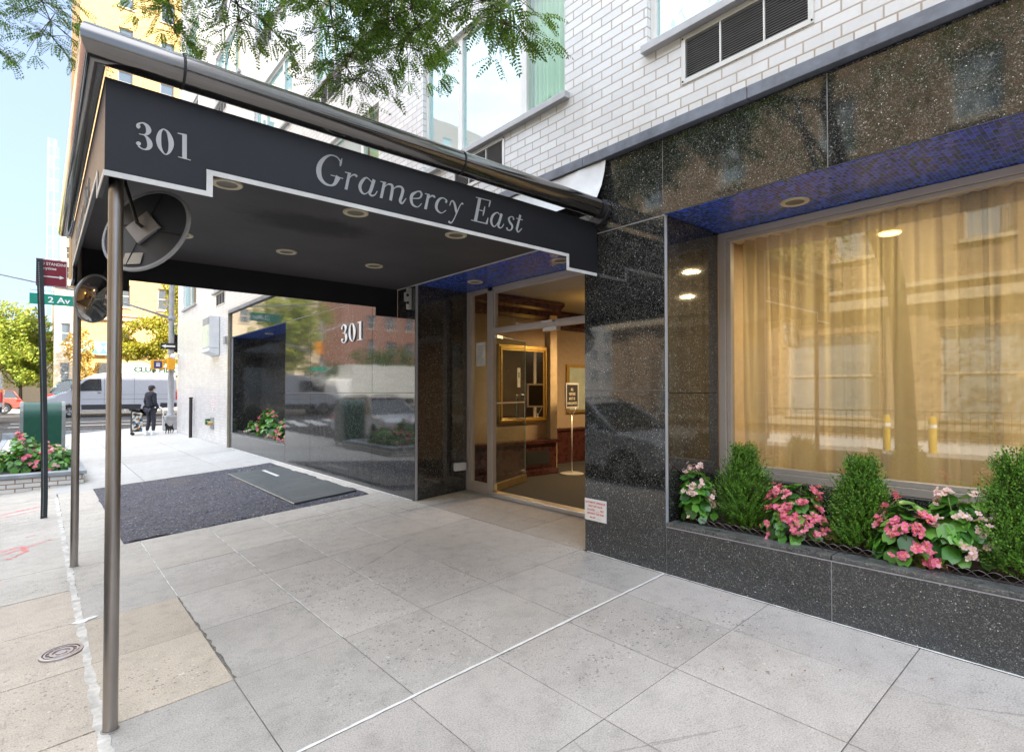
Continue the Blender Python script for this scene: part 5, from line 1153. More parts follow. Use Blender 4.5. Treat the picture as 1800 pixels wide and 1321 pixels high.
# ---- trees on the far side of the avenue
def far_tree(name, loc, label, crown, mat, nleaf, lsz, seed, trunk_r=.16, group='trees across the avenue', gaps=-.12, nf=.8):
    rg = random.Random(seed); T = thing(name, loc, label, 'tree', group); L0 = Vector(loc); tr = MB(); cr_ = MB()
    top = Vector((sum(c[0] for c in crown)/len(crown), sum(c[1] for c in crown)/len(crown), max(c[2] for c in crown)))
    zb = min(c[2]-c[5] for c in crown)
    tr.tube([L0, L0+Vector((.05,.05,(zb-L0.z)*.6)), Vector((L0.x+(top.x-L0.x)*.3, L0.y, zb+.6)), top], [trunk_r, trunk_r*.8, trunk_r*.55, trunk_r*.1], 10)
    for c in crown:
        s_ = Vector((L0.x, L0.y, zb+.1)); e = Vector(c[:3]); tr.tube([s_, s_.lerp(e,.5)+Vector((0,0,-.2)), e], [trunk_r*.4, trunk_r*.25, .02], 6)
    vol = [c[3]*c[4]*c[5] for c in crown]; tot = sum(vol)
    for c, v_ in zip(crown, vol):
        for i in range(int(nleaf*v_/tot)):
            u = rg.uniform(-1,1); a_ = rg.uniform(0,6.28); rr = rg.random()**.36; s1 = math.sqrt(1-u*u)
            bump_ = 1+.22*MN.noise(Vector((math.cos(a_)*s1*2.2+seed, math.sin(a_)*s1*2.2, u*2.2)))
            p = Vector((c[0]+c[3]*rr*bump_*math.cos(a_)*s1, c[1]+c[4]*rr*bump_*math.sin(a_)*s1, c[2]+c[5]*rr*bump_*u))
            if MN.noise(p*nf+Vector((seed,0,0))) < gaps: continue
            n_ = Vector((rg.gauss(0,1), rg.gauss(0,1), rg.gauss(.5,1))).normalized(); a1 = n_.orthogonal().normalized(); b1 = n_.cross(a1); sz = lsz*rg.uniform(.6,1.3)
            cr_.face([p+a1*sz, p+b1*sz*.55, p-a1*sz, p-b1*sz*.55])
    tr.build('trunk', BARK, T, smooth=True); cr_.build('crown', mat, T)
    return T
far_tree('street_tree', (-1.2, 62, -.3), 'broad sunlit green tree standing beyond the mailbox at the left edge', [(-3.2,62,6.0,3.2,3,3.0),(-.6,61,5.2,2.6,2.5,2.6),(-1.4,62,7.2,2.2,2,1.8),(1.0,61.5,3.9,1.7,2,2.1),(-2.5,60.5,3.4,3.0,2,1.7),(.2,60.5,3.0,2.0,2,1.2)], FARLEAF, 26000, .13, 5)
far_tree('street_tree', (2.9, 56, -.1), 'thin orange tinged sapling between the poles, before the yellow building', [(2.4,56,5.0,1.0,1,1.5),(2.9,56,3.6,.9,1,1.1)], m_leaf('orange_leaf', [(.28,.22,.03),(.42,.26,.05),(.50,.34,.06)], .6, .4), 3200, .11, 11, .06, gaps=.0, nf=1.6)
far_tree('street_tree', (6.6, 50, -.1), 'bright yellow green tree in front of the yellow brick building', [(6.2,50,5.6,1.7,1.5,1.5),(7.4,50,6.4,1.2,1.2,1.3),(5.2,50,4.6,1.1,1.2,.9),(7.3,50,4.4,1.3,1.2,1.0),(8.2,50,8.3,.9,1,1.4),(7.9,50,9.9,.8,1,1.0)], FARLEAF2, 12000, .12, 17, .09)
far_tree('corner_tree', (-8.2, 47, -.2), 'tall sunlit tree on the corner, mirrored in the black granite beside the numerals', [(-8.6,47,6.2,2.6,2.5,2.2),(-7.2,46,8.0,2.2,2,2.0),(-10,48,7.8,2.3,2,2.2),(-8.2,47,4.2,2.2,2,1.4),(-6.2,46,6.0,1.6,1.6,1.5)], FARLEAF, 14000, .15, 23, .14, 'trees mirrored in the granite')
far_tree('corner_tree', (-17.5, 50, -.2), 'dark tree behind the white tent, mirrored in the granite', [(-17,50,3.6,3.4,2,2.0),(-21,51,4.0,3,2,2.4),(-13.6,51,3.2,2,2,1.4)], FARLEAF3, 8000, .15, 29, .14, 'trees mirrored in the granite')
far_tree('street_tree', (-11.2, 9.5, -.3), 'tree on the opposite pavement, mirrored in the show window', [(-11.2,9.5,5.6,2.1,2.3,1.8),(-10.8,8.0,6.6,1.6,1.6,1.4),(-11.5,11,6.8,1.8,1.8,1.5)], FARLEAF3, 6000, .07, 31, .12, 'trees on the opposite pavement')
far_tree('street_tree', (-11.2, -2.5, -.3), 'second tree on the opposite pavement, mirrored in the granite header', [(-11.2,-2.5,6.2,2.3,2.4,2.0),(-10.8,-4.4,7.2,1.8,1.8,1.6),(-11.2,-.8,7.4,1.8,1.8,1.6)], FARLEAF3, 6000, .07, 37, .12, 'trees on the opposite pavement')
# ------------------------------------------------------------------ street furniture and fixtures
YL = .0
PG = plain('galvanised_grey', (.36,.37,.38), .5, .4, var=.12)
DARKPOST = plain('dark_green_post', (.035,.045,.05), .5, .3, var=.2)
GREENSIGN = plain('green_sign_sheet', (.0,.24,.16), .45, var=.05)
MAROON = plain('maroon_sign_sheet', (.22,.012,.03), .4, var=.08)
WHITET = plain('sign_white', (.80,.80,.80), .5, var=.03)
SIGBLK = plain('sign_black', (.015,.015,.015), .5)
YELSIG = plain('signal_yellow', (.80,.38,.02), .45, var=.08)

# no standing sign on its perforated post (leaning a little)
SG = thing('parking_sign', (.072, 9.716, sgz(.07)), 'maroon no standing anytime sign on a dark perforated post beside the canopy', 'parking sign')
m = MB(); xb, xt, zt_ = .072, -.002, 3.20; w_ = .036
bow = lambda z: xb+(xt-xb)*max(0, min(1, (z-.0)/3.2))+.012*math.sin(max(0,(z+.26))*1.1) - .02*math.exp(-((z+.0)**2)/.05)*0
zs = [-.27+i*.1 for i in range(35)]; zs = [z for z in zs if z < zt_]+[zt_]
for i in range(len(zs)-1):
    a0, a1 = bow(zs[i]), bow(zs[i+1]); z0, z1 = zs[i], zs[i+1]
    for (dx0, dx1, y0, y1) in ((-w_, -w_+.012, 9.70, 9.733), (w_-.012, w_, 9.70, 9.733), (-w_+.012, w_-.012, 9.700, 9.704)):
        m.add([(a0+dx0,y0,z0),(a0+dx1,y0,z0),(a0+dx1,y1,z0),(a0+dx0,y1,z0),(a1+dx0,y0,z1),(a1+dx1,y0,z1),(a1+dx1,y1,z1),(a1+dx0,y1,z1)], [(0,3,2,1),(4,5,6,7),(0,1,5,4),(1,2,6,5),(2,3,7,6),(3,0,4,7)])
m.build('post', DARKPOST, SG)
m = MB()
for i in range(128):
    z = -.22+i*.0265
    if z > 3.15: break
    x = bow(z)-.012; m.add([(x+.006*math.cos(t*math.pi/3), 9.6985, z+.006*math.sin(t*math.pi/3)) for t in range(6)], [tuple(range(6))])
m.build('post_holes', plain('pale_hole', (.48,.48,.46), .8), SG)
m = MB()
pl_ = [(-.045,2.845),(.285,2.845),(.285,3.215),(-.045,3.215)]
m.prism(pl_, 'y', 9.738, 9.741); m.build('sign_plate', MAROON, SG, bevel=.002)
m = MB()
for (z0, z1) in ((2.852, 2.857), (3.203, 3.208)):
    m.box(-.036, .276, 9.7362, 9.7375, z0, z1)
for x0 in (-.036, .271): m.box(x0, x0+.005, 9.7362, 9.7375, 2.857, 3.203)
m.build('sign_border', WHITET, SG)
text('NO STANDING', .052, (-.028, 9.7365, 3.135), (1,0,0), (0,0,1), 'sign_lettering', WHITET, SG, bold=.0008, sx=.88)
text('Anytime', .050, (-.005, 9.7365, 3.075), (1,0,0), (0,0,1), 'sign_lettering', WHITET, SG, bold=.0008)
m = MB(); m.prism([(-.02,2.972),(.20,2.972),(.20,2.955),(.25,2.980),(.20,3.005),(.20,2.988),(-.02,2.988)], 'y', 9.7358, 9.7368); m.build('sign_arrow', WHITET, SG)

# signal pole on the corner with its mast arm
SP2 = thing('signal_pole', (3.80, 24.3, -.02), 'tall grey traffic signal pole with mast arm at the avenue corner', 'signal pole')
m = MB(); m.lathe([(.19,0),(.19,.06),(.165,.10),(.155,.55),(.13,.62),(.108,.66),(.10,2.0),(.085,6.4),(.08,9.2)], (3.80,24.3,-.02), 20); m.build('pole', PG, SP2, smooth=True, auto=40)
m = MB(); m.obox((3.80,24.3,.26), (.44,.40,.56), Matrix.Rotation(.1,3,'Z')); m.build('base_cover', PG, SP2, bevel=.04)
m = MB(); arm = [(3.72,4.235),(2.345,4.631),(1.55,4.82),(.81,4.962),(-.155,5.092),(-.991,5.223),(-2.2,5.36)]
m.tube([(a_, 24.3, b_) for a_, b_ in arm], [.045,.04,.036,.032,.028,.025,.02], 10); m.tube([(3.74,24.3,4.9),(2.345,24.3,4.66)], .012, 6)
m.build('mast_arm', PG, SP2, smooth=True)
m = MB(); m.lathe([(.13,-.07),(.14,-.05),(.14,.05),(.13,.07)], (3.80,24.3,4.22), 16); m.build('arm_collar', PG, SP2, smooth=True, auto=40)
SN = thing('street_name_sign', (.32, 24.3, 4.6), 'green street name sign reading 2 Av hanging from the mast arm', 'street sign')
m = MB(); m.box(-.268, .93, 24.29, 24.31, 4.36, 4.72); m.build('sign_plate', GREENSIGN, SN, bevel=.01)
m = MB()
for x, z in ((-.05, 5.08), (.70, 4.98)): m.tube([(x,24.3,4.72),(x,24.3,z)], .012, 6)
m.tube([(-.27,24.3,4.83),(.93,24.3,4.80)], .010, 6); m.build('hanger', PG, SN)
text('2 Av', .27, (.20, 24.286, 4.445), (1,0,0), (0,0,1), 'sign_lettering', WHITET, SN, bold=.006, sx=1.15)
# pedestrian signals
PS = thing('pedestrian_signal', (3.33, 24.2, 2.45), 'orange pedestrian signal facing the viewer left of the signal pole', 'pedestrian signal', 'signals on the corner pole')
m = MB(); m.box(3.13, 3.53, 24.08, 24.26, 2.27, 2.62); m.build('housing', YELSIG, PS, bevel=.015)
m = MB(); m.box(3.22, 3.47, 24.072, 24.078, 2.31, 2.57); m.build('lens', plain('signal_lens', (.03,.04,.16), .3), PS)
m = MB()
for k in range(4): m.box(3.285+k*.034, 3.307+k*.034, 24.066, 24.070, 2.44, 2.53-abs(k-1.5)*.012)
m.box(3.285, 3.409, 24.066, 24.070, 2.37, 2.438); m.build('hand_symbol', plain('pale_hand_symbol', (.65,.66,.75), .4), PS)
m = MB(); m.box(3.53, 3.70, 24.17, 24.21, 2.30, 2.34); m.box(3.53, 3.70, 24.17, 24.21, 2.56, 2.60); m.build('bracket', YELSIG, PS)
PS2 = thing('pedestrian_signal', (3.80, 24.05, 2.5), 'orange signal housing seen from the side, fixed to the signal pole', 'pedestrian signal', 'signals on the corner pole')
m = MB(); m.box(3.62, 3.87, 23.86, 24.14, 2.26, 2.72); m.build('housing', YELSIG, PS2, bevel=.02)
m = MB(); m.box(3.70, 3.80, 24.1, 24.25, 2.30, 2.36); m.build('bracket', YELSIG, PS2)
OW = thing('one_way_sign', (3.6, 24.15, 3.16), 'black one way sign with white arrow pointing left on the signal pole', 'traffic sign')
m = MB(); m.box(3.43, 3.95, 24.16, 24.17, 3.03, 3.26); m.build('sign_plate', SIGBLK, OW)
m = MB(); m.prism([(3.46,3.145),(3.60,3.215),(3.60,3.175),(3.90,3.175),(3.90,3.115),(3.60,3.115),(3.60,3.075)], 'y', 24.152, 24.156); m.build('arrow', WHITET, OW)
CS = thing('cross_street_sign', (3.95, 24.1, 3.8), 'green cross street sign edge on behind the signal pole near the brick corner', 'street sign')
m = MB(); m.add([(3.90,24.05,3.62),(4.02,24.9,3.62),(4.02,24.9,3.97),(3.90,24.05,3.97),(3.92,24.05,3.62),(4.04,24.9,3.62),(4.04,24.9,3.97),(3.92,24.05,3.97)], [(0,1,2,3),(7,6,5,4),(0,4,5,1),(1,5,6,2),(2,6,7,3),(3,7,4,0)]); m.build('sign_plate', GREENSIGN, CS)
TL = thing('traffic_light', (3.98, 24.3, 3.3), 'dark traffic signal head behind the pole above the ground floor corner', 'traffic light')
m = MB(); m.box(3.90, 4.13, 24.35, 24.55, 2.95, 3.62); m.build('housing', SIGBLK, TL, bevel=.02)
m = MB()
for z in (3.08,3.29,3.50): m.lathe([(.08,0),(.085,.10)], (4.0,24.35,z), 12, Matrix.Rotation(R(90),3,'X'))
m.build('visors', SIGBLK, TL)

# mailbox seen from behind
MBX = thing('relay_mailbox', (.05, 16.4, sgz(.05)), 'dark green round topped mailbox with grey edges behind the street planter', 'mailbox')
m = MB(); zb = sgz(.05); pr = [(16.2,zb+.15),(16.2,zb+1.12)]
for k in range(9):
    a_ = math.pi - math.pi*k/8; pr.append((16.48+.28*math.cos(a_), zb+1.14+.33*math.sin(a_)))
pr += [(16.76,zb+.15)]
inn = [( (y-16.48)*.97+16.48, (z-zb-.7)*.985+zb+.7) for y, z in pr]
m.prism(inn, 'x', -.245, .405); m.build('body', plain('mailbox_green', (.012,.085,.055), .35, var=.15), MBX, smooth=True, auto=40)
m = MB(); m.prism(pr, 'x', -.31, -.245); m.prism(pr, 'x', .405, .475); m.build('side_panels', plain('mailbox_grey_edge', (.26,.28,.27), .45, var=.12), MBX, bevel=.01)
m = MB()
for x in (-.26, .42):
    for y in (16.25, 16.70): m.box(x-.02, x+.02, y-.02, y+.02, zb, zb+.15)
m.build('feet', plain('mailbox_feet', (.03,.07,.05), .5), MBX)

# fixtures on the brick wall
LB = thing('wall_light_box', (3.6, 17.2, 3.0), 'tall shallow white metal box with sloping foot on the white brick wall', 'wall light')
m = MB(); m.box(3.50, 3.744, 16.70, 17.55, 2.62, 3.50)
m.build('housing', OFFWHITE, LB, bevel=.012)
m = MB(); m.prism([(3.50,2.617),(3.744,2.617),(3.744,2.42),(3.47,2.53)], 'y', 16.70, 17.55); m.build('sloping_foot', OFFWHITE, LB, bevel=.008)
m = MB(); m.box(3.490, 3.498, 16.74, 17.51, 2.66, 3.27); m.build('diffuser', plain('greenish_diffuser', (.62,.68,.55), .4), LB)
m = MB(); m.box(3.490, 3.498, 16.74, 17.51, 3.28, 3.47); m.build('top_panel', plain('grey_top_panel', (.30,.31,.32), .5), LB)
SC = thing('fire_connection', (3.7, 17.5, .5), 'small green fire department connection low on the white brick wall', 'hydrant connection')
m = MB(); m.box(3.725, 3.748, 17.25, 17.60, .38, .72); m.build('wall_plate', PG, SC, bevel=.006)
m = MB()
for y in (17.34, 17.52): m.lathe([(.055,0),(.055,.10),(.062,.10),(.062,.13),(.001,.135)], (3.73,y,.55), 14, Matrix.Rotation(R(-90),3,'Y'))
m.build('couplings', BRASS, SC, smooth=True, auto=40)
m = MB(); m.lathe([(.05,0),(.055,.03),(.001,.04)], (3.60,17.43,.56), 12, Matrix.Rotation(R(-90),3,'Y')); m.box(3.62,3.74,17.63,17.75,.50,.66); m.build('green_caps', plain('fixture_green', (.03,.14,.06), .5), SC)
FS = thing('wall_sign', (3.745, 17.4, 1.05), 'small white and red sign above the fire department connection', 'sign')
m = MB(); m.box(3.738, 3.748, 17.27, 17.45, .92, 1.22); m.build('plate', WHITET, FS)
m = MB()
for z in (.98,1.05,1.12,1.18): m.box(3.7355, 3.7378, 17.29, 17.43, z-.012, z+.012)
m.build('red_print', plain('red_print', (.60,.06,.05), .6), FS)
PP = thing('guard_post', (3.66, 19.9, .0), 'thin dark pipe post standing against the white brick wall', 'post')
m = MB(); m.tube([(3.66,19.9,-.02),(3.66,19.9,1.22)], .05, 14); m.lathe([(.062,0),(.062,.035),(.001,.05)], (3.66,19.9,1.22), 14); m.build('post', plain('dark_pipe', (.035,.03,.03), .5, .3), PP, smooth=True, auto=40)
CM = thing('security_camera', (3.66, 22.6, 2.7), 'small white camera on the corner of the brick wall', 'camera')
m = MB(); m.box(3.60, 3.748, 22.5, 22.62, 2.70, 2.78); m.build('bracket', WHITEP, CM, bevel=.01); m = MB(); m.sphere((3.58,22.5,2.68), .09, 14, 10); m.build('dome', WHITEP, CM, smooth=True)
JB = thing('junction_box', (3.70, 15.9, 2.8), 'little grey electrical box on the bricks beside the granite edge', 'electrical box')
m = MB(); m.box(3.66, 3.748, 15.78, 15.98, 2.68, 2.88); m.build('box', PG, JB, bevel=.01)
OB = thing('outlet_box', (4.47, 6.33, .38), 'small grey outdoor socket box low on the granite beside the door frame', 'outlet box')
m = MB(); m.box(4.36, 4.55, 6.30, 6.350, .335, .445); m.build('box', OFFWHITE, OB, bevel=.008)
m = MB(); m.tube([(4.555,6.33,.39),(4.57,6.335,.30),(4.565,6.335,.06)], .005, 6); m.build('cable', PG, OB)

# sprinkler valve sign
VS = thing('sprinkler_sign', (3.745, 3.25, .39), 'white sign with red lettering about a sprinkler shut off valve, low on the pillar', 'sign')
m = MB(); m.box(3.742, 3.7465, 3.125, 3.375, .285, .475); m.build('plate', WHITET, VS, bevel=.0015)
RED = plain('red_sign_lettering', (.62,.05,.04), .6, var=.04)
for s_, z, sz, yy_ in (('AUTOMATIC SPRINKLER', .437, .0225, 3.25), ('SHUT OFF VALVE', .405, .0225, 3.25), ('LOCATED _____ FEET', .372, .0215, 3.25), ('OPPOSITE THIS SIGN', .340, .0225, 3.25), ('FIRE DEPT    ______', .308, .016, 3.25)):
    text(s_, sz, (3.7412, yy_, z), (0,-1,0), (0,0,1), 'lettering', RED, VS, 'CENTER', .0008, .0004, .93)
# notice taped inside the sidelight
PN = thing('paper_notice', (4.60, 6.05, 1.93), 'white printed paper notice taped to the narrow glass beside the door', 'notice')
m = MB(); m.box(4.612, 4.6135, 5.96, 6.16, 1.78, 2.10); m.build('sheet', plain('notice_paper', (.72,.72,.68), .8), PN)
m = MB()
for i in range(11): m.box(4.6105, 4.6115, 5.985 + (rng.uniform(0,.05) if i > 1 else .04), 6.14, 1.81+i*.024, 1.815+i*.024)
m.build('print_lines', plain('grey_print', (.20,.20,.20), .8), PN)

# ---- lobby furnishing
SB = thing('visitor_sign', (6.57, 6.1, .1), 'black letter board on a thin metal stand telling visitors to be announced', 'sign stand')
bx, by = 6.569, 6.20
m = MB(); m.lathe([(.19,0),(.19,.012),(.16,.022),(.02,.030),(.001,.030)], (bx,by,.102), 28); m.build('base', ALU2, SB, smooth=True, auto=40)
m = MB(); m.tube([(bx,by,.12),(bx,by,1.05)], .011, 10); m.tube([(bx,by,1.02),(bx-.09,by,1.14),(bx-.09,by,1.17)], .007, 8); m.tube([(bx,by,1.02),(bx+.09,by,1.14),(bx+.09,by,1.17)], .007, 8); m.build('stand', ALU2, SB, smooth=True)
ang = Matrix.Rotation(R(14), 3, 'Z'); xa = ang @ Vector((1,0,0)); ya = Vector((0,0,1)); na = ang @ Vector((0,-1,0))
m = MB(); m.obox((bx,by,1.365), (.37,.012,.36), ang); m.build('board', plain('letter_board', (.012,.012,.012), .7), SB)
m = MB()
for dx, dz, sx_, sz_ in ((0,.19,.42,.03),(0,-.19,.42,.03),(-.195,0,.03,.35),(.195,0,.03,.35)): m.obox(Vector((bx,by,1.365))+xa*dx+Vector((0,0,dz))+na*.004, (sx_,.022,sz_), ang)
m.build('frame', ALU2, SB)
for s_, z in (('ALL', 1.445), ('VISITORS', 1.37), ('MUST BE', 1.295), ('ANNOUNCED', 1.22)):
    text(s_, .062, Vector((bx,by,z))+na*.0085, xa, ya, 'lettering', plain('letter_ivory', (.62,.56,.42), .6) if 'letter_ivory' not in bpy.data.materials else bpy.data.materials['letter_ivory'], SB, 'CENTER', .002, .001, .82)
WM = thing('lobby_mirror', (5.95, 6.6, 1.55), 'large gilt framed mirror on the lobby wall behind the open door', 'mirror')
x0, x1, z0, z1 = 5.36, 6.40, .93, 2.16
m = MB(); m.box(x0+.07, x1-.07, 6.602, 6.612, z0+.07, z1-.07)
def m_mirr():
    a = N('silvered_mirror'); return a.done(a.pbr((.82,.82,.80), .02, 1))
m.build('glass', m_mirr(), WM)
m = MB()
for k, (o_, d_) in enumerate(((0,.028),(.03,.045),(.058,.02))):
    for a_, b_, c_, e_ in ((x0+o_,x1-o_,z0+o_,z0+o_+.028),(x0+o_,x1-o_,z1-o_-.028,z1-o_),(x0+o_,x0+o_+.028,z0+o_+.028,z1-o_-.028),(x1-o_-.028,x1-o_,z0+o_+.028,z1-o_-.028)): m.box(a_, b_, 6.615-d_, 6.615, c_, e_)
m.build('frame', GOLD, WM, bevel=.004)
PF = thing('framed_picture', (7.85, 7.33, 1.45), 'gold framed picture on the far lobby wall behind the sign stand', 'picture')
m = MB(); m.box(7.62, 8.25, 7.31, 7.345, 1.02, 1.95); m.build('frame', GOLD, PF, bevel=.01)
m = MB(); m.box(7.68, 8.19, 7.304, 7.309, 1.08, 1.89); m.build('print', plain('picture_mount', (.45,.50,.38), .7), PF)
LAMP = emit('warm_lamp_glass', (1.0,.50,.10), 2.5)
WS = thing('wall_sconce', (7.70, 3.45, 1.75), 'orange glowing wall sconce in the lobby, seen in the gilt mirror', 'wall lamp')
m = MB(); m.box(7.66, 7.74, 3.352, 3.37, 1.50, 1.70); m.tube([(7.70,3.37,1.56),(7.70,3.45,1.54),(7.70,3.46,1.60)], .008, 8); m.build('bracket', BRASS, WS); m = MB(); m.lathe([(.03,0),(.05,.05),(.055,.10),(.045,.13)], (7.70,3.46,1.60), 16); m.build('shade', emit('sconce_glow', (1,.42,.08), 8), WS, smooth=True)
PD = thing('ceiling_lamp', (6.62, 5.65, 2.6), 'glowing amber bowl lamp hanging from the lobby ceiling', 'ceiling lamp')
m = MB(); m.lathe([(.001,-.10),(.08,-.085),(.15,-.045),(.19,.0)], (6.75,5.55,2.50), 28); m.build('glass_bowl', LAMP, PD, smooth=True)
m = MB()
for k in range(3): a_ = k*2.094; m.tube([(6.75+.19*math.cos(a_),5.55+.19*math.sin(a_),2.50),(6.75,5.55,2.86)], .004, 6)
m.lathe([(.06,0),(.06,.03),(.001,.04)], (6.75,5.55,2.86), 16); m.build('hanger', BRASS, PD)
def lamp_light(name, loc, energy, color, size=.16):
    ld = bpy.data.lights.new(name, 'AREA'); ld.shape = 'DISK'; ld.energy = energy; ld.color = color; ld.size = size
    lo = bpy.data.objects.new(name, ld); COL.objects.link(lo); lo.location = loc; return lo
lamp_light('lobby_lamp_light', (6.75, 5.55, 2.39), 11, (1,.70,.38), .36)
for i, (x, y) in enumerate(((8.6, 5.4), (11.0, 5.4))):
    T = thing('lobby_downlight', (x, y, 2.89), ['lit recessed lamp in the middle of the lobby ceiling', 'lit recessed lamp at the back of the lobby ceiling'][i], 'ceiling lamp', 'recessed lamps in the lobby')
    m = MB(); m.lathe([(.001,-.012),(.08,-.014),(.085,-.004)], (x,y,2.898), 20); m.build('lit_disc', emit('lobby_downlight_glow', (1,.70,.30), 5) if 'lobby_downlight_glow' not in bpy.data.materials else bpy.data.materials['lobby_downlight_glow'], T)
    lamp_light('lobby_downlight_light', (x, y, 2.875), 10, (1,.74,.45), .16)
CL = thing('lobby_table', (9.6, 6.6, .1), 'dark wooden side table against the far lobby wall', 'table')
m = MB(); m.box(9.1, 10.1, 6.85, 7.22, .78, .82); m.build('top', DARKWOOD, CL, bevel=.005)
for x in (9.15, 10.05):
    for y in (6.90, 7.17): m = MB(); m.box(x-.02, x+.02, y-.02, y+.02, .10, .78); m.build('leg', DARKWOOD, CL)

# ---- curtain and lamps in the show window
CU = thing('sheer_curtain', (4.92, 0, .25), 'floor length sheer tan curtains pleated along the whole show window', 'curtain')
cg = random.Random(4)
def drape(y0, y1, xb, ph, n=260, gather=None, amp=.052):
    m = MB(); rows = 16
    for j in range(rows+1):
        t = j/rows; z = 2.80-(2.80-.30)*t
        for i in range(n+1):
            u = i/n; y = y0+(y1-y0)*u
            if gather: y = y + (gather[0]-y)*gather[1]*max(0, (t-.55)/.45)**1.5*(.5+.5*math.cos(math.pi*min(1, abs(y-gather[0])/gather[2]))) if abs(y-gather[0]) < gather[2] else y
            a1 = math.sin(u*(y1-y0)*54+ph+.9*math.sin(u*9)); a2 = math.sin(u*(y1-y0)*23+ph*2+1.5*math.sin(u*5+t*.8)); a3 = math.sin(u*(y1-y0)*9+ph*3)
            top = (1-t)**2; x = xb + amp*(a1*(.45+.55*top)*.7 + a2*(.25+.95*t) + a3*.9*t) + .03*t*math.sin(u*6+ph)
            m.v.append((x, y+.02*t*math.sin(u*31+ph), z))
    for j in range(rows):
        for i in range(n): a_ = j*(n+1)+i; m.f.append((a_, a_+1, a_+n+2, a_+n+1)); m.m.append(0); m.c.append((1,1,1,1))
    return m
for (y0, y1, xb, ph, ga) in ((1.55, 2.50, 4.90, .3, (2.20,.5,.5)), (.72, 1.72, 4.93, 1.9, None), (-.35, .92, 4.90, 3.1, (.3,.45,.6)), (-1.7, -.2, 4.93, 4.4, None), (-3.2, -1.55, 4.90, 5.2, None)):
    drape(y0, y1, xb, ph, int((y1-y0)*170), ga).build('curtain_panel', CURTAIN, CU, smooth=True)
m = MB(); m.box(4.86, 4.97, -3.3, 2.55, 2.80, 2.825); m.build('curtain_track', ALU2, CU)
for i, (x, y) in enumerate(((5.75, 1.55), (5.75, -.2), (5.75, -2.0), (7.2, .6))):
    T = thing('room_downlight', (x, y, 2.83), ['lit ceiling lamp behind the curtain nearest the pillar', 'lit ceiling lamp behind the middle of the curtain', 'lit ceiling lamp behind the curtain beyond the right edge', 'lit ceiling lamp deep in the curtained room'][i], 'ceiling lamp', 'ceiling lamps in the curtained room')
    m = MB(); m.lathe([(.001,-.012),(.08,-.014),(.085,-.004)], (x,y,2.838), 20); m.build('lit_disc', emit('downlight_glow', (1,.62,.20), 5) if 'downlight_glow' not in bpy.data.materials else bpy.data.materials['downlight_glow'], T)
    lamp_light('room_downlight_light', (x, y, 2.815), 15, (1,.78,.46), .17)
BH = thing('chair', (5.9, 1.9, .2), 'dark chair just visible behind the parted curtain', 'chair')
m = MB(); m.box(5.7,6.15,1.65,2.1,.62,.68); m.build('seat', DARKWOOD, BH, bevel=.01); m = MB(); m.box(6.10,6.15,1.65,2.1,.70,1.12); m.build('backrest', DARKWOOD, BH, bevel=.01)
for x in (5.73,6.12):
    for y in (1.68,2.07): m = MB(); m.box(x-.02,x+.02,y-.02,y+.02,.2,.62); m.build('leg', DARKWOOD, BH)
# ------------------------------------------------------------------ buildings across the avenue and across the street
def wall_grid(m, u0, u1, z0, z1, holes, P, depth, mi=0):
    us = sorted({u0, u1, *[h[0] for h in holes], *[h[1] for h in holes]}); zs = sorted({z0, z1, *[h[2] for h in holes], *[h[3] for h in holes]})
    for i in range(len(us)-1):
        for k in range(len(zs)-1):
            cu, cz_ = (us[i]+us[i+1])/2, (zs[k]+zs[k+1])/2
            if any(h[0] < cu < h[1] and h[2] < cz_ < h[3] for h in holes): continue
            m.face([P(us[i],zs[k],0),P(us[i+1],zs[k],0),P(us[i+1],zs[k+1],0),P(us[i],zs[k+1],0)], mi)
    for (a_, b_, c_, d_) in holes:
        m.face([P(a_,c_,0),P(a_,c_,depth),P(a_,d_,depth),P(a_,d_,0)], mi); m.face([P(b_,c_,depth),P(b_,c_,0),P(b_,d_,0),P(b_,d_,depth)], mi)
        m.face([P(a_,c_,0),P(b_,c_,0),P(b_,c_,depth),P(a_,c_,depth)], mi); m.face([P(a_,d_,depth),P(b_,d_,depth),P(b_,d_,0),P(a_,d_,0)], mi)
FARGLASS = m_upglass('far_window_pane', (.06,.08,.09)); FARGLASS2 = m_upglass('bright_window_pane', (.30,.36,.38))
STONE = plain('pale_stone_trim', (.50,.42,.30), .8, var=.15); CREAM = plain('cream_render', (.72,.60,.42), .85, var=.1)
FARFRAME = plain('far_window_frame', (.50,.46,.40), .5)
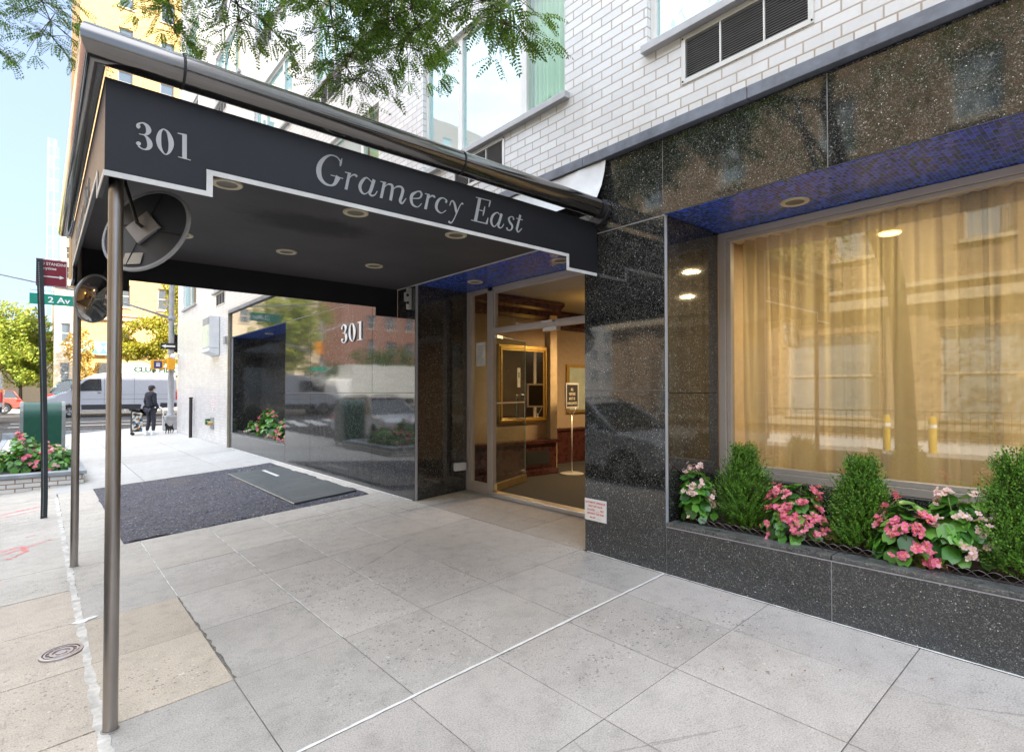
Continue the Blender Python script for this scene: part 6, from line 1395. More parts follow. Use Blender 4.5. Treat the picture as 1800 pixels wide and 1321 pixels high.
def facade_building(name, loc, label, P, u0, u1, H, wallm, wins, glassm, depth, backs, cornices=(), z0=-.4, sash=True, group=None, out=-1):
    T = thing(name, loc, label, 'building', group); m = MB(); wall_grid(m, u0, u1, z0, H, wins, P, depth); 
    for q in backs: m.face(q)
    m.build('wall', wallm, T)
    first = None
    def box_uz(mm, a_, b_, c_, d_, e0, e1):
        pts = [P(a_,c_,e0),P(b_,c_,e0),P(b_,d_,e0),P(a_,d_,e0),P(a_,c_,e1),P(b_,c_,e1),P(b_,d_,e1),P(a_,d_,e1)]
        mm.add(pts, [(0,1,2,3),(7,6,5,4),(0,4,5,1),(1,5,6,2),(2,6,7,3),(3,7,4,0)])
    protos = {}
    for (a_, b_, c_, d_) in wins:
        key = (round(b_-a_,2), round(d_-c_,2))
        if key in protos:
            o, ra, rc = protos[key]; c = dup(o, T); v1, v0 = Vector(P(a_,c_,0)), Vector(P(ra,rc,0)); c.location = Vector(o.location)+v1-v0; continue
        f = MB(); t = .07; e = depth*.7
        box_uz(f, a_, b_, c_, c_+t, e, e+depth*.2); box_uz(f, a_, b_, d_-t, d_, e, e+depth*.2); box_uz(f, a_, a_+t, c_+t, d_-t, e, e+depth*.2); box_uz(f, b_-t, b_, c_+t, d_-t, e, e+depth*.2)
        if sash: box_uz(f, a_+t, b_-t, (c_+d_)/2-.04, (c_+d_)/2+.04, e, e+depth*.2)
        fo = f.build('window', FARFRAME, T)
        g_ = MB(); q = e+depth*.15; g_.face([P(a_,c_,q),P(b_,c_,q),P(b_,d_,q),P(a_,d_,q)]); g_.build('pane', glassm, fo)
        s_ = MB(); box_uz(s_, a_-.1, b_+.1, c_-.14, c_-.01, -depth*.4*1, 0-.0); s_.build('sill', STONE, fo)
        protos[key] = (fo, a_, c_)
    for (a_, b_, c_, d_, e1) in cornices:
        m = MB(); box_uz(m, a_, b_, c_, d_, 0, e1); m.build('cornice', STONE, T)
    return T
PY = lambda Y: (lambda u, z, e: (u, Y+e, z))
PX = lambda X: (lambda u, z, e: (X-e, u, z))
def box_backs(x0, x1, y0, y1, z0, z1, front):
    q = {'s': [(x0,y0,z0),(x1,y0,z0),(x1,y0,z1),(x0,y0,z1)], 'n': [(x1,y1,z0),(x0,y1,z0),(x0,y1,z1),(x1,y1,z1)], 'w': [(x0,y1,z0),(x0,y0,z0),(x0,y0,z1),(x0,y1,z1)], 'e': [(x1,y0,z0),(x1,y1,z0),(x1,y1,z1),(x1,y0,z1)], 't': [(x0,y0,z1),(x1,y0,z1),(x1,y1,z1),(x0,y1,z1)]}
    return [v_ for k, v_ in q.items() if k != front]
# yellow brick block behind the van
wins = []
for k in range(11):
    for x in (4.9, 8.0, 11.1, 14.2, 17.3, 20.4): wins.append((x, x+1.05, 5.05+3.72*k, 6.95+3.72*k))
YB = facade_building('apartment_block', (14, 58, 0), 'tall sunlit yellow brick building behind the pale grey van', PY(58), 2.3, 30, 46, YELBRICK, wins, FARGLASS, .22, box_backs(2.3,30,58,76,-.4,46,'s'),
    [(2.3,30,7.55,7.75,-.22),(2.3,30,7.95,8.05,-.12),(2.3,30,11.3,11.45,-.10),(2.3,30,45,46,-.5),(2.3,30,19,19.2,-.12)])
m = MB(); m.box(4.4, 29.5, 57.72, 57.98, 2.95, 3.95); m.build('shop_fascia', plain('pale_green_fascia', (.60,.68,.58), .6), YB)
m = MB(); m.box(2.5, 7.3, 57.70, 57.98, 4.55, 5.65); zz = m.build('teal_band', plain('pale_band', (.62,.56,.44), .6), YB)
m = MB()
for i in range(8):
    x = 2.6+i*.6; m.add([(x,57.685,4.65),(x+.3,57.685,5.2),(x+.6,57.685,4.65),(x,57.685,5.55),(x+.6,57.685,5.55)], [(0,1,2)] if i % 2 else [(0,1,2),(3,1,4)])
m.build('triangle_pattern', plain('teal_paint', (.10,.42,.36), .6), YB)
m = MB()
for i in range(7): m.box(4.6+i*3.3, 7.4+i*3.3, 57.85, 57.97, .35, 2.75)
m.build('shop_glass', m_upglass('far_shop_glass', (.30,.24,.16)), YB)
text('CLUB PILATES', .60, (6.25, 57.70, 3.20), (1,0,0), (0,0,1), 'shop_lettering', plain('black_green_lettering', (.03,.06,.04), .5), YB, bold=.03, sx=1.12)
m = MB()
for i in range(3): m.box(3.55+i*.62, 3.95+i*.62, 57.66, 57.70, 3.42, 3.60)
m.box(3.8, 4.9, 57.68, 57.98, 3.0, 3.9); m.build('small_shop_sign', plain('dark_shop_sign', (.05,.05,.05), .6), YB)
CBW = facade_building('cream_building', (1.5, 63, 0), 'narrow sunlit cream building left of the yellow block', PY(57.4), .9, 2.28, 10.5, CREAM, [(1.3,1.9,2.2,3.8),(1.3,1.9,5.4,7.0)], FARGLASS, .2, box_backs(.9,2.28,57.4,70,-.4,10.5,'s'), [(.9,2.28,10.0,10.5,-.3)])
facade_building('low_building', (-8, 80, 0), 'low pale building hidden behind the trees at the left edge', PY(78), -16, 2.0, 6.2, CREAM, [(-14+i*3,-12.6+i*3,2.5,4.6) for i in range(5)], FARGLASS, .2, box_backs(-16,2,78,88,-.5,6.2,'s'))
facade_building('orange_building', (1.4, 100, 0), 'orange brick building glimpsed between the trees', PY(96), -1.2, 3.4, 9.5, TANBRICK, [(-.6+i*1.4,.2+i*1.4,z,z+1.8) for i in range(3) for z in (2.5,6)], FARGLASS, .2, box_backs(-1.2,3.4,96,108,-.5,9.5,'s'))
T = thing('glass_tower', (2.4, 205, 0), 'slender pale blue glass tower far off left of the canopy', 'tower')
m = MB(); m.box(1.0, 3.7, 200, 214, 0, 70); m.box(1.1,3.2,201,212,70,72.5); 
def m_tower(name, c1, c2, s1, s2):
    a = N(name); br = a.n('TexBrick'); br.offset = 0
    for k, q in (('Scale',1.0),('Mortar Size',.12),('Brick Width',s1),('Row Height',s2)): br.inputs[k].default_value = q
    a.set(br.inputs['Color1'], c1); a.set(br.inputs['Color2'], tuple(x*.8 for x in c1)); a.set(br.inputs['Mortar'], c2); a.link(a.uv(), br.inputs['Vector'])
    return a.done(a.pbr(br.outputs['Color'], .3))
m.build('curtain_wall', m_tower('blue_tower_glass', (.20,.34,.50), (.36,.46,.56), 1.3, 3.2), T)
facade_building('stone_tower', (4, 128, 0), 'tan stone tower just left of the canopy edge', PY(122), 2.75, 9.0, 34, CREAM, [(3.3+i*1.6,4.1+i*1.6,4+k*3.4,6+k*3.4) for i in range(3) for k in range(8)], FARGLASS, .2, box_backs(2.75,9,122,136,-.4,34,'s'), [(2.6,9.1,33,34,-.4)])
# mirrored in the granite: towers on the far corner
def simple_wins(u0, u1, z0, z1, du, dz, w_, h_): 
    out = []; u = u0
    while u+w_ < u1:
        z = z0
        while z+h_ < z1: out.append((u, u+w_, z, z+h_)); z += dz
        u += du
    return out
facade_building('corner_tower', (-13, 78, 0), 'pale tan residential tower mirrored at the top of the black granite', PY(72), -20.5, -5.8, 46, CREAM, simple_wins(-19.8,-6.2,3,45,2.6,3.4,1.3,1.7), FARGLASS, .2, box_backs(-20.5,-5.8,72,90,-.4,46,'s'), group='towers mirrored in the granite')
facade_building('corner_tower', (-30, 70, 0), 'dark red brick tower mirrored in the granite right of the numerals', PY(66), -44, -21, 40, REDBRICK, simple_wins(-43,-22,3,39,2.9,3.3,1.3,1.8), FARGLASS, .25, box_backs(-44,-21,66,84,-.4,40,'s'), group='towers mirrored in the granite')
facade_building('corner_tower', (-70, 60, 0), 'grey block mirrored near the doorway', PY(60), -95, -46, 30, plain('grey_render', (.28,.27,.26), .8), simple_wins(-94,-47,3,29,3.2,3.3,1.5,1.8), FARGLASS, .25, box_backs(-95,-46,60,84,-.4,30,'s'), group='towers mirrored in the granite')
# opposite side of our street
ow = []
for k in range(3):
    for i in range(15): ow.append((-41+i*4.0, -39.7+i*4.0, 6.6+3.5*k, 8.7+3.5*k)); 
gw = [(-40+i*5.2, -36.6+i*5.2, .45, 3.7) for i in range(11)]
OP = facade_building('corner_building', (-20, -10, 0), 'tan brick building on the opposite side of the street, mirrored in the show window', PX(-14.6), -42, 18.2, 16.5, TANBRICK, ow+gw, FARGLASS2, .3, box_backs(-32,-14.6,-42,18.2,-.4,16.5,'e'),
    [(-42,18.2,4.55,4.9,-.35),(-42,18.2,5.2,5.35,-.18),(-42,18.2,15.8,16.5,-.6),(-42,18.2,.10,.42,-.12)], sash=True)
m = MB()
for i in (8, 9, 10): m.face([(-14.86,gw[i][0]+.2,2.7),(-14.86,gw[i][1]-.2,2.7),(-14.86,gw[i][1]-.2,3.45),(-14.86,gw[i][0]+.2,3.45)])
m.build('lit_transom', emit('shop_light', (1,.80,.50), .9), OP)
m = MB()
for i in range(11):
    for zb_ in range(14): m.box(-14.66, -14.58, -36.4+i*5.2, -34.9+i*5.2, .5+zb_*.29, .74+zb_*.29) if False else None
    m.box(-14.6, -14.50, -36.35+i*5.2, -35.05+i*5.2, .43, 4.54)
m.build('brick_pier', TANBRICK, OP)

# yellow bollards and railing opposite
Y1 = plain('bollard_yellow', (.50,.32,.01), .45)
for i, (yy_, lb) in enumerate(((5.25, 'yellow steel bollard on the opposite kerb, left one mirrored in the curtained window'), (4.15, 'yellow steel bollard on the opposite kerb, right one mirrored in the curtained window'))):
    T = thing('bollard', (-9.75, yy_, -.28), lb, 'bollard', 'yellow bollards opposite'); m = MB(); m.lathe([(.10,0),(.10,.95),(.07,1.02),(.001,1.04)], (-9.75,yy_,-.28), 16); m.build('post', Y1, T, smooth=True, auto=40); m = MB(); m.lathe([(.102,.70),(.102,.80)], (-9.75,yy_,-.28), 16); m.build('reflective_band', WHITEP, T, smooth=True)
RL = thing('railing', (-13.6, 0, -.28), 'black iron railing in front of the opposite brick building', 'railing')
m = MB()
for i in range(150):
    y = -14+i*.2; m.box(-13.61, -13.59, y-.01, y+.01, -.28, .75)
m.build('bars', BLACK, RL); m = MB(); m.box(-13.62, -13.58, -14, 16, .75, .79); m.box(-13.62, -13.58, -14, 16, -.10, -.06); m.build('rails', BLACK, RL)

# ------------------------------------------------------------------ vehicles
TYRE = plain('tyre_rubber', (.02,.02,.02), .8); RIM = plain('wheel_rim', (.38,.38,.39), .35, .7); CARW = plain('white_car_paint', (.66,.67,.70), .22, 0, var=.03, Coat_Weight=.6); TRIMB = plain('dark_plastic', (.035,.036,.04), .5)
REDL = plain('tail_lamp_red', (.65,.03,.02), .25); ORL = plain('side_lamp_orange', (.85,.30,.03), .3); HEADL = plain('headlamp', (.70,.72,.72), .1)
def lb_(mb, name, mat, T, **kw): o = mb.build(name, mat, None, world=False, **kw); o.parent = T; return o
def arc(cx, r, a0, a1, n=10, cz=.36): return [(cx+r*math.cos(R(a0+(a1-a0)*k/n)), cz+r*math.sin(R(a0+(a1-a0)*k/n))) for k in range(n+1)]
def wheel(T, x, y, r, wd, side):
    W = MB(); M_ = Matrix.Rotation(R(90), 3, 'X'); W.lathe([(r*.62,-wd/2),(r*.95,-wd/2),(r,-wd/2+.03),(r,wd/2-.03),(r*.95,wd/2),(r*.62,wd/2)], (x,y,r), 24, M_); w_ = lb_(W, 'wheel', TYRE, T, smooth=True, auto=40)
    H = MB(); H.lathe([(.001,wd*.42),(r*.2,wd*.42),(r*.25,wd*.34),(r*.62,wd*.40),(r*.62,-wd*.4),(r*.25,-wd*.34),(r*.2,-wd*.42),(.001,-wd*.42)], (x,y,r), 20, M_); h_ = H.build('rim', RIM, None, world=False, smooth=True, auto=30); h_.parent = w_
    S = MB()
    for k in range(5):
        a_ = k*2*math.pi/5; S.obox((x+r*.42*math.cos(a_), y-side*wd*.44*-1*0+ (-wd*.43 if side < 0 else wd*.43), r+r*.42*math.sin(a_)), (r*.42, .02, r*.12), Matrix.Rotation(-a_, 3, 'Y'))
    s_ = S.build('spokes', TRIMB, None, world=False); s_.parent = w_
VANPAINT = plain('silver_grey_paint', (.46,.47,.51), .25, 0, var=.03, Coat_Weight=.5)
def van(loc, label):
    T = thing('cargo_van', loc, label, 'van', 'pale vans on the avenue'); Wd = 2.0
    pr = [(0.02,.42),(0,.75),(.05,1.02),(.22,1.18),(.95,1.42),(1.05,1.47),(1.95,2.30),(2.35,2.50),(2.9,2.58),(4.5,2.62),(6.15,2.58),(6.38,2.48),(6.45,2.2),(6.50,1.0),(6.50,.50)]
    pr += [(5.55,.42)]+arc(5.10,.43,8,172)[::1]+[(4.60,.42)]+[(1.70,.42)]+arc(1.22,.43,8,172)+[(.72,.42)]
    m = MB(); m.prism(pr, 'y', 0, Wd); lb_(m, 'body', VANPAINT, T, bevel=.05)
    m = MB(); m.prism([(1.73,.44),(4.57,.44),(4.57,.50),(4.62,.72),(1.70,.72),(1.73,.50)], 'y', -.012, .0); m.prism([(5.58,.50),(6.49,.52),(6.49,.78),(5.6,.78)], 'y', -.012, .0); m.prism([(.03,.46),(.70,.46),(.72,.66),(.02,.70)], 'y', -.014, -.001); lb_(m, 'lower_trim', TRIMB, T)
    m = MB(); m.prism([(1.28,1.50),(1.92,2.12),(2.10,2.20),(2.62,2.22),(2.66,1.52)], 'y', -.008, -.001); lb_(m, 'side_window', CARGLASS, T)
    m = MB(); m.prism([(1.28,1.50),(1.92,2.12),(2.10,2.20),(2.62,2.22),(2.66,1.52)], 'y', Wd+.001, Wd+.008); lb_(m, 'side_window', CARGLASS, T)
    m = MB(); m.add([(1.06,.14,1.50),(1.92,.22,2.29),(1.92,Wd-.22,2.29),(1.06,Wd-.14,1.50)], [(0,1,2,3)]); lb_(m, 'windscreen', CARGLASS, T)
    bm_ = T.children
    m = MB()
    for x in (2.78, 4.25, 6.25): m.box(x-.006, x+.006, -.004, -.0005, .76, 2.42)
    m.box(2.80, 4.24, -.004, -.0005, 1.30, 1.312); m.box(1.75, 6.40, -.003, -.0005, 1.02, 1.035); m.box(4.27,6.2,-.004,-.0005,1.30,1.31); lb_(m, 'panel_gaps', TRIMB, T)
    m = MB(); m.box(2.45, 2.62, -.03, -.001, 1.40, 1.43); m.box(2.95, 3.12, -.03, -.001, 1.36, 1.39); lb_(m, 'door_handles', TRIMB, T)
    m = MB(); m.box(6.42, 6.515, -.006, .10, .98, 1.46); lb_(m, 'tail_lamp', REDL, T); m = MB(); m.box(6.42, 6.514, -.005, .10, 1.47, 1.60); lb_(m, 'indicator_lamp', ORL, T)
    m = MB(); m.prism([(.10,1.0),(.55,1.12),(.62,1.26),(.30,1.18),(.12,1.10)], 'y', -.006, .30); lb_(m, 'headlight', HEADL, T)
    m = MB(); m.box(1.25, 1.42, -.28, -.03, 1.55, 1.95); lb_(m, 'wing_mirror', TRIMB, T, bevel=.04)
    for x in (1.22, 5.10): wheel(T, x, .13, .35, .24, -1); wheel(T, x, Wd-.13, .35, .24, 1)
    return T
V1 = van((.16, 40.4, -.02), 'long pale grey cargo van crossing the avenue behind the mailbox and poles')
V2 = dup(V1); V2.location = (-7.8, 35.5, -.05); tag(V2, 'pale van cut off by the left edge of the photo, only its rear corner showing')
def suv(loc, rz, label, paint, group, sc_=1.0, roofrails=True):
    T = thing('parked_car', loc, label, 'car', group, rz); T.scale = (sc_,)*3; Wd = 1.88
    pr = [(.02,.42),(0,.62),(.06,.86),(.30,.98),(1.15,1.07),(1.45,1.10),(4.35,1.10),(4.62,1.02),(4.70,.80),(4.68,.45),(4.25,.33)]+arc(3.78,.42,6,174)+[(3.30,.26),(1.42,.26)]+arc(.92,.42,6,174)+[(.45,.33)]
    m = MB(); m.prism(pr, 'y', 0, Wd); lb_(m, 'body', paint, T, bevel=.05)
    gh = [(1.12,1.06),(1.95,1.60),(2.3,1.655),(3.9,1.64),(4.22,1.56),(4.55,1.08)]
    def ins(z): return .05+.26*(z-1.06)/.6
    n_ = len(gh); v_ = [(x, ins(z), z) for x, z in gh]+[(x, Wd-ins(z), z) for x, z in gh]
    m = MB(); m.add(v_, [tuple(range(n_)), tuple(reversed(range(n_,2*n_)))]+[(i, n_+i, n_+i+1, i+1) for i in range(n_-1)]); lb_(m, 'windows', CARGLASS, T)
    m = MB(); rf = [(1.93,1.61),(2.3,1.668),(3.9,1.655),(4.24,1.575)]; k_ = len(rf)
    v_ = [(x, ins(z)-.02, z) for x, z in rf]+[(x, Wd-ins(z)+.02, z) for x, z in rf]+[(x, ins(z)-.02, z+.03) for x, z in rf]+[(x, Wd-ins(z)+.02, z+.03) for x, z in rf]
    m.add(v_, [(2*k_+i, 2*k_+i+1, 3*k_+i+1, 3*k_+i) for i in range(k_-1)]+[(i, k_+i, k_+i+1, i+1) for i in range(k_-1)]+[(i, i+1, 2*k_+i+1, 2*k_+i) for i in range(k_-1)]+[(k_+i+1, k_+i, 3*k_+i, 3*k_+i+1) for i in range(k_-1)]); lb_(m, 'roof', paint, T)
    m = MB()
    for (xa_, za_, xb_, zb_) in ((1.12,1.06,1.95,1.61),(2.72,1.08,2.75,1.65),(3.72,1.08,3.78,1.65),(4.55,1.06,4.22,1.57)):
        for s_ in (0, 1):
            ya, yb = (ins(za_)-.012, ins(zb_)-.012) if s_ == 0 else (Wd-ins(za_)+.012, Wd-ins(zb_)+.012); m.tube([(xa_,ya,za_),(xb_,yb,zb_)], .035, 6)
    lb_(m, 'pillars', paint, T, smooth=True)
    if roofrails:
        for s_ in (ins(1.64)+.02, Wd-ins(1.64)-.02): m = MB(); m.tube([(2.1,s_,1.67),(2.3,s_,1.74),(3.9,s_,1.73),(4.1,s_,1.66)], .018, 6); lb_(m, 'roof_rail', TRIMB, T, smooth=True)
    for s_ in (0, 1):
        m = MB(); y0 = -.004 if s_ == 0 else Wd-.30; m.prism([(.03,.72),(.06,.86),(.42,.95),(.50,.84),(.2,.74)], 'y', y0, y0+.304); lb_(m, 'headlight', HEADL, T)
        m = MB(); y0 = -.004 if s_ == 0 else Wd-.22; m.prism([(4.40,.82),(4.44,1.04),(4.64,.99),(4.705,.82)], 'y', y0, y0+.224); lb_(m, 'tail_lamp', REDL, T)
        m = MB(); y0 = -.17 if s_ == 0 else Wd+.02; m.box(1.52,1.64,y0,y0+.15,1.08,1.22); lb_(m, 'wing_mirror', paint, T, bevel=.03)
    m = MB(); m.box(-.015, .03, .45, Wd-.45, .50, .78); lb_(m, 'grille', TRIMB, T)
    m = MB(); m.prism([(1.45,.27),(3.28,.27),(3.28,.40),(1.45,.40)], 'y', -.012, Wd+.012); lb_(m, 'side_trim', TRIMB, T)
    for x in (.92, 3.78): wheel(T, x, .13, .35, .23, -1); wheel(T, x, Wd-.13, .35, .23, 1)
    return T
GC = 'cars parked along the kerb'
suv((-1.15, 16.4, -.44), R(90), 'silver white parked car mirrored in the granite below the numerals', CARW, GC)
suv((-1.15, 5.9, -.44), R(90), 'silver white parked car mirrored in the pillar beside the door', CARW, GC)
suv((6.25, 46.5, .05), R(180), 'dark green car on the avenue half hidden behind the nose of the pale grey van', plain('dark_teal_paint', (.03,.07,.08), .2, Coat_Weight=.6), 'cars on the avenue', 1.25)
suv((-5.3, 49, .0), 0, 'small dull red car on the avenue left of the mailbox', plain('dull_red_car_paint', (.30,.08,.06), .4), 'cars on the avenue', .95, False)
# box truck and market tent, mirrored in the granite
T = thing('box_truck', (-12, 38, 0), 'white box truck on the avenue, mirrored in the granite right of the numerals', 'truck')
m = MB(); m.box(-14.6, -9.2, 36.9, 39.2, .95, 3.35); m.build('cargo_box', plain('grey_white_box', (.52,.53,.50), .5), T, bevel=.03)
m = MB(); m.prism([(36.95,.55),(39.15,.55),(39.15,2.3),(36.95,2.3)], 'x', -9.15, -8.1); m.prism([(36.95,.55),(39.15,.55),(39.15,1.4),(36.95,1.4)], 'x', -8.1, -7.3); m.build('cab', WHITEP, T, bevel=.08)
m = MB(); m.box(-14.5, -8.2, 37.2, 38.9, .5, .93); m.build('chassis', TRIMB, T)
for x in (-13.3, -8.3):
    for y in (37.1, 39.0): m = MB(); m.lathe([(.001,-.13),(.28,-.13),(.42,-.12),(.44,0),(.42,.12),(.28,.13),(.001,.13)], (x,y,.42), 20, Matrix.Rotation(R(90),3,'X')); m.build('wheel', TYRE, T, smooth=True, auto=40)
T = thing('market_tent', (-14, 52, 0), 'white pop up market tent on the far corner, mirrored in the granite under the numerals', 'tent')
CT = plain('white_tent_cloth', (.75,.72,.62), .8)
m = MB(); xa_, xb_, ya_, yb_, xm, ym = -16.5, -11.5, 50, 54, -14, 52
m.add([(xa_,ya_,2.6),(xb_,ya_,2.6),(xb_,yb_,2.6),(xa_,yb_,2.6),(xm-.4,ym,3.8),(xm+.4,ym,3.8),(xa_,ya_,2.3),(xb_,ya_,2.3),(xb_,yb_,2.3),(xa_,yb_,2.3)], [(0,1,5,4),(1,2,5),(2,3,4,5),(3,0,4),(6,7,1,0),(7,8,2,1),(8,9,3,2),(9,6,0,3)]); m.build('canopy', CT, T)
for x in (xa_+.1, xb_-.1):
    for y in (ya_+.1, yb_-.1): m = MB(); m.tube([(x,y,-.3),(x,y,2.5)], .035, 8); m.build('leg', ALU2, T)
m = MB(); m.box(-15.8, -12.4, 50.6, 51.4, .0, .85); m.build('stall_table', plain('orange_cloth', (.60,.25,.12), .8), T)
T = thing('park_wall', (-20, 56, 0), 'low grey stone park wall on the far corner, mirrored in the granite', 'wall')
m = MB(); m.box(-34, -10.5, 56, 56.4, -.3, 1.2); m.build('stone', plain('grey_park_wall', (.34,.32,.29), .8, var=.2), T); m = MB(); m.box(-34,-10.5,55.95,56.45,1.203,1.30); m.build('coping', STONE, T)
T = thing('signal_pole', (-9.6, 43.5, 0), 'grey signal pole with orange lights on the far corner, mirrored beside the numerals', 'signal pole', 'signal poles')
tag(SP2, group='signal poles')
m = MB(); m.lathe([(.14,0),(.12,.8),(.09,1),(.075,7.2)], (-9.6,43.5,-.1), 14); m.build('pole', PG, T, smooth=True); m = MB(); m.tube([(-9.6,43.5,3.8),(-8.2,42.4,4.5),(-6.6,41.2,4.8),(-5.2,40.2,4.9)], .04, 8); m.build('mast_arm', PG, T); m = MB(); m.tube([(-9.6,43.5,6.2),(-11.5,43.3,7.0),(-13.0,43.2,7.1)], .04, 8); m.build('lamp_arm', PG, T)
for x, y, z in ((-5.3,40.3,4.2),(-9.3,43.2,4.9)):
    m = MB(); m.box(x-.17,x+.17,y-.17,y+.17,z-.5,z+.5)
    for k in range(3): m.lathe([(.13,0),(.14,.18)], (x, y-.17, z-.32+.32*k), 10, Matrix.Rotation(R(90),3,'X'))
    m.build('signal_head', YELSIG, T, bevel=.02)
m = MB(); m.box(-9.9,-8.6,43.3,43.33,3.1,3.4); m.build('green_sign', GREENSIGN, T)

# ------------------------------------------------------------------ the person with the dog
def skin(name, verts, edges, radii, mat, parent, root=0, sub=2):
    me = bpy.data.meshes.new(name); me.from_pydata([Vector(v_) for v_ in verts], edges, []); me.materials.append(mat); o = bpy.data.objects.new(name, me); COL.objects.link(o); o.parent = parent
    sm = o.modifiers.new('skin', 'SKIN'); sm.use_smooth_shade = True
    for i, r_ in enumerate(radii):
        s_ = me.skin_vertices[0].data[i]; s_.radius = (r_, r_) if isinstance(r_, (int, float)) else r_; s_.use_root = (i == root)
    if sub: ss = o.modifiers.new('sub', 'SUBSURF'); ss.levels = sub; ss.render_levels = sub
    return o
PE = thing('person', (2.95, 22.6, sgz(2.95)), 'person in dark hooded jacket, dark trousers, black cap and white shoes, walking a small dog', 'person', rz=R(-62))
# local: facing +y, height 1.74
SKINM = plain('skin_tone', (.48,.28,.20), .6); DARKC = plain('dark_navy_cloth', (.020,.020,.032), .85, var=.3); TROU = plain('dark_trousers', (.025,.026,.038), .85, var=.3); SHOE = plain('white_shoe', (.72,.72,.70), .5)
hd = [(0,0,1.44),(0,.015,1.52),(0,.03,1.60),(0,.03,1.67),(0,.04,1.56),(0,-.30*0,1.40)]
body = skin('body', [(0,-.01,1.38),(0,.01,1.47),(0,.025,1.555),(0,.020,1.64),(0,.045,1.60),(0,-.02,1.20),(0,-.01,.98)], [(0,1),(1,2),(2,3),(2,4),(0,5),(5,6)], [.07,.052,(.072,.078),(.078,.088),.05,(.12,.09),(.12,.09)], SKINM, PE)
face = MB(); face.sphere((0,.122,1.575), .016, 8, 6, (.8,1,1.2)); lb_(face, 'nose', SKINM, PE, smooth=True)
face = MB()
for s_ in (-1, 1): face.sphere((s_*.078,.03,1.585), .020, 8, 6, (.4,.8,1.3))
lb_(face, 'ears', SKINM, PE, smooth=True)
face = MB()
for s_ in (-1, 1): face.sphere((s_*.032,.103,1.60), .009, 8, 6)
lb_(face, 'eyes', BLACK, PE, smooth=True)
jk = skin('jacket', [(0,-.02,.92),(0,-.01,1.10),(0,-.015,1.28),(0,-.01,1.40),(.17,-.01,1.40),(.235,-.03,1.12),(.20,.12,.93),(-.17,-.01,1.40),(-.24,-.04,1.14),(-.24,.08,.92),(0,-.10,1.47)],
     [(0,1),(1,2),(2,3),(3,4),(4,5),(5,6),(3,7),(7,8),(8,9),(3,10)], [(.165,.125),(.165,.125),(.185,.135),(.15,.11),.075,.062,.048,.075,.062,.048,(.11,.075)], DARKC, PE)
skin('trousers', [(0,-.01,.92),(.09,0,.86),(.10,.03,.50),(.10,.02,.14),(-.09,0,.86),(-.11,.02,.50),(-.12,-.05,.14)], [(0,1),(1,2),(2,3),(0,4),(4,5),(5,6)], [(.15,.12),.095,.072,.055,.095,.072,.055], TROU, PE)
for s_, x, y in ((1,.10,.02),(-1,-.12,-.05)):
    m = MB(); m.prism([(y-.08,0),(y+.20,0),(y+.21,.035),(y+.12,.075),(y+.02,.105),(y-.07,.10)], 'x', x-.048, x+.048); lb_(m, 'shoe', SHOE, PE, bevel=.018)
    m = MB(); m.lathe([(.042,.09),(.040,.16)], (x,y-.02,0), 12); lb_(m, 'sock', SHOE, PE, smooth=True)
m = MB(); m.lathe([(.104,0),(.106,.03),(.098,.075),(.065,.11),(.001,.122)], (0,.018,1.605), 20, Matrix.Scale(1.0,3)); m.prism([(-.075,.09),(-.06,.17),(0,.20),(.06,.17),(.075,.09)], 'z', 1.612, 1.622) if False else m.add([(-.085,.06,1.622),(-.07,.15,1.612),(0,.185,1.606),(.07,.15,1.612),(.085,.06,1.622)], [(0,1,2,3,4)]); lb_(m, 'cap', BLACK, PE, smooth=True, auto=50)
def hand(base, d, parent, side):
    m = MB(); d = Vector(d).normalized(); a = Vector((side,0,0)); b_ = d.cross(a).normalized(); p0 = Vector(base)
    vs = [p0, p0+d*.05, p0+d*.085]; es = [(0,1),(1,2)]; rs = [(.024,.016),(.036,.017),(.034,.015)]
    skin('hand', vs, es, rs, SKINM, parent, sub=1)
    for k, ln in enumerate((.062,.072,.068,.052)):
        q = p0+d*.085+b_*(.024-.016*k); skin('finger', [q, q+d*ln*.5+a*-.006, q+d*ln*.8+a*-.028], [(0,1),(1,2)], [.0085,.0075,.006], SKINM, parent, sub=1)
    q = p0+d*.03+b_*.028; skin('thumb', [q, q+d*.03+b_*.022, q+d*.055+b_*.024-a*.015], [(0,1),(1,2)], [.010,.009,.007], SKINM, parent, sub=1)
hair = MB(); hair.sphere((0,-.010,1.595), .088, 14, 10, (.92,.95,1.0)); lb_(hair, 'hair', BLACK, PE, smooth=True)
hand((.195,.155,.905), (-.1,.8,-.45), PE, 1); hand((-.24,.09,.885), (0,.25,-1), PE, -1)
DG = thing('dog', (3.50, 22.6, sgz(3.5)), 'small black dog with tan legs on a lead beside the brick corner', 'dog', rz=R(140)); DG.scale = (.78,)*3
DC = plain('black_dog_fur', (.022,.018,.016), .9, var=.4, vscale=30, bump=.5); DT = plain('tan_dog_fur', (.26,.15,.07), .9)
V_ = [(0,-.15,.27),(0,-.02,.27),(0,.13,.28),(0,.20,.35),(0,.255,.40),(0,.325,.375),(.055,.14,.20),(.055,.15,.11),(.055,.16,.02),(-.055,.14,.20),(-.055,.13,.11),(-.055,.15,.02),(.055,-.17,.20),(.055,-.21,.12),(.055,-.17,.02),(-.055,-.17,.20),(-.055,-.21,.12),(-.055,-.17,.02),(0,-.24,.34),(0,-.30,.42),(.035,.235,.465),(-.035,.235,.465)]
Eg = [(0,1),(1,2),(2,3),(3,4),(4,5),(2,6),(6,7),(7,8),(2,9),(9,10),(10,11),(0,12),(12,13),(13,14),(0,15),(15,16),(16,17),(0,18),(18,19),(4,20),(4,21)]
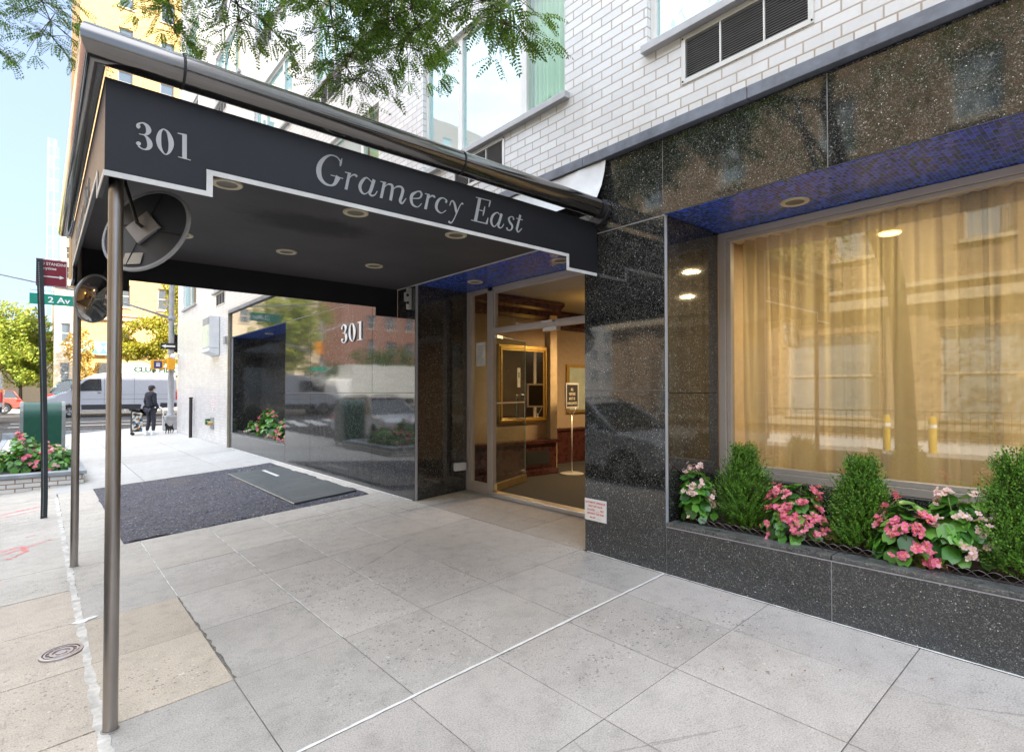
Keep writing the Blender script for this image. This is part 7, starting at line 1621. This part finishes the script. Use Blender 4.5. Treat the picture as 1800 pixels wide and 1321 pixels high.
skin('body', V_, Eg, [.075,(.065,.06),(.075,.085),.05,(.05,.045),.022,.034,.020,.018,.034,.020,.018,.042,.020,.018,.042,.020,.018,.018,.010,.016,.016], DC, DG, root=1)
m = MB()
for x, y in ((.055,.16),(-.055,.15),(.055,-.17),(-.055,-.17)): m.sphere((x,y+.015,.018), .026, 8, 5, (.8,1.3,.75))
lb_(m, 'paws', DT, DG, smooth=True)
m = MB(); m.lathe([(.052,-.01),(.054,.0),(.052,.01)], (0,.185,.335), 14, Matrix.Rotation(R(-40),3,'X')); lb_(m, 'collar', REDL, DG)
LS = thing('dog_lead', (3.3, 22.7, .5), 'thin dark lead running from the hand down to the dog', 'lead')
hw = Vector((2.95,22.6,sgz(2.95))) + Matrix.Rotation(R(-62),3,'Z') @ Vector((.19,.23,.86)); dc_ = Vector((3.50,22.6,sgz(3.5))) + Matrix.Rotation(R(140),3,'Z') @ Vector((0,.145,.29))
m = MB(); m.tube([hw, hw.lerp(dc_,.5)+Vector((0,0,-.05)), dc_], .006, 6); m.build('lead', BLACK, LS)
CT_ = thing('shopping_cart', (2.62, 23.3, sgz(2.6)), 'colourfully patterned wheeled shopping bag standing behind the person', 'shopping trolley')
def m_patch():
    a = N('patterned_fabric'); vo = a.vor(a.obj(scale=(1,1,1)), 14); c = a.ramp(a.sep(vo.outputs['Color'])[0], [(0,(.04,.04,.04)),(.3,(.55,.50,.40)),(.45,(.06,.07,.09)),(.6,(.60,.22,.06)),(.7,(.10,.22,.30)),(.8,(.62,.60,.55))], 'CONSTANT'); return a.done(a.pbr(c, .8))
m = MB(); m.box(2.48,2.78,23.15,23.45,sgz(2.6)+.12,sgz(2.6)+.78); m.build('bag', m_patch(), CT_, bevel=.03)
m = MB()
for y in (23.2, 23.4): m.tube([(2.46,y,sgz(2.6)+.1),(2.47,y,sgz(2.6)+.88)], .010, 6)
m.tube([(2.47,23.2,sgz(2.6)+.88),(2.47,23.4,sgz(2.6)+.88)], .014, 6); m.build('handle', BLACK, CT_)
for y in (23.17,23.43): m = MB(); m.lathe([(.001,-.02),(.05,-.02),(.055,0),(.05,.02),(.001,.02)], (2.50,y,sgz(2.6)+.056), 14, Matrix.Rotation(R(90),3,'X')); m.build('wheel', TYRE, CT_)
BR = thing('bike_rack', (3.55, 25.2, 0), 'white looped bike rack beside the base of the signal pole', 'bike rack')
m = MB(); m.tube([(3.35,25.2,-.05),(3.35,25.2,.65),(3.40,25.2,.80),(3.52,25.2,.87),(3.64,25.2,.80),(3.69,25.2,.65),(3.69,25.2,-.05)], .03, 10); m.build('loop', WHITEP, BR, smooth=True)
